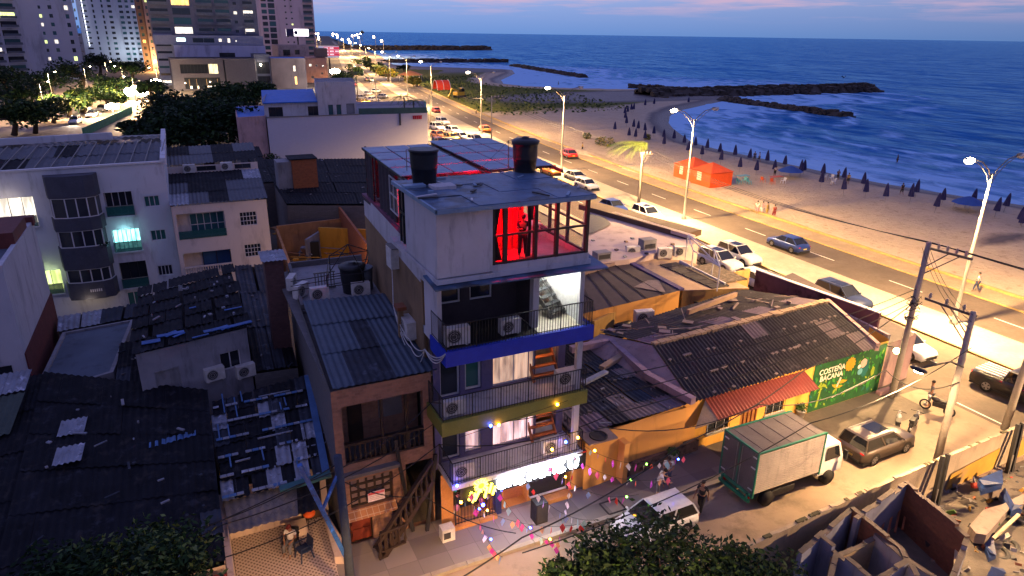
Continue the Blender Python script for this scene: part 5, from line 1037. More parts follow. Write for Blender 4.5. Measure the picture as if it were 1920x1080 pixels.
T = house('annex', 'pinkish side wing with a blue roof left of the warehouse', 'building', [(7.5, 105.5), (11.5, 106.5), (14, 122), (8.6, 122)], 0, 8.3, M('annex_pink', (.42, .28, .28), .9, kind='stain', var=.15), roofm=bluer, parapet=.1)
pl('annex_light', (*G(500, 305, 1.5), 1.5), 500, (1, .45, .12))
# ================================================================== RIGHT OF THE HOSTEL: the yellow house and the block behind
yw = M('wall_yellow', (.62, .33, .06), .85, kind='stain', var=.06, scale=.5); owl = M('wall_orange', (.58, .29, .08), .85, kind='stain', var=.06, scale=.5); stone = M('rubble_stone', (.17, .11, .08), .95, kind='patch', col2=(.03, .02, .018), scale=4, bump=.6)
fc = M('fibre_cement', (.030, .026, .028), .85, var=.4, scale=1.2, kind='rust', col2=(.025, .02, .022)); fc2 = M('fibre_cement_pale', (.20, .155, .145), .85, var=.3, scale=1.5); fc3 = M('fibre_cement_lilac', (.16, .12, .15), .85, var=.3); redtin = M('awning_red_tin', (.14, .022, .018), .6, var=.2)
ridge = M('ridge_mortar', (.34, .24, .15), .9, var=.3); pinkr = M('pink_render', (.30, .20, .20), .9, kind='stain', var=.2)
T = thing('yellow_house', 'long yellow corner house with a black corrugated roof, red awning and green mural', 'house', (14.4, 22.9, 0), world=True)
a0, a1, a2, a3 = (14.6, 22.35), (21.6, 23.0), (29.9, 23.25), (36.1, 23.45)
hd = [(.75, 2.3, .75, 2.35), (3.1, 4.3, .05, 2.3), (4.9, 6.3, .75, 2.35)]
g = MB(); wall(g, a0, a1, .0, 2.95, owl); wall(g, a1, a2, 0, 3.15, yw, hd, .2); wall(g, a2, a3, 0, 3.3, yw); wall(g, a3, (37.6, 28.5), 0, 3.4, yw); g.build('wall', T)
g = MB(); g.prism([(16.7, 22.3), (21.7, 22.75), (21.7, 23.05), (16.7, 22.6)], 0, .75, stone); g.prism([(16.55, 22.0), (16.85, 22.05), (16.85, 22.6), (16.55, 22.58)], 0, 2.3, owl); g.build('stone_base', T)
for i in (0, 2):
    f = window(T, a1, a2, hd[i], blk, pdark, 2, 1, depth=.15, sill=conc); g = MB(); L = (Vector(a2)-Vector(a1)); d = L.normalized(); n_ = Vector((d.y, -d.x))
    for k in range(12): s_ = hd[i][0]+(hd[i][1]-hd[i][0])*k/11; p = Vector(a1)+d*s_+n_*.08; g.tube([(p.x, p.y, .75), (p.x, p.y, 2.35)], .012, wfw if k % 4 == 0 else blk, 4)
    for z in (.8, 1.55, 2.3): p = Vector(a1)+d*hd[i][0]+n_*.08; q = Vector(a1)+d*hd[i][1]+n_*.08; g.bar((p.x, p.y, z), (q.x, q.y, z), .03, .04, wfw)
    g.build('window_bars', f)
window(T, a1, a2, hd[1], woodr, M('door_slats', (.28, .12, .03), .6, scale=6), 4, 1, depth=.1, name='door', pane='door_leaf')
g = MB(); corr(g, (22.0, 21.9, 2.25), (29.2, 22.15, 2.3), (29.0, 23.15, 2.95), (21.9, 22.95, 2.95), [redtin], 1, 4, .24, .04, 2, .0); g.add([(21.95, 22.92, 2.95), (22.0, 21.9, 2.25), (21.0, 22.4, 1.75)], [(0, 1, 2)], M('awning_side', (.32, .26, .2))); g.build('awning', T)
# roofs: front slope, rear slope, ridge
RF = [(20.9, 22.6, 3.15), (34.6, 23.0, 3.32), (36.2, 28.2, 4.05), (21.9, 27.4, 4.05)]
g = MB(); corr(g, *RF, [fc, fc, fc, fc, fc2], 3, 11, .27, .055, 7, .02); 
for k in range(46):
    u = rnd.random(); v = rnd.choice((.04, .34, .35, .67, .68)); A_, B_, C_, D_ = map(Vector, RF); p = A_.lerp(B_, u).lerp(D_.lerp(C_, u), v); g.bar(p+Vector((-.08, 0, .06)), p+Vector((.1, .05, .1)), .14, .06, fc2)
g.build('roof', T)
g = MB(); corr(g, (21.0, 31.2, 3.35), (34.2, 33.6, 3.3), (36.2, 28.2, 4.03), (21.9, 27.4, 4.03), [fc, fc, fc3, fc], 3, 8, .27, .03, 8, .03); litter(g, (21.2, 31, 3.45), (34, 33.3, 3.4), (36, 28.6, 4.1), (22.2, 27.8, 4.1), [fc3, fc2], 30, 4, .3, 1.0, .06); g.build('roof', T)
g = MB(); A_, D_ = Vector((21.9, 27.4, 4.1)), Vector((36.2, 28.2, 4.1))
for k in range(34): p = A_.lerp(D_, k/34); q = A_.lerp(D_, (k+.9)/34); g.bar(p, q, rnd.uniform(.3, .55), .12+.05*rnd.random(), ridge)
g.build('ridge', T)
g = MB(); g.add([(20.9, 22.6, 3.1), (21.9, 27.4, 4.0), (21.0, 31.2, 3.3), (19.6, 31.0, 2.9), (20.0, 24.6, 2.9)], [(0, 1, 2, 3, 4)], pinkr); g.build('gable', T)
g = MB(); g.bar((34.7, 23.1, 3.3), (36.5, 28.4, 3.9), .25, .5, pinkr); g.bar((36.6, 23.8, 3.0), (37.4, 33.5, 3.2), .2, .9, M('parapet_lilac', (.20, .16, .22), .9, kind='stain')); g.build('parapet', T)
# tropical mural
gdk = M('mural_green', (.004, .045, .014), .7, kind='dapple', col2=(.010, .10, .018), scale=1.8, var=.3); gl_ = M('mural_leaf', (.03, .22, .02), .7, var=.3, scale=3); gy = M('mural_yellow', (.45, .25, .01), .7, var=.1, scale=5); gwh = M('mural_white', (.75, .70, .60), .7, bump=0); gte = M('mural_teal', (.005, .10, .09), .7); gpi = M('mural_pink', (.55, .35, .28), .7); glm = M('mural_lime', (.22, .30, .02), .7)
T = thing('mural', 'green jungle mural with banana, sunflower and palm lettered in white on the corner wall', 'mural', (29.9, 23.2, .1), world=True)
A_ = Vector((29.9, 23.21, .05)); ux = Vector((6.2, .2, 0)).normalized(); nn_ = Vector((ux.y, -ux.x, 0)); W_, Hh = 6.1, 3.0
def MP(u, v, o=.02): p = A_+ux*u+nn_*o; return (p.x, p.y, .05+v)
g = MB(); g.face([MP(0, 0, .01), MP(W_, 0, .01), MP(W_, Hh+.15, .01), MP(0, Hh, .01)], gdk); g.build('background', T)
g = MB(); rr = random.Random(4)
for i in range(150):
    u, v = rr.uniform(.1, W_-.1), rr.uniform(.1, Hh-.1); a = rr.uniform(.6, 2.5); L = rr.uniform(.15, .5); w_ = L*rr.uniform(.12, .25)
    if .35 < u < 2.1 and 1.75 < v < 2.8: continue
    dx, dy = math.cos(a)*L, math.sin(a)*L; g.face([MP(u, v, .022), MP(u+dx*.5-dy*w_/L, v+dy*.5+dx*w_/L, .022), MP(u+dx, v+dy, .022), MP(u+dx*.5+dy*w_/L, v+dy*.5-dx*w_/L, .022)], rr.choice([gl_, gl_, gl_, glm, gte, gdk]))
g.build('leaves', T)
def blob(mb, cu, cv, r, m, o, n=20, jag=0, sx=1): mb.face([MP(cu+sx*r*(1+jag*(k % 2))*math.cos(2*math.pi*k/n), cv+r*(1+jag*(k % 2))*math.sin(2*math.pi*k/n), o) for k in range(n)], m)
g = MB(); blob(g, 3.0, 2.45, .38, gy, .03, 26, .22); blob(g, 3.0, 2.45, .12, M('mural_amber', (.6, .25, .01)), .034); g.build('sunflower', T)
g = MB(); 
for (cu, cv, r, a0_, a1_) in ((2.35, 1.75, .75, 3.6, 5.2), (2.6, 2.0, .75, 3.9, 5.3)):
    pts = [(cu+r*math.cos(a0_+(a1_-a0_)*k/10), cv+r*.9*math.sin(a0_+(a1_-a0_)*k/10)) for k in range(11)]; pin = [(cu+(r-.26*math.sin(math.pi*k/10))*math.cos(a0_+(a1_-a0_)*k/10), cv+(r-.26*math.sin(math.pi*k/10))*.9*math.sin(a0_+(a1_-a0_)*k/10)) for k in range(11)]
    for k in range(10): g.face([MP(*pts[k], .03), MP(*pts[k+1], .03), MP(*pin[k+1], .03), MP(*pin[k], .03)], gy)
g.build('banana', T)
g = MB(); g.face([MP(.55, .2, .03), MP(.75, .2, .03), MP(.85, 1.45, .03), MP(.75, 1.45, .03)], glm)
for k in range(7):
    a = .3+k*.42; pts = [(.8+.55*t*math.cos(a), 1.5+.5*t*math.sin(a)-.35*t*t) for t in (0, .35, .7, 1)]
    for p, q in zip(pts, pts[1:]): g.face([MP(p[0], p[1]-.05, .032), MP(q[0], q[1]-.04, .032), MP(q[0], q[1]+.04, .032), MP(p[0], p[1]+.05, .032)], glm)
g.build('palm', T)
g = MB(); blob(g, 4.4, 1.9, .55, gte, .028, 18, .1, .6); blob(g, 4.2, 2.25, .28, gpi, .03, 12, .1); blob(g, 3.85, 2.1, .14, gwh, .032, 8); blob(g, 4.0, 1.75, .22, M('mural_sky', (.12, .35, .4)), .032, 10); blob(g, 5.2, 1.5, .3, glm, .03, 10, .2, .5); blob(g, 5.0, .7, .3, gl_, .03, 10, .2, .5); g.bar(MP(1.9, .55, .03), MP(5.6, 1.1, .03), .03, .02, gwh); g.bar(MP(2.1, 1.2, .03), MP(2.35, 1.75, .03), .12, .02, gwh); g.build('bird', T)
g = MB(); g.text('COSTEÑA', MP(.42, 2.28, .035), ux, (0, 0, 1), .47, gwh, .006); g.text('BACANA', MP(.55, 1.86, .035), ux, (0, 0, 1), .47, gwh, .006); g.build('lettering', T)
# wall light at the mural's far corner
t = thing('wall_lamp', 'yellow-green glaring wall lamp above the far end of the mural', 'wall lamp', (36.0, 23.2, 2.9)); g = MB(); g.ball((.12, -.35, 0), .18, EM('lime_lamp', (1, .95, .35), 45), 8, 6); g.build('bulb', t); g = MB(); g.tube([(0, .2, .1), (.12, -.3, .18)], .03, blk, 5); g.build('bracket', t)
pl('mural_light', (36.2, 22.5, 2.9), 260, (1, .85, .35)); g = MB(); g.box((35.6, 22.9, .0), (36.7, 23.2, .25), M('bench_pink', (.3, .18, .2))); g.build('stone_bench', None, 'low pinkish stone block at the foot of the mural corner', 'bench', loc=(36, 23, 0))
# low roofs beside the hostel
lowroof('patched_roof_house', 'low patched roof of grey and brown sheets right beside the hostel', (14.1, 22.6, 3.0), (20.6, 22.7, 3.0), (20.2, 28.5, 3.0), (14.6, 29.2, 3.0), mats=(fc, fc3, fc2, tin2, fc), rows=5, cols=6, seed=15, n=26, wm=owl, cat='house')
lowroof('patched_roof_house', 'dark sheet roof behind the hostel balconies with a pale gutter', (14.8, 29.2, 2.9), (19.6, 28.6, 2.9), (19.8, 33.8, 3.1), (15, 34.0, 3.1), mats=(fc, fc, tin), rows=3, cols=4, seed=16, n=14, wm=owl, cat='house')
g = MB(); P_ = [G3(1070, 655, 3.3), G3(1145, 640, 3.3), G3(1215, 705, 3.4), G3(1300, 752, 3.4)]
for p, q in zip(P_, P_[1:]): g.bar(p, q, .35, .35, M('parapet_mauve', (.28, .19, .24), .9, kind='stain'))
g.build('parapet_wall', None, 'mauve stained parapet between the patched roof and the black roof', 'wall', loc=P_[0])
x, y = G(1122, 820, 3.05); g = MB(); n = 24
g.box((x-.75, y-.45, 3.05), (x+.75, y+.45, 3.12), fc2); g.lathe((x, y, 3.12), [(.42, 0), (.42, .04), (.34, .05), (.34, .01)], fc, 24); g.build('roof_fan', None, 'square plate with a round fan cover at the corner of the patched roof', 'roof fan', loc=(x, y, 3.05))
x, y = G(1115, 712, 3.2); g = MB(); g.bar((x-.9, y-.25, 3.3), (x+.9, y+.3, 3.35), .3, .12, tin3); g.build('skylight_strip', None, 'pale lilac strip lying on the dark roof beside the hostel', 'roof sheet', loc=(x, y, 3.2))
# brown flat roof with pale sheet, lane, cream tiled roof
roofb = M('bitumen_brown', (.055, .042, .045), .9, var=.35, scale=.8)
T = house('brown_roofed_house', 'house with a brown bitumen roof carrying one pale square sheet', 'house', [G(1085, 590, 3.6), G(1275, 545, 3.6), G(1165, 490, 3.6), G(1068, 520, 3.6)], 0, 3.6, owl, roofm=roofb)
g = MB(); P_ = [G3(1188, 538, 3.66), G3(1248, 548, 3.66), G3(1235, 525, 3.66), G3(1215, 525, 3.66)]; g.face(P_, fc2); 
for p, q in ((G3(1070, 518, 3.75), G3(1165, 488, 3.75)),): g.bar(p, q, .5, .25, M('coping_grey', (.22, .16, .15), .9))
for k in range(5): a = .15+.17*k; g.bar(Vector(G3(1085, 590, 3.65)).lerp(Vector(G3(1275, 545, 3.65)), a), Vector(G3(1068, 520, 3.65)).lerp(Vector(G3(1165, 490, 3.65)), a), .05, .04, fc)
g.build('roof_sheet', T)
sandr = M('sandy_roof', (.38, .27, .17), .9, var=.2, scale=1)
P_ = [G(1280, 545, 3.5), G(1405, 540, 3.5), G(1290, 488, 3.5), G(1178, 485, 3.5)]
T = house('sandy_roofed_house', 'house with a sandy flat roof, violet gutter and a row of dark openings', 'house', P_, 0, 3.5, M('lane_yellow', (.36, .22, .07), .9, kind='stain'), roofm=sandr)
g = MB(); a, b = Vector(G3(1172, 487, 3.6)), Vector(G3(1278, 543, 3.6)); g.bar(a, b, .45, .15, M('gutter_violet', (.08, .06, .16), .8))
for k in range(7):
    c_ = Vector(G3(1258, 497, 3.55)).lerp(Vector(G3(1345, 535, 3.55)), k/6); d = (b-a).normalized(); n_ = Vector((-d.y, d.x, 0)); g.bar(c_-n_*.75, c_+n_*.75, .75, .08, fc)
c0, c1 = Vector(G3(1275, 490, 3.6)), Vector(G3(1360, 533, 3.6)); g.bar(c0, c1, .12, .2, wfw); e0, e1 = Vector(G3(1310, 498, 3.58)), Vector(G3(1375, 528, 3.58)); g.bar(e0, e1, 2.6, .08, M('gravel_roof', (.09, .07, .05), .95, kind='patch', col2=(.2, .16, .12), scale=6)); g.build('roof_detail', T)
# lane junk between them and the yellow house
T = thing('lane_wall', 'stained ochre wall of the narrow lane with dark brackets', 'wall', (*G(1115, 640, 2), 0), world=True)
g = MB(); q = [G3(1110, 645, 1.6), G3(1200, 600, 1.6), G3(1290, 570, 1.6), G3(1400, 540, 1.6)]
for a, b in zip(q, q[1:]): g.bar(a, b, .2, 3.2, M('lane_yellow'))
g.build('wall', T); g = MB()
for k in range(7): p = Vector(G3(1120, 640, 2.5)).lerp(Vector(G3(1330, 556, 2.5)), k/6); g.bar(p, p+Vector((0, -.5, .1)), .08, .3, blk)
g.build('bracket', T)
q = [G3(1130, 668, 3.9), G3(1190, 632, 3.9), G3(1248, 600, 3.9)]; g = MB()
for a, b in zip(q, q[1:]): g.bar(Vector(a)-UZ*.7, Vector(b)-UZ*.7, .35, .2, M('coping_sand', (.36, .24, .16), .9))
g.build('coping', None, 'sandy coping slab running along the rear edge of the black roof', 'coping', loc=q[0])
q = [G3(1290, 585, 4.0), G3(1380, 552, 4.0)]; g = MB(); g.bar(q[0], q[1], .2, .3, M('coping_sand')); g.build('coping', None, 'pale notched coping near the green bush in the lane', 'coping', loc=q[0])
x, y = G(1207, 592, 2.9); aircon((x, y, 2.3), -.2, 'large air conditioner standing in the lane behind the black roof', 1.5, 'air conditioners behind the yellow house')
for k, (px, py) in enumerate(((1186, 480), (1245, 483), (1275, 480))): x, y = G(px, py, 3.6); aircon((x, y, 3.55), -.3, 'air conditioner on the sandy roof edge, %s along the white wall' % ('first', 'second', 'last')[k], 1.3, 'air conditioners behind the yellow house')
x, y = G(1155, 590, 2.6); tank((x, y, 1.2), 1.0, 1.1, 'dark round tank sunk behind the lane wall', True)
# rusty parapet wall toward the road with a bright top edge
rw = M('stained_maroon', (.13, .06, .07), .9, kind='patch', col2=(.05, .02, .02), scale=.8); g = MB(); a, b = Vector(G3(1416, 530, 3.2)), Vector(G3(1645, 615, 3.2)); g.bar(a+UZ*-.3, b+UZ*-.3, .2, 2.6, rw); g.bar(a+UZ*1.02, b+UZ*1.02, .3, .06, wfw); g.build('parapet_wall', None, 'maroon stained wall with a pale top edge facing the coast road', 'wall', loc=a)
P_ = [G3(1420, 550, 2.9), G3(1540, 580, 2.9), G3(1640, 640, 2.9), G3(1560, 590, 2.9)]
T = thing('corner_shop', 'mauve-walled corner annexe beneath the stained parapet', 'building', (37.6, 24, 0), world=True)
g = MB(); g.prism([(36.3, 23.6), (39.2, 23.8), (41.2, 35.5), (38.6, 34.8)], 0, 3.0, pinkr, roofb); g.build('wall', T)
# white-roofed block along the road
T = thing('white_roofed_block', 'broad low block with a pale pinkish roof and dark ridge beside the road', 'building', (*G(1110, 500, 3), 0), world=True)
pr = M('pale_pink_roof', (.48, .38, .36), .9, kind='stain', var=.08, scale=.4); P_ = [G(1100, 495, 4.0), G(1180, 486, 4.0), G(1310, 455, 4.0), G(1290, 440, 4.0), G(1150, 388, 4.0), G(1095, 395, 4.0)]
g = MB(); g.prism(P_, 0, 4.0, pr); g.build('wall', T); g = MB(); g.bar(Vector(G3(1100, 385, 4.2)), Vector(G3(1300, 440, 4.2)), 2.2, .5, M('ridge_brown', (.10, .065, .045), .9)); P2 = [G3(1096, 398, 4.1), G3(1135, 408, 4.1), G3(1146, 420, 4.1), G3(1100, 442, 4.1)]; g.face(P2, slate); g.bar(G3(1150, 400, 4.3), G3(1300, 445, 4.3), .5, .3, pr)
for k in range(12): x, y = G(rnd.uniform(1110, 1270), rnd.uniform(440, 485), 4.0); g.box((x-.12, y-.12, 4.0), (x+.12, y+.12, 4.12), rnd.choice([acd, tin3, ridge]))
g.build('roof_detail', T)
for k, (px, py) in enumerate(((1128, 483), (1213, 463))): x, y = G(px, py, 4.1); g = MB(); g.box((x-.6, y-.4, 4.0), (x+.6, y+.4, 4.6+.2*k), concw); g.box((x-.5, y-.41, 4.1), (x+.5, y-.39, 4.45), acd); g.build('roof_hatch', None, 'small grey roof box on the pale roof, %s' % ('lower one by its edge', 'upper one among the wires')[k], 'roof hatch', loc=(x, y, 4))
q = [G3(1290, 440, 5.5), G3(1340, 470, 5.5), G3(1350, 500, 5.2), G3(1300, 470, 5.0)]; g = MB()
for a, b in ((0, 1), (1, 2), (2, 3), (3, 0), (0, 2)): g.tube([q[a], q[b]], .05, wfw, 5)
for p in q: g.tube([p, (p[0], p[1], 3.4)], .05, wfw, 5)
g.build('sign_frame', None, 'empty white pipe frame standing in front of two white cars', 'frame', loc=q[0])
# pots of the sidewalk
potw = M('pot_white', (.6, .58, .55), .6); leafd = M('leaf_dark', (.025, .07, .018), .6, var=.5, scale=8, bump=0); leafl = M('leaf_light', (.07, .16, .025), .6, var=.4, scale=8, bump=0)
def leafblob(g, c, r, n, mats, rr, s=.12, sc=(1, 1, .8)):
    for i in range(n):
        a, b = rr.uniform(0, 6.28), math.acos(rr.uniform(-1, 1)); q = r*rr.uniform(.5, 1.05); p = Vector((c[0]+q*sc[0]*math.sin(b)*math.cos(a), c[1]+q*sc[1]*math.sin(b)*math.sin(a), c[2]+q*sc[2]*math.cos(b)))
        u = Vector((rr.gauss(0, 1), rr.gauss(0, 1), rr.gauss(0, .6))).normalized(); v = u.orthogonal().normalized(); v = Matrix.Rotation(rr.uniform(0, 6.3), 3, u) @ v; l = s*rr.uniform(.6, 1.3)
        g.face([p-u*l, p+v*l*.42, p+u*l, p-v*l*.42], rr.choice(mats))
def pot(loc, lb, s=1.):
    t = thing('potted_plant', lb, 'potted plant', loc, 0, 'white plant pots by the yellow house'); g = MB(); g.lathe((0, 0, 0), [(.14*s, 0), (.22*s, .42*s), (.24*s, .42*s), (.2*s, .38*s)], potw, 12); g.build('pot', t)
    g = MB(); leafblob(g, (0, 0, .6*s), .26*s, 90, [leafd, leafl], random.Random(3), .1*s); g.build('leaves', t)
x, y = G(1260, 868, .14); pot((x, y, .14), 'white pot with a dark plant against the stone-based wall', 1.1); x, y = G(1500, 780, .14); pot((x, y, .0), 'square white pot at the mural edge behind the truck', 1.2)
x, y = G(1100, 905, .1); g = MB(); leafblob(g, (x, y, .5), .4, 120, [leafd], random.Random(8), .12); g.build('shrub', None, 'small dark shrub against the orange wall right of the hostel', 'shrub', loc=(x, y, .1))
bxx, byy = G(1011, 975, .14); g = MB(); g.box((bxx-.28, byy-.25, .14), (bxx+.28, byy+.3, 1.15), blk); g.box((bxx-.24, byy-.27, .2), (bxx+.24, byy-.25, 1.1), acd); g.build('loudspeaker', None, 'tall black box standing on the pavement by the hostel shutter', 'loudspeaker', loc=(bxx, byy, .14))
bxx, byy = G(838, 1010, .14); g = MB(); g.box((bxx-.25, byy-.2, .14), (bxx+.3, byy+.25, .75), acm); g.box((bxx-.2, byy-.22, .3), (bxx+.1, byy-.2, .6), acd); g.build('cool_box', None, 'small white box beside the iron post left of the hostel gate', 'box', loc=(bxx, byy, .14))
x, y = G(1149, 950, .15); g = MB(); 
for a, b in (((-.45, -.4), (.45, -.4)), ((.45, -.4), (.45, .4)), ((.45, .4), (-.45, .4)), ((-.45, .4), (-.45, -.4))): g.bar((x+a[0], y+a[1], .165), (x+b[0], y+b[1], .165), .07, .02, blk)
g.build('manhole_frame', None, 'dark square manhole frame in the pavement', 'manhole', loc=(x, y, .14))
g = MB()
for k, (px, lean) in enumerate(((800, .3), (775, -.25))): x, y = G(px, 1000, 0); g.bar((x, y, 0), (x+lean*2, y+.3, 3.6+k), .14, .14, dkm)
g.build('iron_post', None, 'rusty leaning iron posts between the brick house stairs and the hostel', 'post', loc=(x, y, 0))
# ================================================================== PERIMETER WALL, RUIN AND JUNKYARD
fw = M('perimeter_render', (.30, .24, .17), .95, kind='stain', var=.3, scale=.8, bump=.4); fy = M('perimeter_yellow', (.36, .20, .025), .9, kind='patch', col2=(.25, .17, .08), scale=.8, var=.2)
FP = [(10.5, 14.35), (15.0, 14.6), (18.6, 14.9), (23.4, 15.2), (28.9, 15.45), (36.2, 15.65), (46, 15.9)]
rdark = M('moss_dark', (.05, .045, .02), .95)
T = thing('perimeter_wall', 'long stained wall with ragged top dividing the street from the junkyard', 'wall', (18.6, 14.9, 0), world=True)
g = MB(); rr = random.Random(2)
for a, b in zip(FP, FP[1:]): g.bar((*a, 1.0-.6), (*b, 1.0-.6), .16, 3.2, fw, (0, 0, 1))
g.build('wall', T); g = MB()
for a, b in zip(FP, FP[1:]):
    for i in range(9): p = Vector(a).lerp(Vector(b), rr.random()); s_ = rr.uniform(.02, .06); g.box((p.x-s_*3, p.y-.075, 1.96), (p.x+s_*3, p.y+.075, 2.0+s_), fw if rr.random() < .6 else rdark)
g.build('ragged_top', T)
g = MB()
for (xa, xb, za, zb) in ((25.6, 28.4, -.8, .55), (30.2, 34.4, -.5, 1.2), (36.0, 41, 0, 1.6)):
    f = lambda x: 15.2+(x-23.4)*.035-.09; g.add([(xa, f(xa), za), (xb, f(xb), za), (xb, f(xb), zb), (xa+.3, f(xa), zb-.3)], [(0, 1, 2, 3)], fy)
g.build('yellow_paint', T)
for k, x in enumerate((28.9, 34.9)):
    y = 15.2+(x-23.4)*.035-.3; T = thing('timber_post_pair', 'pair of dark upright posts braced against the junkyard wall, %s' % ('nearer the ruin', 'nearer the frame edge')[k], 'posts', (x, y, -1), 0, 'dark post pairs on the perimeter wall', world=True)
    for d in (0, .35): g = MB(); g.bar((x+d-.5, y-.45, -1.4), (x+d, y, 2.5), .16, .16, blk); g.build('post', T)
    g = MB(); g.bar((x-.4, y-.4, -1.2), (x-.25, y-.3, 1), .05, .05, galv); g.build('pipe', T)
# lower ground of the yard
yd = M('yard_dirt', (.045, .035, .03), .95, kind='patch', col2=(.10, .075, .05), scale=.8, var=.4, bump=.5); g = MB(); g.face([(9, 2, -.9), (60, 2, -.9), (60, 15.6, -.9), (9, 14.2, -.9)], yd); g.build('yard_ground', kind='structure')
g = MB(); g.face([(-40, -30, 0), (60, -30, 0), (60, 2, 0), (-40, 2, 0)], gm); g.build('near_ground', kind='structure')
rwall = M('ruin_render_blue', (.17, .18, .25), .9, kind='stain', var=.25, scale=1); rbrick = M('ruin_brick', (.11, .045, .03), .9, kind='brick', var=.3, col2=(.08, .06, .05)); rtop = M('ruin_top', (.07, .055, .05), .95, var=.4, scale=3)
RT = 2.1; rj = random.Random(77)
def rw_(mb, p, q, z0, z1, m=rwall, th=.18):
    a = Vector(G3(*p, RT)); b = Vector(G3(*q, RT))
    k = max(2, int((b-a).length/.55))
    for i in range(k):
        c_, d = a.lerp(b, i/k), a.lerp(b, (i+1)/k); j = -abs(rj.gauss(0, .09)); mb.bar((c_.x, c_.y, (z0+z1+j)/2), (d.x, d.y, (z0+z1+j)/2), th, z1+j-z0, m); mb.bar((c_.x, c_.y, z1+j+.012), (d.x, d.y, z1+j+.012), th+.02, .03, rtop)
T = thing('roofless_ruin', 'roofless bluish ruin of small rooms behind the perimeter wall', 'ruin', (*G(1600, 1000, 2), 0), world=True)
g = MB(); 
rw_(g, (1500, 1035), (1598, 950), -.9, RT); rw_(g, (1598, 950), (1690, 1020), -.9, RT, rbrick); rw_(g, (1540, 1005), (1640, 1085), -.9, RT); rw_(g, (1690, 1020), (1720, 1080), -.9, RT); rw_(g, (1565, 1030), (1645, 990), -.9, 1.7, M('ruin_sand', (.3, .22, .14), .9)); rw_(g, (1645, 990), (1700, 1040), -.9, RT-.2); rw_(g, (1570, 1030), (1555, 1090), -.9, 1.9); rw_(g, (1640, 1085), (1700, 1050), -.9, RT)
rw_(g, (1605, 970), (1700, 905), -.9, RT+.1); rw_(g, (1700, 905), (1815, 1005), -.9, RT+.1, rbrick); rw_(g, (1690, 1020), (1780, 1080), -.9, RT-.4); rw_(g, (1785, 1085), (1815, 1005), -.9, RT-.1)
g.build('wall', T)
g = MB(); a = [G3(1615, 985, .4), G3(1700, 925, .4), G3(1800, 1010, .4), G3(1780, 1080, .4), G3(1700, 1040, .4)]; g.face([(p[0], p[1], -.35) for p in a], M('ruin_floor', (.14, .125, .15), .9, kind='patch', col2=(.035, .03, .035), scale=.8)); g.build('floor', T)
g = MB(); x, y = G(1745, 1030, .6); n = 20; g.lathe((x+.7, y+.3, .2), [(.3, 0), (.35, .3), (.3, .32)], blk, 16)
for k in range(5): p = G3(1650+k*14, 1010-k*6, .5); g.bar(p, (p[0]+1.5, p[1]+.9, .9), .08, .06, woodr)
litter(g, a[0], a[1], a[2], a[3], [wood, concw, woodr, blk, galv], 170, 5, .12, .75, -.6); g.build('debris', T, kind='stuff')
# junk: boat-like hulls, barrels, sheets, planks
sand_ = M('hull_cream', (.16, .125, .11), .8, kind='stain', var=.15); bluet = M('tarp_blue_dark', (.008, .025, .10), .5, var=.4, scale=3)
def patch3(name, lb, cat, pts, z, h, m, group=None, rot=0):
    P = [G(*p, z) for p in pts]; g = MB(); g.prism(P, z-h, z, m); g.build(name, None, lb, cat, group, loc=(P[0][0], P[0][1], z-h))
patch3('concrete_slab', 'cream curved slab with a leafy edge in the junkyard', 'slab', [(1818, 985), (1830, 1000), (1850, 1003), (1895, 950), (1920, 945), (1920, 925), (1880, 945), (1845, 955)], .6, .5, sand_)
patch3('concrete_slab', 'mauve paving slab at the foot of the cream curved slab', 'slab', [(1815, 1080), (1830, 1020), (1850, 1012), (1880, 1045), (1875, 1060), (1850, 1080)], -.2, .4, M('slab_mauve', (.17, .15, .20), .9))
patch3('old_boat', 'small upturned sandy hull beside the dark posts', 'boat', [(1842, 912), (1865, 903), (1880, 915), (1862, 922)], .5, .6, sand_)
for k, (pts, z, lb) in enumerate((([(1838, 888), (1880, 878), (1884, 896), (1845, 908)], 1.4, 'bright blue crate beside the yellow painted wall'), ([(1878, 915), (1885, 912), (1905, 935), (1920, 945), (1900, 948)], .9, 'bent blue tarpaulin roll at the right frame edge'), ([(1850, 1010), (1862, 1000), (1872, 1030), (1858, 1035)], .5, 'crumpled blue tarp between the two slabs'), ([(1850, 1075), (1860, 1060), (1885, 1055), (1888, 1072), (1870, 1080)], .3, 'dark blue drum-shaped cover at the lower frame edge'))):
    P = [G(*p, z) for p in pts]; g = MB(); g.prism(P, z-.6, z-.3, bluet); g.face([(*P[i], z-.3+.25*(i % 2)) for i in range(len(P))], bluet); g.build('tarpaulin', None, lb, 'tarpaulin', 'blue covers in the junkyard', loc=(*P[0], z-.6))
g = MB(); rr = random.Random(12); jm = [wood, blk, wood, acd, sand_, woodr, galv, M('junk_green', (.05, .12, .02)), M('junk_red', (.3, .03, .02)), blk, concw, fy]
for i in range(1000):
    px, py = rr.uniform(1740, 1935), rr.uniform(900, 1090); x, y = G(px, py, -.6)
    if py < 930 and px < 1790: continue
    a = rr.uniform(0, 6.3); L = rr.uniform(.06, .6); z = -.85+abs(rr.gauss(0, .35)); m = rr.choice(jm)
    g.bar((x, y, z), (x+L*math.cos(a), y+L*math.sin(a), z+rr.uniform(-.1, .5)), rr.uniform(.04, .25), rr.uniform(.03, .2), m)
g.build('scrap', None, kind='stuff')
for k in range(2): x, y = G(1872+k*18, 1035-k*14, 0); g = MB(); g.tube([(x+.35*math.cos(a*.4), y+.35*math.sin(a*.4), -.3+.02*a) for a in range(17)], .11, blk, 8); g.build('scrap_tyre', None, 'old black tyre lying in the scrap, %s' % ('lower one', 'upper one')[k], 'tyre', 'old tyres', loc=(x, y, -.5))
q = [(1795, 1010, 1790, 1085), (1910, 965, 1862, 1010)]
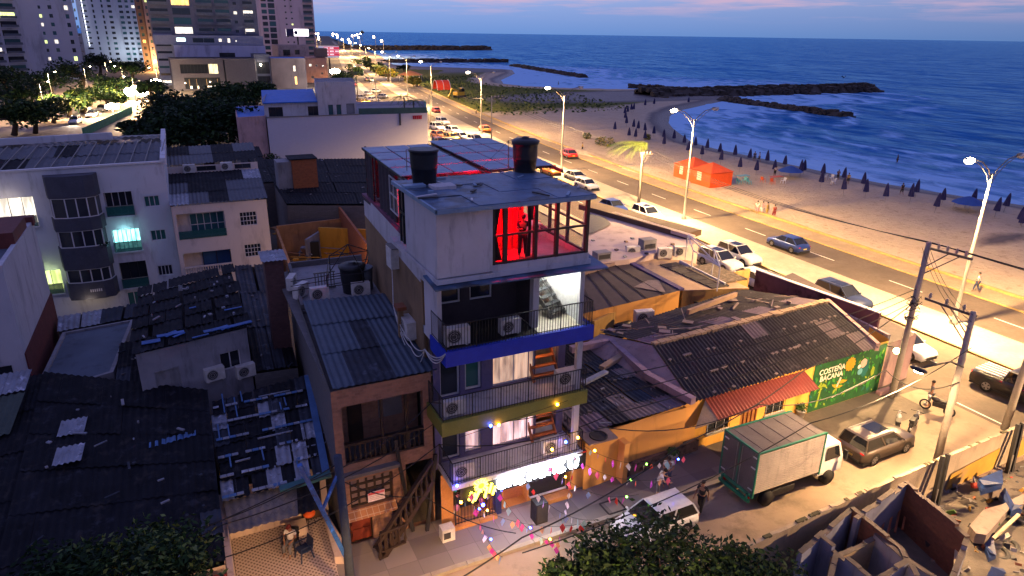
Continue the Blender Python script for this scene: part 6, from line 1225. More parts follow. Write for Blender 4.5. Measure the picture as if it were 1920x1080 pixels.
for k, (a, b, c_, d) in enumerate(q): g = MB(); g.bar(G3(a, b, 1.2), G3(c_, d, 1.2), .12, .08, M('plank_pale', (.42, .32, .2), .8)); g.build('plank', None, 'pale plank edge in the junkyard, %s' % ('running down beside the ruin', 'crossing by the cream slab')[k], 'plank', 'pale planks', loc=G3(a, b, 1.2))
x, y = G(1725, 870, 0); g = MB(); g.lathe((32.5, 16.6, 0), [(.3, 0), (.28, .5), (.1, .55)], potw, 10); g.build('white_bucket', None, 'pale bucket-shaped block at the foot of the dark-topped pole', 'bucket', loc=(32.5, 16.6, 0))
# ================================================================== TOWERS AND THE INLAND AVENUE
def tower(name, label, poly, z0, z1, m, fh=3.0, faces=(), group=None, cat='apartment tower', roofm=None):
    # faces: (edge, [(s0, s1, lo, hi, kind)], probability of a lit pane); kinds: w window, b balcony
    holes = {}; rr = random.Random(hash(label) % 1000 if False else len(label)*7+int(abs(poly[0][0])))
    t = thing(name, label, cat, (poly[0][0], poly[0][1], z0), 0, group, world=True); g = MB(); n = len(poly); bal = MB(); L = []
    for e, specs, lit in faces:
        hs = []
        k = 0
        while z0+(k+1)*fh <= z1+.1:
            for s0, s1, lo, hi, kd in specs:
                h = (s0, s1, z0+k*fh+lo, z0+k*fh+hi); hs.append(h); L.append((e, h, kd, rr.random() < lit))
            k += 1
        holes[e] = hs
    for i in range(n): wall(g, poly[i], poly[(i+1) % n], z0, z1, m, holes.get(i, ()), .3)
    g.build('wall', t); g = MB(); g.face([(*p, z1) for p in poly], roofm or concw); g.build('roof', t)
    L.sort(key=lambda q: q[1][2])
    vis = [q for q in L if q[1][2] < 42][:96]; rest = [q for q in L if q not in vis]
    def pane(mb, e, h, kd, lit):
        A, B = Vector(poly[e]), Vector(poly[(e+1) % n]); d = (B-A).normalized(); nn2 = Vector((d.y, -d.x)); P = lambda s, z, o: (A.x+d.x*s-nn2.x*o, A.y+d.y*s-nn2.y*o, z); a, b, c, f = h
        pm = rr.choice([litw, lito, litw, litg]) if lit else rr.choice([pdark, pdark, pblue])
        mb.face([P(a, c, .28), P(b, c, .28), P(b, f, .28), P(a, f, .28)], pm)
        if kd == 'b': 
            mb.bar(P((a+b)/2-(b-a)/2-.1, c-.1, -.5), P(b+.1, c-.1, -.5), 1.1, .18, m); mb.bar(P(a-.1, c+.45, -1.0), P(b+.1, c+.45, -1.0), .06, .9, M('balcony_front', (.10, .12, .16), .4))
        else: mb.bar(P((a+b)/2, c, .25), P((a+b)/2, f, .25), .08, .06, wfd)
    for q in vis: g = MB(); pane(g, *q); g.build('balcony' if q[2] == 'b' else 'window', t)
    if rest:
        g = MB()
        for q in rest: pane(g, *q)
        o = g.build('window', t); o['kind'] = 'stuff'
    return t
tb = M('tower_blue_white', (.42, .45, .56), .85, kind='stain', var=.08, scale=.15); tg = M('tower_grey', (.26, .28, .37), .85, var=.1, scale=.2); tdk = M('tower_dark', (.12, .13, .19), .8, var=.15, scale=.2); tp = M('tower_pink', (.55, .46, .52), .85, kind='stain', var=.08, scale=.15); tbr = M('tower_brown', (.14, .10, .10), .85, var=.15)
# left tower: balconied face and plain face, corner near px (150,150)
tower('apartment_tower', 'pale blue tower with stacked balconies on its left and a nearly blank right face', [(-62, 330), (-49.5, 340), (-31.6, 342), (-40, 380), (-66, 372)], 0, 60, tb, 3.2,
      [(0, [(1.5, 6.5, .5, 2.6, 'b'), (8, 14, .5, 2.6, 'b')], .12), (1, [(9.5, 10.7, 1, 2.4, 'w'), (6.2, 7.0, 1, 2.2, 'w'), (15, 16.2, .8, 2.4, 'w')], .12), (2, [(2, 6, .6, 2.4, 'b'), (12, 16, .6, 2.4, 'b')], .2)])
tower('apartment_tower', 'whitish gridded tower with small windows glowing at its foot', [(-46, 520), (-24.5, 520), (-13, 516), (-12, 545), (-46, 545)], 0, 62, tb, 3.1,
      [(0, [(2, 5, 1, 2, 'w'), (8, 9, .6, 2.4, 'w'), (13, 14, .6, 2.4, 'w'), (16.5, 18.5, .8, 2.2, 'w')], .03), (1, [(1, 3.4, .7, 2.2, 'w'), (5, 7, .7, 2.2, 'w'), (8.6, 10.6, .7, 2.2, 'w')], .06)])
tower('apartment_tower', 'narrow dark brown tower edge rising over the avenue junction', [(-11, 400), (-7.5, 400), (-6.5, 420), (-11, 420)], 0, 60, tbr, 3.1, [(0, [(1, 2.2, .8, 2.2, 'w')], .02)])
tower('apartment_tower', 'slim grey-pink tower streaked with stair windows lit orange at its base', [(-7.4, 398), (-2.2, 398), (-1.6, 420), (-7, 420)], 0, 46, M('tower_rose_grey', (.24, .19, .21), .85, kind='stain', scale=.3), 3.1, [(0, [(.8, 1.7, .8, 2.2, 'w'), (3.2, 4.2, .8, 2.2, 'w')], .06)])
tower('apartment_tower', 'wide dark tower with long balconies and a few lit rooms behind the white block', [(-4.2, 300), (11, 299), (33.5, 300), (35, 330), (-4, 330)], 14.6, 48, tdk, 3.3,
      [(0, [(.6, 6.5, .5, 2.4, 'b'), (8, 14, .4, 2.7, 'w')], .06), (1, [(1, 6.5, .5, 2.4, 'b'), (7.5, 12.5, .5, 2.5, 'b'), (14, 15.2, 1, 2, 'w'), (17.5, 21, .5, 2.4, 'b')], .09)])
tower('office_block', 'white office block with a big square teal window under the dark tower', [(2.5, 291), (34, 290), (36, 318), (1, 318)], 0, 14.4, M('block_lavender', (.42, .43, .58), .85, kind='stain', var=.06, scale=.3), 14.4,
      [(0, [(15, 20.5, 7.6, 11.8, 'w'), (21.5, 24.5, 6.0, 7.2, 'w'), (26, 30, 9.6, 11.6, 'w')], 0)], cat='office block')
tower('office_block', 'grey stepped wing with strip windows at the left of the white office block', [(-3.8, 296), (2.4, 295), (2.4, 318), (-3.6, 318)], 0, 18.2, tg, 2.6, [(0, [(.5, 5.6, 1, 1.8, 'w')], .2)], cat='office block')
# white strip storey with lit panes
T = house('storey_strip', 'grey strip storey with three small lit panes above the white office block', 'building', [(-3.9, 294), (33.9, 293), (34, 299), (-3.9, 299.5)], 14.5, 17.8, tg, {0: [(7.6, 10.6, 15.6, 16.9, dict(pm=EM('lit_cyan_white', (.7, 1, .95), 4), nx=1)), (13, 20.5, 15.2, 16.9), (22, 23, 15.6, 16.7, dict(pm=litw, nx=1)), (25, 26, 15.3, 16.9, dict(pm=litw, nx=1)), (27.8, 28.3, 15.6, 16.2, dict(pm=litw, nx=1))]}, depth=.3)
# low restaurant block in front
lowg = M('restaurant_grey', (.09, .085, .11), .85, var=.08, scale=.3); 
T = house('restaurant_block', 'low grey block with a dark glazed restaurant front and lit upper room', 'building', [(0.6, 270), (17, 269.5), (17.6, 269.4), (27.5, 269), (32, 285), (0, 285)], 0, 10.2, lowg,
          {0: [(2.6, 11.4, 5.6, 8.6, dict(nx=8, ny=1, fm=wfd)), (11.6, 14.6, 5.4, 8.7, dict(nx=2, pm=EM('lit_beige', (1, .82, .5), 1.3, .8), fm=wfd)), (3.4, 14.8, .4, 4.2, dict(nx=7, fm=wfd))], 1: [(.02, .58, .3, 10, dict(nx=1, fm=wfd))]}, depth=.5, roofm=slate, parapet=.3)
g = MB()
for x, w_ in ((6.3, .6), (8.6, .4), (11.8, 2.6), (15.3, .9)): g.box((x-.7, 268.9, .6), (x-.7+w_, 269.2, 1.5), litw); g.box((x-.9, 268.95, .4), (x-.75, 269.1, 3.8), M('column_tan', (.3, .22, .12)))
g.build('shopfront', T); pl('restaurant_light', (12, 266, 2.5), 500, (1, .7, .35)); pl('restaurant_light', (4, 266, 2.2), 500, (1, .6, .3))
T = house('restaurant_block', 'mauve-grey windowless block beside the restaurant with a dark glazed gap', 'building', [(33.0, 270), (45.0, 269), (48, 288), (34, 288)], 0, 10.4, M('block_mauve', (.13, .105, .125), .85, kind='stain', scale=.3), {0: [(7.6, 8.4, 6, 8, dict(nx=1, pm=litw)), (7.8, 8.6, 1.4, 4.2, dict(nx=1, pm=lito))]}, depth=.2, roofm=bluer, parapet=.15)
T = house('glazed_link', 'dark glazed link with a single white lamp between two grey blocks', 'building', [(27.6, 271), (32.9, 270.6), (33, 285), (28, 285)], 0, 11.8, tdk, {0: [(.6, 4.9, .6, 4.4, dict(nx=3, fm=wfd)), (.6, 4.9, 5.2, 9.2, dict(nx=3, fm=wfd))]}, depth=.2, roofm=slate)
g = MB(); g.ball((29.5, 270.2, 8.3), .35, EM('lamp_glow', (1, 1, 1), 60), 8, 5); g.build('facade_lamp', None, 'small white lamp on the dark glazed link', 'lamp', loc=(29.5, 270.2, 8))
# pink tower and its podium by the coast
tower('apartment_tower', 'tall pinkish tower with rounded balconies down its seaward edge', [(49, 421), (57, 420), (70.5, 419), (77, 419), (78, 445), (49, 445)], 0, 62, tp, 3.1,
      [(0, [(.5, 3.2, .5, 2.5, 'w'), (4, 7.4, .3, 2.8, 'w')], .03), (1, [(4.5, 5.4, 1, 1.8, 'w'), (7.6, 8.5, 1, 1.8, 'w')], .02), (2, [(.8, 5.6, .4, 2.4, 'b')], .12)])
T = house('podium_block', 'cream podium with a dark canopy and billboard at the foot of the pink tower', 'building', [(44, 330), (57, 329), (58, 350), (44, 350)], 0, 13.5, M('podium_cream', (.42, .34, .33), .85, kind='stain'), {0: [(2, 5, 9.5, 12, dict(fm=wfd, nx=2)), (7, 9, 10, 12, dict(fm=wfd)), (1, 4, 5.4, 6.6, dict(fm=wfd))]}, depth=.3, parapet=.3)
T = house('corner_hotel', 'orange-pink three-storey hotel corner with one lit window', 'building', [(47, 300), (58.5, 298.5), (62, 330), (48, 330)], 0, 9.4, M('hotel_orange', (.48, .24, .17), .85, kind='stain', var=.08), {0: [(1.5, 2.3, 5.8, 6.8), (4.5, 5.5, 6.3, 7.3, dict(pm=litw)), (7, 7.8, 6.2, 7), (9, 9.8, 3.2, 4), (5, 6, 1.6, 2.6), (9.5, 10.3, 6, 6.8)]}, depth=.2, parapet=.2)
T = house('rooftop_hut', 'small brown rooftop room on the orange-pink hotel', 'rooftop room', [(55.5, 304), (60, 303.5), (61, 312), (56, 312)], 9.7, 13.2, tbr, roofm=tdk)
def billboard(name, label, x0, x1, z0, z1, y, m, foot, extra=None):
    T = thing(name, label, 'billboard', (x0, y, foot), 0, world=True); g = MB(); g.box((x0, y, z0), (x1, y+.5, z1), m); g.build('panel', T); g = MB(); g.box(((x0+x1)/2-.3, y+.5, foot), ((x0+x1)/2+.3, y+1.1, z1-.3), dkm); g.box((x0, y-.5, z0-.3), (x1, y+.9, z0-.15), dkm); g.build('post', T)
    if extra: g = MB(); extra(g); g.build('printing', T)
a = GY(536, 54, 372); b = GY(579, 68, 372)
def ex1(g): g.box((a[0], 371.8, b[1]), (a[0]+3.6, 371.95, a[1]), M('board_navy', (.03, .03, .10))); g.ball((a[0]+4.6, 371.8, (a[1]+b[1])/2), .9, M('board_navy'), 8, 6, (1, .1, 1))
billboard('billboard', 'glaring white lit billboard with a navy end on the rooftop by the sea', a[0], b[0], b[1], a[1], 372, EM('board_white', (1, .88, .95), 3.2), 9, ex1)
a2_ = GY(597, 86, 345); b2_ = GY(637, 108, 345)
def ex2(g):
    w_ = b2_[0]-a2_[0]; h_ = a2_[1]-b2_[1]; r_ = EM('board_red', (.7, .05, .10), .7); l_ = EM('board_pale', (1, .7, .75), .9)
    for k in range(3):
        g.box((a2_[0]+w_*.25, 344.8, a2_[1]-h_*(.30+.27*k)), (b2_[0], 344.95, a2_[1]-h_*(.08+.27*k)), r_)
        for j in range(2+k % 2): g.box((a2_[0]+w_*(.27+.26*j), 344.6, a2_[1]-h_*(.24+.27*k)), (a2_[0]+w_*(.46+.26*j), 344.75, a2_[1]-h_*(.13+.27*k)), l_)
billboard('billboard', 'red and white striped billboard on a post over the coast road', a2_[0], b2_[0], b2_[1], a2_[1], 345, EM('board_grey', (.55, .5, .62), .5), 0, ex2)
# car park glare and avenue glare: floodlights
fl_ = EM('floodlight', (1, .97, .9), 90); fo_ = EM('floodlight_warm', (1, .85, .6), 80)
def flood(px, py, z, y, r, lb, m, e, col): 
    x = GY(px, py, y)[0]; zz = GY(px, py, y)[1]; t = thing('floodlight', lb, 'floodlight', (x, y, 0)); g = MB(); g.tube([(0, .4, 0), (0, .4, zz)], .12, dkm, 6); g.build('pole', t)
    for k in range(3): g = MB(); g.ball(((k-1)*r*1.1, 0, zz+(.35*r if k == 1 else 0)), r, m, 10, 7, (1, .5, .8)); g.build('lamp_head', t)
    pl('flood_light', (x, y-1.2, zz), e, col, .8)
flood(628, 134, 0, 262, .9, 'blinding white floodlights among the palms behind the warehouse', fl_, 30000, (1, .85, .65))
flood(255, 172, 0, 232, 1.5, 'blinding floodlights at the avenue junction', fo_, 90000, (1, .55, .20))
flood(292, 153, 0, 262, .8, 'small amber floodlight at the foot of the slim tower', fo_, 10000, (1, .55, .2))
flood(210, 200, 0, 190, .7, 'low warm floodlight over the avenue traffic', fo_, 40000, (1, .62, .3))
pl('tower_foot_light', (-22, 508, 6), 6000, (.9, 1, .95), 1); pl('tower_foot_light', (-6, 392, 4), 30000, (1, .5, .15), 1)
g = MB(); 
for z in range(0, 12): g.box((-43, 519.6-2, z*3.2+9), (-42.6, 519.9-2, z*3.2+11.5), EM('stair_lit', (.9, .95, 1), 3))
g.build('lit_stair', None, 'vertical string of lit panes at the edge of the whitish tower', 'lights', loc=(-43, 518, 9))
# avenue surface
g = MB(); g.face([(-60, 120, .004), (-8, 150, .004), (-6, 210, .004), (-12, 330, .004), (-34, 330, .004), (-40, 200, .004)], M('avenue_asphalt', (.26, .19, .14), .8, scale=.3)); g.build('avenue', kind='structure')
g = MB(); g.bar((-17, 158, .8), (-10, 200, .8), .2, 1.6, M('green_netting', (.01, .14, .08), .8, scale=.6, var=.4)); g.build('green_netting', None, 'green site netting along the near side of the avenue', 'fence', loc=(-17, 158, 0))
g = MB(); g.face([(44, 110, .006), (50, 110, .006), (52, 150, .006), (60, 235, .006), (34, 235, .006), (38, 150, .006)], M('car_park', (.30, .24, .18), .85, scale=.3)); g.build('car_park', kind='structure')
# ================================================================== TREES
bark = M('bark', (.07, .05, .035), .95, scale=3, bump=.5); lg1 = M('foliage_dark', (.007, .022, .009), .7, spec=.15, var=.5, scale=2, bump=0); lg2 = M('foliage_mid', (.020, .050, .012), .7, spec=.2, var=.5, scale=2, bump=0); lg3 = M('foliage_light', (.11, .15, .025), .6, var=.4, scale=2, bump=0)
def tree(name, label, loc, h, r, n, seed, mats=(lg1, lg1, lg2), s=.3, clumps=14, flat=.7, group=None, cat='tree', trunk=True):
    rr = random.Random(seed); t = thing(name, label, cat, loc, 0, group); g = MB(); cz = h-r*flat*.8
    g.tube([(0, 0, 0), (.1*r, .05*r, cz*.5), (.05*r, 0, cz)], [.09*r+.05, .07*r+.04, .05*r+.02], bark, 8)
    cl = []
    for k in range(clumps):
        a = rr.uniform(0, 6.28); q = r*math.sqrt(rr.random())*.85; c_ = Vector((q*math.cos(a), q*math.sin(a), cz+rr.uniform(-.35, .55)*r*flat*(1.1-q/r*.6))); cl.append((c_, r*rr.uniform(.22, .42)))
        if k < 9: g.tube([(.05*r, 0, cz*.75), (c_.x*.5, c_.y*.5, (cz+c_.z)/2-.1*r), tuple(c_)], [.035*r+.02, .02*r+.015, .01], bark, 5)
    g.build('trunk', t); g = MB()
    for c_, cr_ in cl: leafblob(g, c_, cr_, n//clumps, list(mats), rr, s, (1.15, 1.15, .75))
    g.build('crown', t); return t
# foreground trees under the drone
tx, ty = G(1270, 1060, 4.2); tree('tree', 'dark leafy street tree crown rising from the lower frame edge by the white car', (tx, ty, 0), 3.9, 3.4, 11000, 5, (lg1, lg1, lg1, lg2), .13, 46, .45)
tx, ty = G(1120, 1085, 3.8); tree('tree', 'smaller leafy crown at the lower frame edge left of the street tree', (tx, ty, 0), 3.9, 1.7, 3200, 6, (lg1, lg1, lg2), .12, 18, .5)
tx, ty = G(1430, 1075, 3.8); tree('tree', 'dark leafy crown leaning over the perimeter wall beside the ruin', (tx, ty, -.8), 4.6, 2.1, 4200, 7, (lg1, lg1, lg2), .12, 20, .5)
tx, ty = G(235, 1075, 5.0); tree('tree', 'leafy crown with olive leaves in front of the dark tin roof', (tx, ty, 0), 5.3, 2.6, 6500, 8, (lg1, lg2, lg2, lg3), .12, 28, .4)
tx, ty = G(90, 1095, 5.0); tree('tree', 'dark low crown in the lower left corner', (tx, ty, 0), 5.4, 1.9, 2600, 9, (lg1, lg1, lg2), .12, 14, .4)
# the dark mass behind the apartment block
GT = 'dark trees behind the apartment block'
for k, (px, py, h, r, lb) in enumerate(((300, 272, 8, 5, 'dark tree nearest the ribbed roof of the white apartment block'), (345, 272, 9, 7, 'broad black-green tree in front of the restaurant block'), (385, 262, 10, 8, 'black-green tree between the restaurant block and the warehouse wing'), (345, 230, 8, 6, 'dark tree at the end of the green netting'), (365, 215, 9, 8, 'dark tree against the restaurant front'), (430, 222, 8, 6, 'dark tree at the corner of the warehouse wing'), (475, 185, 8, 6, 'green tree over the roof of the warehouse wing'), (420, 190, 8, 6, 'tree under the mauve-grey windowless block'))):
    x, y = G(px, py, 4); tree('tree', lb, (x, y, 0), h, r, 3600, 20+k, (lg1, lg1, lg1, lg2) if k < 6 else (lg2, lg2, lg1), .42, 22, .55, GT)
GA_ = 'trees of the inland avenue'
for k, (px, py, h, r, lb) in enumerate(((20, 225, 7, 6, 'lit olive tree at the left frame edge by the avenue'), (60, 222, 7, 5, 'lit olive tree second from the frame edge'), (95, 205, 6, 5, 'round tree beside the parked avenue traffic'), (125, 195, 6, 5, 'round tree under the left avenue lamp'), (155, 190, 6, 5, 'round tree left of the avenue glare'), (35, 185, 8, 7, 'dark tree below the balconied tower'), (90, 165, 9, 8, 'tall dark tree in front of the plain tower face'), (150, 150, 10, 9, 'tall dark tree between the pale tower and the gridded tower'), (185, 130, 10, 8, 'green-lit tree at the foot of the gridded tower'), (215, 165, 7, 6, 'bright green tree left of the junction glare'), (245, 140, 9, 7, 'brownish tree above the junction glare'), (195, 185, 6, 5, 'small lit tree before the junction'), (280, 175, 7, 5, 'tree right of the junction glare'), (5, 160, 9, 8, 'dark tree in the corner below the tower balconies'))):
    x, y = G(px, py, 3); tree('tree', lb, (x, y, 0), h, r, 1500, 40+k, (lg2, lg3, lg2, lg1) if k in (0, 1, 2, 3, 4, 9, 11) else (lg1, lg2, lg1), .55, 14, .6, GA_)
GG = 'trees on the grass by the coast road'
ylw = M('foliage_yellow', (.32, .24, .02), .6, var=.3, scale=2, bump=0)
for k, (px, py, h, r, lb, mm) in enumerate(((727, 145, 6, 5, 'yellow-flowering tree right of the road among the far lamps', (ylw, lg3)), (700, 125, 6, 6, 'bushy tree before the far breakwaters', (lg3, lg2)), (682, 116, 6, 6, 'olive tree at the far end of the grass', (lg3, lg2)), (712, 134, 5, 5, 'low green tree by the road', (lg3, lg2, lg3)), (757, 138, 6, 3, 'palm-like dark tree beside the yellow tree', (lg2, lg1)), (781, 155, 4, 4, 'orange-yellow bush near the pavilion', (ylw, lg3)), (640, 165, 7, 5, 'dark tree in front of the white floodlights', (lg1, lg2)), (660, 150, 7, 5, 'dark tree right of the white floodlights', (lg1, lg2)))):
    x, y = G(px, py+8, 0); tree('tree', lb, (x, y, 0), h, r, 1000, 60+k, mm, .5, 10, .6, GG)
for k, (px, py, sz_) in enumerate(((1125, 272, 1.1), (1140, 275, 1.3), (1100, 262, 1.0), (1213, 262, .8))):
    x, y = G(px, py, 0); g = MB(); leafblob(g, (0, 0, sz_*.7), sz_, 220, [lg3, ylw, lg2], random.Random(k), .22); o = g.build('shrub', None, ('lit olive shrub beside the road, middle of the clump', 'lit olive shrub beside the road, right of the clump', 'lit olive shrub beside the road, left of the clump', 'small shrub on the sand near the palm')[k], 'shrub', 'shrubs between road and beach'); o.location = (x, y, 0)
def palm(loc, h, lb, n=13, L=2.0, seed=1, wind=(-.6, 0), group=None):
    rr = random.Random(seed); t = thing('palm_tree', lb, 'palm tree', loc, 0, group); g = MB(); g.tube([(0, 0, 0), (.1, 0, h*.5), (.05, 0, h)], [.16, .12, .1], bark, 8); g.build('trunk', t); g = MB()
    for k in range(n):
        a = 2*math.pi*k/n+rr.uniform(-.2, .2); d = Vector((math.cos(a)+wind[0], math.sin(a)+wind[1], 0)); up = rr.uniform(.25, .9); p = Vector((.05, 0, h)); pts = [p+d*L*t_+UZ*(up*t_-1.0*t_*t_)*L*.7 for t_ in (0, .25, .5, .75, 1)]
        for i in range(4):
            a_, b_ = pts[i], pts[i+1]
            for j in range(5):
                q = a_.lerp(b_, j/5); s_ = d.cross(UZ).normalized()
                for sg in (-1, 1): tip = q+s_*sg*L*.22*(1.1-i*.2)+(b_-a_)*.6-UZ*.15*L*.5; g.face([q, q+(b_-a_)*.12, tip], rr.choice([lg3, lg2, lg3]))
    g.build('crown', t); return t
x, y = G(1207, 375, 0); palm((50.9, 69, 0), 7.6, 'wind-blown palm behind the wires among the parked cars', 22, 2.4, 3, (-.9, .2))
x, y = GY(757, 190, 118); palm((x, 118, 0), 9.6, 'left of two small palms on the walled terrace', 12, 2.6, 4, (0, 0), 'terrace palms'); x, y = GY(775, 197, 114); palm((x, 114, 0), 9.2, 'right of two small palms on the walled terrace', 12, 2.3, 5, (0, 0), 'terrace palms')
x, y = GY(668, 150, 200); palm((x, 200, 0), 9, 'dark palm against the floodlit car park', 12, 3.5, 6, (0, 0))
for k, (px, py, z) in enumerate(((188, 442, 5.6),)): x, y = GY(px-3, 437, 54.4); g = MB(); leafblob(g, (x, 54.5, 5.5), .45, 260, [lg1, lg2], random.Random(2), .14); g.build('potted_bush', None, 'round bush on the lit aqua balcony', 'bush', loc=(x, 54.5, 4.9))
x, y = G(510, 318, 1); g = MB(); leafblob(g, (x, y, 1.5), 2.2, 500, [lg1, lg2], random.Random(2), .3); g.build('shrub', None, 'dark shrub lit by an amber lamp at the warehouse corner', 'shrub', loc=(x, y, 0))
# grass tufts on the open ground
g = MB(); rr = random.Random(9)
for i in range(2600):
    y = rr.uniform(165, 330); x = LXs(y)+rr.uniform(13, 60)
    if sdist(x, y) < 12: continue
    s_ = rr.uniform(.15, .5); a = rr.uniform(0, 3.14); g.face([(x-s_*math.cos(a), y-s_*math.sin(a), 0), (x+s_*math.cos(a), y+s_*math.sin(a), 0), (x+s_*.6*math.cos(a), y+s_*.6*math.sin(a), s_*.9), (x-s_*.4*math.cos(a), y-s_*.4*math.sin(a), s_*.8)], rr.choice([lg2, lg3]))
g.build('grass', kind='stuff')
# ================================================================== VEHICLES
tyre = M('tyre_rubber', (.012, .012, .013), .85, bump=.1); rim = M('wheel_rim', (.35, .35, .36), .35, .7, bump=0); cglass = GL('car_glass', (.01, .012, .016), 1, .05); hl_on = EM('headlight_on', (1, .93, .78), 70); hl_off = M('headlight_clear', (.5, .5, .52), .2, bump=0); tl = M('taillight_red', (.35, .008, .008), .25, bump=0); tl_on = EM('taillight_on', (1, .03, .02), 9); plast = M('black_plastic', (.02, .02, .022), .7)
def paint(n, c, metal=.3): return M('paint_'+n, c, .38, metal, var=.04, scale=.5, bump=0, spec=.5, rvar=.15, coat=.6)
def wheel(t, x, y, r, w=.2):
    g = MB(); s_ = 1 if y > 0 else -1; n = 18
    g.tube([(x, y-w/2, r), (x, y+w/2, r)], r, tyre, n); o = g.build('wheel', t)
    g = MB(); yy = y+s_*(w/2+.005); g.add([(x+r*.64*math.cos(6.283*i/n), yy, r+r*.64*math.sin(6.283*i/n)) for i in range(n)], [tuple(range(n))], rim)
    for k in range(5): a = 6.283*k/5; g.add([(x+r*.2*math.cos(a+.6), yy+s_*.004, r+r*.2*math.sin(a+.6)), (x+r*.58*math.cos(a+.35), yy+s_*.004, r+r*.58*math.sin(a+.35)), (x+r*.58*math.cos(a+.9), yy+s_*.004, r+r*.58*math.sin(a+.9))], [(0, 1, 2)], plast)
    g.build('rim', o)
def car(label, style='suv', col=None, lights=False, tail=False, detail=True, spot=False):
    col = col or paint('white', (.62, .62, .62), 0)
    S = dict(suv=dict(L=4.5, W=1.84, H=1.66, belt=1.02, hood=1.0, a=(-2.1, -1.9, .15, .95), r=.35, gc=.22), sedan=dict(L=4.4, W=1.74, H=1.45, belt=.92, hood=.88, a=(-1.75, -1.1, .3, 1.05), r=.31, gc=.18), hatch=dict(L=4.0, W=1.70, H=1.5, belt=.94, hood=.92, a=(-1.9, -1.6, .2, 1.0), r=.31, gc=.18), van=dict(L=4.6, W=1.75, H=1.9, belt=1.1, hood=1.05, a=(-2.15, -2.05, .75, 1.5), r=.32, gc=.2), pickup=dict(L=5.2, W=1.86, H=1.75, belt=1.08, hood=1.08, a=(-.75, -.6, .7, 1.35), r=.38, gc=.26))[style]
    t = thing('parked_car', label, 'car'); L, W, H_, b, hd, r, gc = S['L'], S['W']/2, S['H'], S['belt'], S['hood'], S['r'], S['gc']; xr, xr2, xf2, xf = S['a']
    # lower body: lofted sections, nose at +x
    ws = [(-L/2, .80, .42, b*.80), (-L/2+.08, .93, .30, b*.93), (-L/2+.45, 1.0, gc, b), (-.9, 1.0, gc, b), (.3, 1.0, gc, b), (xf, 1.0, gc, (b+hd)/2+.01), (L/2-.75, .98, gc, hd-.02), (L/2-.22, .93, gc+.02, hd-.12), (L/2-.04, .82, .34, hd-.26), (L/2, .72, .42, hd-.4)]
    vs = []; 
    for x, wf_, zb, zt in ws:
        w_ = W*wf_; zm = (zb+zt)*.5
        sec = [(0, zb), (w_*.9, zb), (w_, zb+.12), (w_*1.0, zm), (w_*.97, zt-.08), (w_*.88, zt), (0, zt+.03)]
        vs += [(x, y, z) for y, z in sec]+[(x, -y, z) for y, z in sec[-2:0:-1]]
    m = 12; g = MB(); g.add(vs, [(i*m+j, (i+1)*m+j, (i+1)*m+(j+1) % m, i*m+(j+1) % m) for i in range(len(ws)-1) for j in range(m)], col, True); g.add(vs[:m], [tuple(range(m))], col); g.add(vs[-m:], [tuple(range(m-1, -1, -1))], col)
    wx_ = L*.29
    for sx in (-1, 1):
        for sy in (-1, 1): n = 16; g.add([(sx*wx_+(r+.07)*math.cos(math.pi*i/n), sy*(W+.004), r+(r+.07)*math.sin(math.pi*i/n)) for i in range(n+1)], [tuple(range(n+1))], plast)
    g.box((-L/2+.1, -W*.96, gc-.03), (L/2-.2, W*.96, gc+.1), plast); g.build('body', t)
    # cabin
    bw, tw = W*.9, W*.74; B_ = [(xr, bw), (xf, bw)]; z0 = b-.02; z1 = H_-.05
    g = MB(); P = lambda x, y, z: (x, y, z)
    v = [P(xr, bw, z0), P(xf, bw, z0), P(xf2, tw, z1), P(xr2, tw, z1), P(xr, -bw, z0), P(xf, -bw, z0), P(xf2, -tw, z1), P(xr2, -tw, z1)]
    g.add(v, [(0, 1, 2, 3), (5, 4, 7, 6), (1, 5, 6, 2), (4, 0, 3, 7)], cglass); g.build('window', t)
    g = MB(); n = 5
    for i in range(n):
        for j in range(4): pass
    rv = [(xr2-.03, tw+.02, z1), (xf2+.03, tw+.02, z1), (xf2-.1, tw*.8, H_), (xr2+.12, tw*.8, H_), (xr2-.03, -tw-.02, z1), (xf2+.03, -tw-.02, z1), (xf2-.1, -tw*.8, H_), (xr2+.12, -tw*.8, H_)]
    g.add(rv, [(0, 1, 2, 3), (5, 4, 7, 6), (1, 5, 6, 2), (4, 0, 3, 7), (3, 2, 6, 7)], col)
    for sy in (-1, 1):
        for (xa, xb) in ((xf, xf2), (xr, xr2), ((xf+xr)*.5+.05, (xf2+xr2)*.5+.02)): g.bar((xa, sy*bw*1.003, z0), (xb, sy*tw*1.003, z1), .08, .045, col, (0, 1, 0))
    if style in ('suv', 'van'):
        for sy in (-1, 1): g.tube([(xr2+.1, sy*tw*.88, H_+.03), (xf2-.05, sy*tw*.88, H_+.03)], .02, rim, 5)
        g.bar((xr2+.9, 0, H_+.006), (xf2-.05, 0, H_+.006), tw*1.25, .012, cglass)
    g.build('roof', t)
    for sy in (-1, 1):
        g = MB(); g.ball((L/2-.17, sy*W*.66, hd-.28), .16, hl_on if lights else hl_off, 8, 6, (.7, 1.1, .5)); g.build('headlight', t)
        g = MB(); g.ball((-L/2+.09, sy*W*.72, b-.17), .15, tl_on if tail else tl, 8, 6, (.5, 1.2, .55)); g.build('taillight', t)
        g = MB(); g.ball((xf-.12, sy*(W+.07), b+.04), .1, col, 7, 5, (.6, 1, .7)); g.build('mirror', t)
    for sx in (-1, 1):
        for sy in (-1, 1): wheel(t, sx*wx_, sy*(W-.1), r)
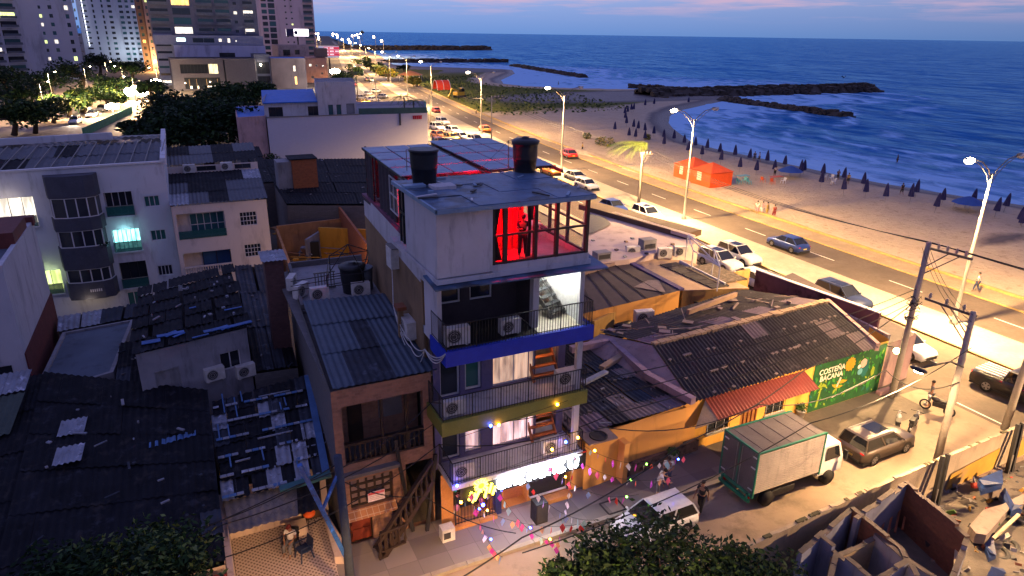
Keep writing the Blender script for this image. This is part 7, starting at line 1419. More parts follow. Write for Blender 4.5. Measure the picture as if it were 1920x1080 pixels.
    g = MB(); g.box((-L/2-.005, -.22, .5), (-L/2+.02, .22, .62), M('number_plate', (.6, .5, .1))); g.build('number_plate', t); g = MB(); g.bar((-L/2+.01, -W*.7, gc+.12), (-L/2+.01, W*.7, gc+.12), .06, .16, plast); g.build('bumper', t); g = MB(); g.bar((L/2-.02, -W*.6, gc+.22), (L/2-.02, W*.6, gc+.22), .06, .14, plast, (0, 0, 1)); g.build('grille', t)
    if spot:
        for sy in (-1, 1): l = bpy.data.objects.new('headlight_beam', lampdata('beam', 700, (1, .9, .75), 1.2, .1)); COL.objects.link(l); l.parent = t; l.location = (L/2+.1, sy*W*.66, hd-.28); l.rotation_euler = (0, R(-82), 0)
    return t
def place(t, px, py, head, lb=None, group=None, z=.01): x, y = G(px, py, .7); t.location = (x, y, z); t.rotation_euler.z = head; tag(t, lb, group=group); t.name = 'parked_car'; return t
pw = paint('white', (.62, .62, .62), 0); pbz = paint('bronze_grey', (.055, .042, .036)); pdb = paint('dark_blue', (.02, .03, .07)); prd = paint('red', (.45, .02, .015)); por = paint('orange', (.55, .16, .03)); pyl = paint('yellow', (.60, .38, .03)); psl = paint('silver', (.40, .40, .40)); pbk = paint('black', (.015, .015, .018)); pbl = paint('blue', (.015, .04, .20)); pgr = paint('green', (.03, .25, .12))
sx_, sy_ = 30.2, 19.05
c = car('bronze grey SUV with red tail lamps parked behind the truck', 'suv', pbz); c.location = (sx_, sy_, .01); c.rotation_euler.z = .03; c.scale = (.94, .94, .9)
c = car('white hatchback with an open door half under the street tree', 'hatch', pw); c.location = (16.0, 18.8, .01); c.rotation_euler.z = 3.17; c.scale = (.94,)*3
g = MB(); g.add([(.75, .83, .35), (1.5, 1.55, .35), (1.45, 1.5, .95), (.9, .95, 1.0), (.75, .79, .35), (1.5, 1.51, .35), (1.45, 1.46, .95), (.9, .91, 1.0)], [(0, 1, 2, 3), (7, 6, 5, 4), (0, 4, 5, 1), (2, 6, 7, 3), (1, 5, 6, 2), (3, 7, 4, 0)], pw); g.build('door', c)
UPR = math.pi/2; DN = -math.pi/2
GN = 'traffic on the landward carriageway'; near_lit = car('white SUV with glaring headlights nearest the shop roofs', 'suv', pw, True, spot=True); near_lit.location = (43.3, 45.6, .01); near_lit.rotation_euler.z = DN+.05; tag(near_lit, group=GN)
def cp(src, px, py, head, lb, group=GN, mats=None, xy=None):
    x, y = xy or G(px, py, .7); return dup(src, (x, y, .01), head, lb, group, mats=mats)
cp(near_lit, 1362, 470, DN+.05, 'white SUV driving beside the first one next to the median', xy=(46.2, 46.3))
sed = car('white sedan half hidden behind the maroon parapet', 'sedan', pw); place(sed, 1418, 522, DN, group=GN)
dk = car('dark blue SUV moving between the maroon parapet and median', 'suv', pdb, True, True); place(dk, 1577, 556, DN+.05, group=GN); dk.location = (*G(1580, 553, .8), .01)
tx_ = car('white and green taxi passing behind the mural corner', 'sedan', pw, False, True); tx_.location = (42.4, 26.6, .01); tx_.rotation_euler.z = DN; tag(tx_, group=GN)
g = MB(); g.box((-1.0, -.86, .25), (1.4, .86, .5), pgr); g.build('side_band', tx_)
pk = car('black pickup rushing past the frame edge with a load frame', 'pickup', pbk, True, True); pk.location = (43.0, 19.2, .01); pk.rotation_euler.z = DN+.08; tag(pk, group=GN)
g = MB()
for k in range(5): g.box((-2.4, -.75+.35*k, 1.15), (-.9, -.6+.35*k, 1.2), wfw)
g.build('load_rack', pk)
yellow_taxi = cp(sed, 0, 0, UPR, 'yellow taxi glimpsed under the corner pole crossarm', xy=(39.6, 28.3), mats={'paint_white': pyl})
# parked row by the palm and the pale roof
GP = 'cars parked along the landward kerb'
for px, py, m, st, lb in ((1215, 402, pw, 'suv', 'white car parked at the foot of the palm'), (1150, 386, pbl, 'hatch', 'car with a bright blue roof parked behind the pale roof'), (1080, 330, psl, 'hatch', 'silver car just above the hostel roof corner'), (1032, 318, por, 'hatch', 'brownish car beside the right water tank'), (1100, 345, pw, 'van', 'white van above the rooftop terrace corner')):
    base = {'suv': near_lit, 'hatch': sed, 'van': sed}[st]; cp(sed if st != 'suv' else dk, px, py, DN, lb, GP, {'paint_white': m, 'paint_dark_blue': m})
# seaward carriageway
GF = 'cars on the seaward carriageway'
for px, py, m, lb, tlm in ((1066, 287, prd, 'red car driving away behind the tall lamp post', 1), (908, 241, por, 'white and orange car passing the third lamp post', 1), (817, 206, prd, 'red car beyond the walled terrace', 1), (688, 148, psl, 'tiny pale car with red lamps far up the road', 1)):
    cp(sed, px, py, UPR-.1, lb, GF, {'paint_white': m, 'taillight_red': tl_on}, None)
mb_ = cp(sed, 0, 0, UPR, 'blue car with red trim opposite the maroon parapet', GF, {'paint_white': pbl}, (LXs(47.5)+3, 47.5))
# queue of bright cars at the car park
GQ = 'queue of cars by the warehouse corner'; lbq = [('white car at the head of the queue by the warehouse corner', 820, 238, pw), ('orange car second in the queue by the warehouse wall', 822, 252, por), ('white car beside the lamp post in the queue', 850, 245, pw), ('yellow car in the middle of the queue', 847, 258, pyl), ('white car nearest the hostel roof edge', 865, 255, pw), ('orange car just over the pale roof panels', 826, 268, por), ('silver car over the pale roof panels', 850, 270, psl), ('dark car at the right end of the queue', 884, 268, psl), ('white car under the lamp post base', 893, 262, pw), ('white car turning beside the queue', 830, 228, pw)]
for i, (lb, px, py, m) in enumerate(lbq): cp(near_lit if i % 3 != 1 else sed, px, py, DN+.15, lb, GQ, {'paint_white': m})
for i, (px, py, m) in enumerate(((690, 175, pw), (676, 182, psl), (705, 170, pw), (684, 190, pyl), (700, 186, pw), (715, 180, psl), (664, 158, prd))): cp(sed, px, py, rnd.uniform(0, 3), ('white car deep in the floodlit car park', 'silver car at the wall of the floodlit car park', 'white car on the road side of the floodlit car park', 'yellow car nearest the warehouse in the car park', 'white car nearest the palms in the car park', 'silver car at the car park exit', 'red car at the mouth of the car park')[i], 'cars in the floodlit car park', {'paint_white': m})
for i, (px, py, m, lb) in enumerate(((141, 226, pw, 'white car leading on the avenue'), (172, 214, pw, 'pale car behind the leading one on the avenue'), (190, 204, psl, 'lilac-lit car on the avenue by the netting'), (215, 196, pw, 'car entering the avenue glare'), (160, 205, pyl, 'yellow car on the avenue by the kerb trees'), (228, 188, pw, 'car inside the avenue glare'), (300, 178, psl, 'car parked before the restaurant block'))): cp(near_lit if i < 4 else sed, px, py, DN-.15, lb, 'cars on the inland avenue', {'paint_white': m})
for y_, dx in ((330, 4), (380, 3), (440, 4), (520, 3), (300, -6), (360, -6), (420, -7), (500, -6)): cp(near_lit, 0, 0, DN-.2, 'tiny bright car among the far traffic up the coast', 'far traffic up the coast road', None, (LXs(y_)+dx, y_))
# ---- box truck, rear at x 20.6, y 17.9..20.0
T = thing('box_truck', 'box truck with ribbed silver sides, green corner trim and a white cab', 'truck', (20.75, 18.05, 0))
sil = M('truck_silver', (.15, .13, .125), .5, .5, var=.12, scale=1.5, bump=.05, kind='stain'); gt = M('truck_green', (.01, .16, .10), .5); rf = M('truck_roof', (.10, .085, .09), .75, var=.25, scale=1.2); drd = M('truck_door', (.085, .08, .09), .6)
Lb, Wb, zb, zt = 4.1, 2.1, .85, 3.05
g = MB(); n = 20
for yy, sg in ((0, 1), (Wb, -1)):
    vs = []
    for i in range(2*n+1):
        z = zb+.08+(zt-zb-.16)*i/(2*n); o_ = .03*(1 if i % 2 else 0); vs += [(0.05, yy-sg*o_, z), (Lb-.05, yy-sg*o_, z)]
    g.add(vs, [(2*i, 2*i+1, 2*i+3, 2*i+2) for i in range(2*n)], sil)
g.box((Lb-.05, .02, zb), (Lb, Wb-.02, zt), sil); g.build('cargo_side', T)
g = MB(); g.box((0, 0, zt-.04), (Lb, Wb, zt), rf)
for k in range(5): g.box((.4+.8*k, .03, zt), (.45+.8*k, Wb-.03, zt+.015), rf)
g.build('cargo_roof', T)
g = MB()
for x in (-.03, Lb-.03): 
    for y in (-.035, Wb-.04): g.box((x, y, zb-.05), (x+.07, y+.075, zt+.03), gt)
for y in (-.035, Wb-.04): g.box((0, y, zt-.01), (Lb, y+.075, zt+.05), gt)
g.box((-.035, 0, zt-.02), (.04, Wb, zt+.055), gt); g.box((-.04, -.02, zb-.12), (.05, Wb+.02, zb+.06), gt); g.box((-.035, Wb/2-.03, zb), (0.0, Wb/2+.03, zt), gt); g.box((-.12, .1, .45), (0, Wb-.1, .6), gt)
for y in (.2, Wb-.3): g.box((-.1, y, .5), (0, y+.1, zb), gt)
g.build('green_frame', T)
for k in range(2):
    g = MB(); y0 = .05+k*(Wb/2-.02); g.box((-.02, y0, zb+.05), (.02, y0+Wb/2-.08, zt-.05), drd); d = g.build('rear_door', T)
    g = MB(); 
    for z in (1.1, 2.2, 2.75): g.box((-.045, y0+(.0 if k == 0 else Wb/2-.35), z), (-.02, y0+(.25 if k == 0 else Wb/2-.1), z+.06), wfw)
    g.tube([(-.05, y0+(Wb/2-.2 if k == 0 else .12), zb+.1), (-.05, y0+(Wb/2-.2 if k == 0 else .12), zt-.1)], .015, rim, 5); g.build('latch', d)
g = MB(); g.box((.1, .35, .55), (5.4, .5, .75), plast); g.box((.1, Wb-.5, .55), (5.4, Wb-.35, .75), plast); g.box((1.2, -.0, .4), (2.6, .06, .75), plast); g.build('chassis', T)
for x in (1.0, 4.85):
    for y in (.12, Wb-.12): wheel(T, x, y, .38, .26)
cab = pw; g = MB(); v = [(4.15, .08, .6), (5.75, .12, .55), (5.8, .14, 1.25), (5.5, .2, 2.05), (4.15, .18, 2.12)]; vs = v+[(x, Wb-y, z) for x, y, z in v]
g.add(vs, [(0, 1, 2, 3, 4), (9, 8, 7, 6, 5), (0, 5, 6, 1), (1, 6, 7, 2), (2, 7, 8, 3), (3, 8, 9, 4), (4, 9, 5, 0)], cab); g.add([(4.2, .1, 2.12), (5.45, .2, 2.1), (5.45, Wb-.2, 2.1), (4.2, Wb-.1, 2.12), (4.3, .25, 2.3), (5.2, .35, 2.28), (5.2, Wb-.35, 2.28), (4.3, Wb-.25, 2.3)], [(0, 1, 5, 4), (1, 2, 6, 5), (2, 3, 7, 6), (3, 0, 4, 7), (4, 5, 6, 7)], cab); cb = g.build('cab', T)
g = MB(); g.add([(4.55, .115, 1.3), (5.6, .13, 1.3), (5.42, .18, 1.95), (4.6, .16, 1.98)], [(0, 1, 2, 3)], cglass); g.add([(5.83, .25, 1.3), (5.83, Wb-.25, 1.3), (5.55, Wb-.3, 2.0), (5.55, .3, 2.0)], [(0, 1, 2, 3)], cglass); g.build('window', cb)
g = MB(); g.box((5.6, -.18, 1.3), (5.68, .02, 1.75), plast); g.tube([(5.55, .1, 1.8), (5.62, -.08, 1.8)], .02, plast, 5); g.build('mirror', cb)
for y in (.15, Wb-.45): g = MB(); g.box((-.05, y, .62), (-.0, y+.25, .74), tl); g.build('taillight', T)
# ---- motorcycles
def moto(lb, loc, rz, col):
    t = thing('motorcycle', lb, 'motorcycle', loc, rz, 'motorcycles at the street corner')
    for x in (-.62, .62): g = MB(); g.tube([(x+.27*math.cos(a*.393), 0, .3+.27*math.sin(a*.393)) for a in range(17)], .045, tyre, 6); g.tube([(x, -.06, .3), (x, .06, .3)], .09, rim, 8); g.build('wheel', t)
    g = MB(); g.bar((-.5, 0, .55), (.25, 0, .5), .22, .25, plast); g.ball((.15, 0, .78), .2, col, 8, 6, (1.3, .7, .7)); g.tube([(.62, 0, .3), (.42, 0, .95)], .035, rim, 6); g.build('body', t)
    g = MB(); g.bar((-.65, 0, .8), (-.05, 0, .78), .24, .09, plast); g.build('seat', t); g = MB(); g.tube([(.3, -.32, 1.0), (.42, 0, .97), (.3, .32, 1.0)], .018, plast, 5); g.ball((.52, 0, .88), .09, hl_off, 7, 5); g.build('handlebar', t); return t
x, y = G(1712, 797, .3); moto('motorcycle parked on the concrete ahead of the bronze SUV', (x, y, .01), .35, pbk)
x, y = G(1675, 800, .3); moto('motorcycle leaning close to the front of the bronze SUV', (x+.3, y, .01), .6, psl)
x, y = G(1757, 765, .3); moto('motorcycle standing between the two street corner poles', (x, y, .01), 1.9, pbk)
# ================================================================== PEOPLE
sk1 = M('skin_brown', (.26, .13, .08), .6, bump=0, var=.1); sk2 = M('skin_tan', (.38, .22, .14), .6, bump=0, var=.1); hair = M('hair_dark', (.012, .009, .008), .7, bump=.3)
def skinmesh(nodes, links, mats_, root=0, sub=2):
    me = bpy.data.meshes.new('sk'); me.from_pydata([n_[0] for n_ in nodes], links, []); o = bpy.data.objects.new('sk', me); COL.objects.link(o)
    o.modifiers.new('s', 'SKIN'); lay = me.skin_vertices[0].data
    for i, n_ in enumerate(nodes): r = n_[1]; lay[i].radius = r if isinstance(r, tuple) else (r, r); lay[i].use_root = (i == root)
    sm = o.modifiers.new('u', 'SUBSURF'); sm.levels = sub; C.view_layer.update(); ev = o.evaluated_get(C.evaluated_depsgraph_get()); m2 = bpy.data.meshes.new_from_object(ev)
    bpy.data.objects.remove(o); m2.materials.clear(); m2.materials.append(mats_); m2.polygons.foreach_set('use_smooth', [True]*len(m2.polygons)); return m2
def person(label, J, shirt, shorts, skin, long=False, loc=(0, 0, 0), rz=0, group=None, sleeve=.6, hat=None):
    # J: joints of the pose; body is one skinned surface, clothes are slightly larger skins over it
    t = thing('person', label, 'person', loc, rz, group)
    nodes = []; links = []; idx = {}
    def N_(k, p, r, par=None):
        idx[k] = len(nodes); nodes.append((tuple(p), r))
        if par is not None: links.append((idx[par], idx[k]))
    V = lambda k: Vector(J[k])
    N_('pel', V('pel'), (.135, .10)); N_('bel', V('pel').lerp(V('chest'), .45), (.125, .09), 'pel'); N_('chest', V('chest'), (.155, .10), 'bel'); N_('nk', V('neck'), .052, 'chest'); N_('jaw', V('neck').lerp(V('head'), .55), (.06, .07), 'nk'); N_('hd', V('head'), (.078, .095), 'jaw'); N_('cr', V('head')+(V('head')-V('neck')).normalized()*.09, (.06, .07), 'hd')
    for s_ in 'lr':
        N_('sh'+s_, V('sh'+s_), .055, 'chest'); N_('el'+s_, V('el'+s_), .040, 'sh'+s_); N_('wr'+s_, V('wr'+s_), .027, 'el'+s_); d = (V('wr'+s_)-V('el'+s_)).normalized(); pm_ = V('wr'+s_)+d*.06; N_('pa'+s_, pm_, (.036, .018), 'wr'+s_)
        side = d.cross(Vector((0, 1, .2))).normalized()
        for f in range(4): a = pm_+d*.035+side*(.027*(f-1.5)/1.5); N_('f%d%s' % (f, s_), a, .009, 'pa'+s_); N_('g%d%s' % (f, s_), a+d*(.05+.012*(f in (1, 2)))+Vector((0, .015, 0)), .008, 'f%d%s' % (f, s_))
        a = V('wr'+s_)+d*.03+side*.035; N_('t'+s_, a, .010, 'pa'+s_); N_('u'+s_, a+d*.045+side*.012, .008, 't'+s_)
        N_('hp'+s_, V('hp'+s_), .085, 'pel'); N_('kn'+s_, V('kn'+s_), .058, 'hp'+s_); N_('cf'+s_, V('kn'+s_).lerp(V('an'+s_), .35), .052, 'kn'+s_); N_('an'+s_, V('an'+s_), .035, 'cf'+s_); N_('to'+s_, V('to'+s_), (.036, .022), 'an'+s_)
    m = skinmesh(nodes, links, skin); o = bpy.data.objects.new('body', m); COL.objects.link(o); o.parent = t
    def cloth(name, ks, ln, m_, k=.016):
        nn = [(nodes[idx[q]][0], tuple(x+k for x in (nodes[idx[q]][1] if isinstance(nodes[idx[q]][1], tuple) else (nodes[idx[q]][1],)*2))) if isinstance(q, str) else (tuple(q[0]), q[1]) for q in ks]
        o_ = bpy.data.objects.new(name, skinmesh(nn, ln, m_)); COL.objects.link(o_); o_.parent = t; return o_
    se = lambda s_: (V('sh'+s_).lerp(V('el'+s_), sleeve), .056)
    cloth('shirt', ['pel', 'bel', 'chest', (V('chest').lerp(V('neck'), .6), .07), 'shl', se('l'), 'shr', se('r')], [(0, 1), (1, 2), (2, 3), (2, 4), (4, 5), (2, 6), (6, 7)], shirt)
    e = lambda s_: (V('kn'+s_).lerp(V('an'+s_), .85 if long else .02), .056 if long else .078)
    cloth('trousers' if long else 'shorts', ['pel', 'hpl', 'knl', e('l'), 'hpr', 'knr', e('r')], [(0, 1), (1, 2), (2, 3), (0, 4), (4, 5), (5, 6)], shorts, .02)
    g = MB(); hp = V('head')+(V('head')-V('neck')).normalized()*.055; g.ball(tuple(hp+Vector((0, -.018, .0))), .098, hat or hair, 10, 7, (.95, 1.05, .95)); 
    if hat: g.bar(hp+Vector((0, .06, .02)), hp+Vector((0, .17, 0)), .13, .015, hat)
    g.build('cap' if hat else 'hair', t)
    g = MB(); f = V('head'); 
    for sx in (-1, 1): g.ball((f.x+sx*.033, f.y+.088, f.z+.005), .010, hair, 6, 4)
    g.ball((f.x, f.y+.10, f.z-.03), .014, skin, 6, 4, (.8, 1, 1.4)); g.bar((f.x-.022, f.y+.088, f.z-.062), (f.x+.022, f.y+.088, f.z-.062), .012, .008, M('lips', (.2, .06, .05))); g.build('face', t); return t
ST = dict(pel=(0, 0, .96), chest=(0, .01, 1.30), neck=(0, .01, 1.47), head=(0, .03, 1.62), shl=(-.18, 0, 1.40), ell=(-.25, -.01, 1.12), wrl=(-.26, .06, .88), shr=(.18, 0, 1.40), elr=(.25, -.01, 1.12), wrr=(.26, .06, .88), hpl=(-.09, 0, .90), knl=(-.11, .02, .50), anl=(-.12, -.01, .08), tol=(-.13, .15, .03), hpr=(.09, 0, .90), knr=(.11, .02, .50), anr=(.12, -.01, .08), tor=(.13, .15, .03))
WK = {**ST, 'knl': (-.10, .16, .52), 'anl': (-.10, .20, .10), 'tol': (-.10, .35, .06), 'knr': (.10, -.02, .50), 'anr': (.10, -.28, .13), 'tor': (.10, -.14, .04), 'ell': (-.24, -.12, 1.14), 'wrl': (-.25, -.10, .90), 'elr': (.24, .10, 1.14), 'wrr': (.24, .26, .96)}
PH = {**ST, 'elr': (.24, .10, 1.15), 'wrr': (.12, .28, 1.22), 'ell': (-.24, .08, 1.14), 'wrl': (-.10, .26, 1.12), 'head': (0, .07, 1.60)}
SI = dict(pel=(0, 0, .50), chest=(0, -.06, .84), neck=(0, -.04, 1.01), head=(0, .01, 1.15), shl=(-.18, -.05, .94), ell=(-.26, .06, .70), wrl=(-.16, .26, .66), shr=(.18, -.05, .94), elr=(.26, .06, .70), wrr=(.14, .28, .64), hpl=(-.09, .03, .48), knl=(-.14, .42, .50), anl=(-.13, .44, .09), tol=(-.14, .58, .03), hpr=(.09, .03, .48), knr=(.14, .42, .50), anr=(.15, .36, .09), tor=(.16, .50, .03))
LN = {**ST, 'chest': (0, .12, 1.27), 'neck': (0, .2, 1.42), 'head': (0, .27, 1.54), 'shl': (-.18, .12, 1.36), 'shr': (.18, .12, 1.36), 'ell': (-.24, .25, 1.12), 'elr': (.24, .25, 1.12), 'wrl': (-.2, .45, 1.1), 'wrr': (.2, .45, 1.1)}
cw = M('cloth_white', (.6, .58, .56), .85, scale=9); cd_ = M('cloth_denim', (.04, .06, .13), .85); cdk = M('cloth_black', (.015, .015, .018), .9); crd = M('cloth_red', (.42, .05, .04), .85); cyl_ = M('cloth_yellow', (.5, .35, .05), .85); cpk = M('cloth_pink', (.55, .25, .28), .85); cgr = M('cloth_grey', (.12, .12, .14), .9)
x, y = G(1249, 913, .14); pA = person('man in a white T-shirt with a cross strap standing on the pavement by the kerb', PH, cw, cd_, sk1, True, (x, y, .14), 2.6)
x, y = G(1231, 935, .14); person('person in a white top bending over beside the white hatchback', LN, cw, cgr, sk2, False, (x, y, .14), -2.2)
x, y = G(1312, 962, 0); person('man in dark clothes walking behind the white hatchback', WK, cdk, cdk, sk1, True, (x, y, 0), 2.0)
x, y = G(1768, 762, 0); person('man standing by the motorcycle under the tangled cables', ST, cgr, cgr, sk1, False, (x-.9, y+.3, 0), .6)
x, y = G(1829, 548, .1); person('man in white shirt and jeans walking along the promenade', WK, cw, cd_, sk1, True, (x, y, .13), .2)
GB = 'people standing on the sand by the road'
for k, (px, py, s1, s2, lb) in enumerate(((1418, 403, cw, cpk, 'bather in white at the left of the four by the road'), (1427, 404, cpk, cw, 'bather in pink second from the left by the road'), (1437, 406, cyl_, cyl_, 'bather in yellow third from the left by the road'), (1450, 411, crd, crd, 'bather in red walking right of the other three'))): x, y = G(px, py, 0); person(lb, (ST, PH, ST, WK)[k], s1, s2, sk2, False, (x, y, 0), rnd.uniform(0, 6), GB)
x, y = G(1682, 304, -.6); person('lone bather wading in the shallow surf', ST, cdk, cdk, sk1, False, (x, y, -1.0), 1)
for k, (px, py) in enumerate(((1414, 302), (1423, 303), (1589, 345), (1570, 338), (1452, 330), (1690, 365))): x, y = G(px, py, 0); person('beachgoer in dark clothes near the umbrellas, %s' % ('left of the pair at the waterline', 'right of the pair at the waterline', 'beside the crossed umbrellas', 'by the white chairs', 'behind the snack tables', 'alone at the water edge')[k], (ST, WK, ST, PH, LN, WK)[k], (cdk, cw, cyl_, cdk, cw, cdk)[k], cdk, sk1, False, (x, y, -.1), rnd.uniform(0, 6), 'beachgoers')
person('person in black standing inside the red-lit rooftop room', PH, cdk, cdk, sk1, True, (11.35, 22.6, 11.85), 2.8)
x, y = G(1133, 290, 0); 
for k, (px, py, s1) in enumerate(((1092, 283, cyl_), (893, 214, cw), (1047, 62+100, cdk))): x, y = G(px, py, 0 if k < 2 else -.6); person(('person in yellow on the promenade behind the red car', 'person in white by the fourth lamp post', 'person at the edge of the foamy lagoon')[k], WK, s1, cdk, sk1, True, (x, y, -.2), 1)
# patio: seated man, his chair, blue armchair, stool
def armchair(lb, loc, rz, m, group=None):
    t = thing('plastic_chair', lb, 'chair', loc, rz, group); g = MB(); g.bar((0, -.24, .43), (0, .24, .43), .5, .04, m); g.build('seat', t); g = MB(); g.bar((0, -.26, .45), (0, -.34, .88), .48, .03, m, (0, 1, 0)); g.build('backrest', t)
    for sx in (-1, 1):
        g = MB(); g.bar((sx*.26, -.28, .66), (sx*.26, .22, .66), .05, .03, m); g.tube([(sx*.26, .2, .66), (sx*.26, .24, .43)], .018, m, 5); g.build('armrest', t)
        for sy in (-1, 1): g = MB(); g.bar((sx*.22, sy*.2, .42), (sx*.27, sy*.27, 0), .045, .045, m); g.build('leg', t)
    return t
bp = M('plastic_navy', (.015, .03, .08), .5); op = M('plastic_orange', (.6, .10, .02), .5)
x, y = G(547, 1030, .16); person('man in a pale shirt and red cap sitting on the patio', SI, cw, cgr, sk1, True, (x, y, .12), 2.6, None, .6, M('cap_red', (.2, .03, .03))); armchair('dark chair under the sitting man on the patio', (x, y, .16), 2.6, M('plastic_black', (.02, .02, .02), .5))
x, y = G(571, 1045, .16); armchair('empty navy blue plastic armchair in front of the sitting man', (x, y, .16), 1.9, bp)
x, y = G(582, 985, .16); t = thing('stool', 'stool with an orange seat against the patio house wall', 'stool', (x, y, .16)); g = MB(); g.ball((0, 0, .62), .26, op, 12, 8, (1, 1, .6)); g.build('seat', t)
for k in range(3): g = MB(); g.tube([(.1*math.cos(k*2.1), .1*math.sin(k*2.1), .55), (.24*math.cos(k*2.1), .24*math.sin(k*2.1), 0)], .015, plast, 5); g.build('leg', t)
# ================================================================== BEACH
nv = M('canvas_navy', (.02, .022, .11), .85, var=.3, scale=4); nvb = M('canvas_blue', (.02, .07, .30), .8, var=.2)
um = thing('beach_umbrella', 'u', 'beach umbrella'); g = MB(); g.tube([(0, 0, -.3), (0, 0, 2.5)], .025, galv, 6); g.build('pole', um)
g = MB(); n = 16; vs = []
prof = [(.03, 2.5), (.14, 2.25), (.25, 1.8), (.33, 1.3), (.38, .85), (.2, .83)]
for r, z in prof:
    for j in range(n): a = 6.283*j/n; rr_ = r*(1.0 if j % 2 else .62); vs.append((rr_*math.cos(a), rr_*math.sin(a), z))
g.add(vs, [(i*n+j, i*n+(j+1) % n, (i+1)*n+(j+1) % n, (i+1)*n+j) for i in range(len(prof)-1) for j in range(n)], nv); g.build('canopy', um)
Z3_ = [(75, 505), (165, 545), (205, 555), (137, 400), (140, 432), (150, 465), (158, 390), (180, 378), (192, 374), (192, 490), (222, 500), (268, 512), (265, 562), (265, 348), (322, 338), (322, 532), (385, 552), (385, 602), (448, 567), (513, 592), (533, 642), (583, 612), (540, 324), (625, 667), (655, 628), (735, 652), (742, 707), (832, 675), (863, 752), (922, 690), (966, 772), (1035, 712), (1080, 767), (1145, 732), (1265, 772), (1385, 792), (1373, 852), (1515, 820), (1518, 897), (1640, 862), (1655, 918), (1780, 948)]
PU = [(1130+x*.297, 100+y*.2968) for x, y in Z3_]+[(1440+x*.25, 200+y*.25) for x, y in ((1060, 728), (1100, 690), (1247, 800), (1300, 745), (1695, 835), (1765, 795), (1893, 925), (1525, 745), (1950, 880), (240, 530))]
wd = ['at the landward end of the row', 'far up the sand towards the breakwater', 'in the thick of the row before the lagoon', 'in front of the orange tents', 'behind the orange tents near the water', 'beside the snack tables', 'near the lone bather', 'right of the snack tables', 'by the seaward lamp post', 'at the right frame edge']
PU.sort()
def ORD(i): i += 1; return '%d%s' % (i, 'th' if 10 < i % 100 < 14 else {1: 'st', 2: 'nd', 3: 'rd'}.get(i % 10, 'th'))
for i, (px, py) in enumerate(PU):
    x, y = G(px, py, -.05); rel = 'seaward' if i % 2 else 'landward'
    near = 'left of the tall lamp post' if px < 1300 else 'behind the orange tents' if px < 1390 else 'near the snack tables' if px < 1520 else 'between white chairs and lone bather' if px < 1680 else 'towards the right frame edge'
    lb = '%s furled navy umbrella from the left, %s' % (ORD(i), near)
    if i == 0: um.location = (x, y, 0); tag(um, lb, group='furled beach umbrellas')
    else: u = dup(um, (x, y, 0), rnd.uniform(0, 3), lb, 'furled beach umbrellas', (1, 1, rnd.uniform(.9, 1.08))); u.rotation_euler.x = rnd.uniform(-.06, .06); u.rotation_euler.y = rnd.uniform(-.08, .06)
for k, (px, py, lb) in enumerate(((1480, 333, 'low open blue sunshade beside the snack tables'), (1812, 395, 'low open blue sunshade behind the seaward lamp'))):
    x, y = G(px, py, 0); t = thing('sunshade', lb, 'sunshade', (x, y, 0)); g = MB(); g.lathe((0, 0, 0), [(1.9, 1.0), (1.3, 1.35), (.5, 1.7), (.02, 1.85)], nvb, 8); g.build('canopy', t)
    for a in range(4): g = MB(); g.tube([(1.5*math.cos(a*1.57+.7), 1.5*math.sin(a*1.57+.7), 0), (1.4*math.cos(a*1.57+.7), 1.4*math.sin(a*1.57+.7), 1.15)], .03, galv, 5); g.build('leg', t)
x, y = G(1912, 425, 0); u = dup(um, (x, y, 0), 0, 'nearest leaning navy umbrella at the right frame edge', None, (1.3, 1.3, 1.0))
org = M('canvas_orange', (.72, .09, .015), .7, var=.12, scale=1); 
def tent(lb, x0, y0, x1, y1, h, pk_):
    T = thing('tent', lb, 'tent', (x0, y0, 0), 0, 'orange beach tents', world=True); cx_, cy_ = (x0+x1)/2, (y0+y1)/2
    g = MB(); wall(g, (x0, y1), (x0, y0), -.1, h, org, [(1.1, 2.1, .7, 1.9)], .03); wall(g, (x0, y0), (x1, y0), -.1, h, org); wall(g, (x1, y0), (x1, y1), -.1, h, org); wall(g, (x1, y1), (x0, y1), -.1, h, org); g.build('wall', T)
    g = MB(); P = [(x0-.15, y0-.15, h-.05), (x1+.15, y0-.15, h-.05), (x1+.15, y1+.15, h-.05), (x0-.15, y1+.15, h-.05)]
    for i in range(4): g.face([P[i], P[(i+1) % 4], (cx_, cy_, pk_)], org)
    g.build('roof', T); g = MB(); g.face([(x0+.02, y0+1.9, .7), (x0+.02, y0+2.9, .7), (x0+.02, y0+2.9, 1.9), (x0+.02, y0+1.9, 1.9)], M('tent_window', (.6, .55, .45))); g.build('window', T)
tent('nearer orange tent of the pair on the sand, slightly to the right', 66.2, 73.6, 70.2, 77.6, 2.1, 3.2); tent('farther orange tent of the pair, partly behind the lamp post', 66.6, 78.0, 70.6, 82.2, 2.1, 3.2)
x, y = G(828, 168, 0); t = thing('arched_tent', 'red-orange arched tent standing on the grass', 'tent', (x, y, 0)); g = MB(); n = 14
vs = [(xx, 2.6*math.cos(math.pi*i/n)*1.0, 3.4*math.sin(math.pi*i/n)) for xx in (-2.6, -.9, .9, 2.6) for i in range(n+1)]; g.add(vs, [(k*(n+1)+i, k*(n+1)+i+1, (k+1)*(n+1)+i+1, (k+1)*(n+1)+i) for k in range(3) for i in range(n)], M('canvas_red', (.65, .05, .02), .7), True); g.build('cover', t)
g = MB()
for xx in (-2.6, 0, 2.6): g.tube([(xx, 2.64*math.cos(math.pi*i/n), 3.44*math.sin(math.pi*i/n)) for i in range(n+1)], .1, wfw, 5)
g.build('rib', t)
x, y = G(862, 183, 0); t = thing('excavator', 'yellow excavator parked at the edge of the grass', 'excavator', (x, y, 0), .4); g = MB(); g.box((-2, -1.2, 0), (2, -.6, .8), plast); g.box((-2, .6, 0), (2, 1.2, .8), plast); g.build('track', t)
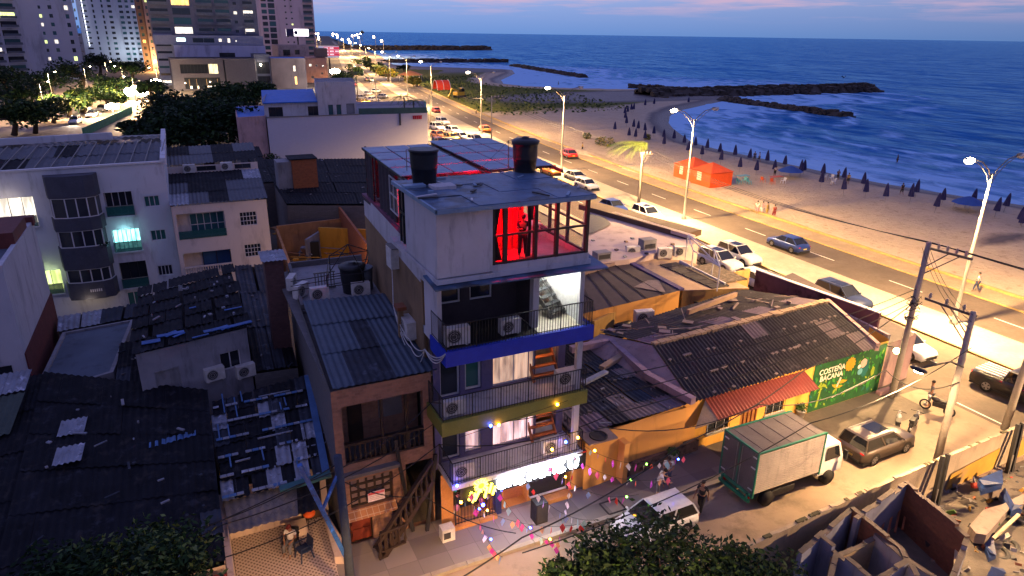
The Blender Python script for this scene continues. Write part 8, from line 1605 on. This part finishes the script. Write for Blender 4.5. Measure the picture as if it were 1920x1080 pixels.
g = MB(); g.box((-2, -1.1, .8), (1.2, 1.1, 1.9), pyl); g.build('body', t); g = MB(); g.box((-.1, -1, 1.9), (1.2, .1, 3.0), cglass); g.box((-.15, -1.05, 3.0), (1.25, .15, 3.1), pyl); g.build('cab', t); g = MB(); g.bar((1, .4, 1.6), (-3.2, .4, 3.0), .4, .45, pyl); g.bar((-3.2, .4, 3), (-4.4, .4, .6), .3, .35, pyl); g.ball((-4.4, .4, .5), .5, pyl, 7, 5); g.build('boom', t)
x, y = G(770, 152, 0); T = thing('pavilion', 'small orange-roofed pavilion on the grass among trees', 'pavilion', (x, y, 0)); g = MB(); g.lathe((0, 0, 0), [(6, 2.6), (3, 3.6), (.1, 4.4)], M('roof_terracotta', (.40, .16, .05)), 6); g.build('roof', T); g = MB(); 
for a in range(6): g.tube([(5*math.cos(a*1.05), 5*math.sin(a*1.05), 0), (5*math.cos(a*1.05), 5*math.sin(a*1.05), 2.7)], .15, wfw, 6)
g.build('post', T)
x, y = G(1400, 340, 0)
GT_ = 'tables and chairs on the sand'; wp = M('plastic_white', (.6, .6, .62), .5); tq = M('plastic_turquoise', (.10, .35, .38), .5)
ch0 = armchair('white plastic chair on the sand', (0, 0, 0), 0, wp, GT_); k = 0
for px, py, m_, lb in ((1545, 337, None, 'white chair left of the white pair'), (1558, 338, None, 'white chair right of the white pair'), (1562, 345, None, 'white chair in front of the white pair'), (1385, 345, tq, 'turquoise chair nearest the tent'), (1395, 343, tq, 'turquoise chair second from the tent'), (1404, 346, tq, 'turquoise chair farthest from the tent'), (1430, 342, op, 'orange chair at the left end of the snack tables'), (1448, 346, op, 'orange chair at the front of the snack tables'), (1468, 344, None, 'white chair at the right end of the snack tables')):
    x, y = G(px, py, 0)
    if k == 0: ch0.location = (x, y, 0); tag(ch0, lb)
    else: dup(ch0, (x, y, 0), rnd.uniform(0, 6), lb, GT_, None, None, {'plastic_white': m_} if m_ else None)
    k += 1
for px, py, m_, lb in ((1455, 340, op, 'long orange snack table on the sand'), (1392, 338, tq, 'turquoise counter beside the orange tent')):
    x, y = G(px, py, 0); t = thing('table', lb, 'table', (x, y, 0)); g = MB(); g.box((-1, -.45, .7), (1, .45, .75), m_); g.build('tabletop', t)
    for a, b in ((-1, -1), (1, -1), (1, 1), (-1, 1)): g = MB(); g.tube([(a*.9, b*.38, 0), (a*.9, b*.38, .7)], .025, galv, 5); g.build('leg', t)
# kite over the sea, bird over the breakwater
kx = Vector((0, 0, H))+ray(679, 61).normalized()*300; g = MB(); g.add([(kx.x-1, kx.y, kx.z), (kx.x, kx.y, kx.z+.9), (kx.x+1, kx.y, kx.z), (kx.x, kx.y+.2, kx.z-.6), (kx.x, kx.y+.3, kx.z+.2)], [(0, 3, 4), (0, 4, 1), (1, 4, 2), (2, 4, 3)], pbk); g.build('kite', None, 'small dark kite above the horizon left of centre', 'kite', loc=tuple(kx))
bx = Vector((0, 0, H))+ray(1582, 145).normalized()*245; g = MB(); g.ball(tuple(bx), .3, pbk, 6, 4, (1.6, .6, .6))
for s_ in (-1, 1): g.face([bx, bx+Vector((s_*.6, 0, .5)), bx+Vector((s_*1.3, .1, .3)), bx+Vector((s_*.6, .35, .2))], pbk)
g.build('bird', None, 'dark seabird gliding over the long breakwater tip', 'bird', loc=tuple(bx))
# ================================================================== BUNTING AND STRING LIGHTS
fc_ = [M('flag_white', (.65, .6, .68), .8, bump=0), M('flag_pink', (.65, .10, .22), .8, bump=0), M('flag_blue', (.18, .28, .6), .8, bump=0), M('flag_magenta', (.5, .05, .45), .8, bump=0), M('flag_peach', (.65, .36, .22), .8, bump=0), M('flag_red', (.6, .04, .04), .8, bump=0), M('flag_sky', (.3, .5, .6), .8, bump=0)]
bb = EM('bulb_blue', (.02, .05, 1), 90); ba_ = EM('bulb_amber', (1, .42, .03), 55); bg_ = EM('bulb_green', (.3, 1, .1), 14)
ends = [((8.6, 21.5, 2.9), (8.3, 17.6, 2.5)), ((9.6, 21.5, 2.9), (10.4, 17.4, 2.6)), ((10.8, 21.5, 3.0), (12.2, 17.6, 2.8)), ((12.0, 21.5, 3.1), (14.4, 18.0, 3.0)), ((13.2, 21.5, 3.1), (16.6, 18.4, 3.0)), ((14.0, 21.6, 3.2), (18.2, 19.4, 3.0)), ((8.0, 21.5, 2.6), (12.4, 18.2, 2.2)), ((13.6, 21.5, 3.4), (10.2, 17.2, 2.4))]
for k, (a, b) in enumerate(ends):
    a, b = Vector(a), Vector(b); lb = 'string of small coloured paper flags over the pavement, %s' % ('above the cool box', 'above the entrance step', 'above the black loudspeaker', 'above the manhole frame', 'reaching over the white hatchback', 'passing the orange wall towards the couple', 'slanting from the gate to the kerb', 'crossing back from the shutter')[k]
    T = thing('flag_string', lb, 'bunting', tuple(a), 0, 'bunting strings of the hostel', world=True); pts = []
    for i in range(15): t = i/14; p = a.lerp(b, t); p.z -= .75*4*t*(1-t); pts.append(p)
    g = MB(); g.tube(pts, .008, cabm, 4); g.build('string', T)
    for i in range(1, 14):
        if rnd.random() < .1: continue
        p = pts[i]; s_ = rnd.uniform(.13, .2); w_ = Vector((rnd.uniform(-1, 1), rnd.uniform(-1, 1), 0)).normalized()*s_*.65; m = rnd.choice(fc_+[fc_[1], fc_[3], fc_[0], M('flag_violet', (.38, .2, .6), .8, bump=0)]); g = MB(); tw = Vector((rnd.uniform(-.06, .06), rnd.uniform(-.06, .06), 0)); g.face([p, p-UZ*s_*1.1+w_, p-UZ*s_*2.3+tw, p-UZ*s_*1.1-w_], m); g.build('flag', T)
    for i in (3, 8, 12):
        if rnd.random() < .7: q = pts[i]+Vector((.15, 0, -.05)); bulb(T, tuple(q), rnd.choice([bb, ba_, ba_, bg_]), .045)
T = thing('light_string', 'string of amber and blue bulbs along the lowest hostel balcony', 'string lights', (8, 21.5, 3.2), world=True); g = MB(); P_ = [Vector((8.0, 21.45, 3.1)), Vector((10.5, 21.4, 3.3)), Vector((13.9, 21.45, 3.6))]; g.tube(P_, .01, cabm, 4); g.build('string', T)
for x, z, m in ((8.05, 3.05, bb), (12.35, 3.55, ba_), (13.0, 3.75, bb), (13.6, 3.8, ba_), (14.5, 2.9, ba_), (8.2, 2.2, ba_)): bulb(T, (x, 21.42, z), m, .06)
T = thing('light_string', 'blue and amber bulbs hung under the olive balcony slab', 'string lights', (9, 21.4, 5.3), world=True); g = MB(); g.tube([(8.2, 21.42, 5.25), (13, 21.42, 5.75)], .01, cabm, 4); g.build('string', T)
for x, z, m in ((9.5, 5.45, bb), (9.85, 5.4, ba_), (12.5, 5.7, ba_)): bulb(T, (x, 21.4, z), m, .06)
for p, c_, e in (((9.4, 22.1, 1.3), (.05, .1, 1), 14), ((10.4, 20.6, 1.4), (.05, .1, 1), 9), ((13.0, 22.2, 1.7), (.05, .1, 1), 9), ((13.2, 21.3, 3.6), (1, .5, .1), 10), ((11.5, 20.4, 2.0), (1, .6, .7), 30)): pl('bulb_light', p, e, c_, .05)
T = thing('light_string', 'three bright blue bulbs hanging before the hostel entrance', 'string lights', (9.4, 22.0, 1.4), world=True); g = MB(); g.tube([(8.5, 21.6, 2.0), (9.4, 21.95, 1.36), (11, 22.2, 1.9), (13.0, 22.1, 1.76), (14, 22, 2.1)], .01, cabm, 4); g.build('string', T)
for p in ((9.4, 21.95, 1.3), (10.3, 22.1, 1.7), (13.0, 22.1, 1.7)): bulb(T, p, bb, .075)
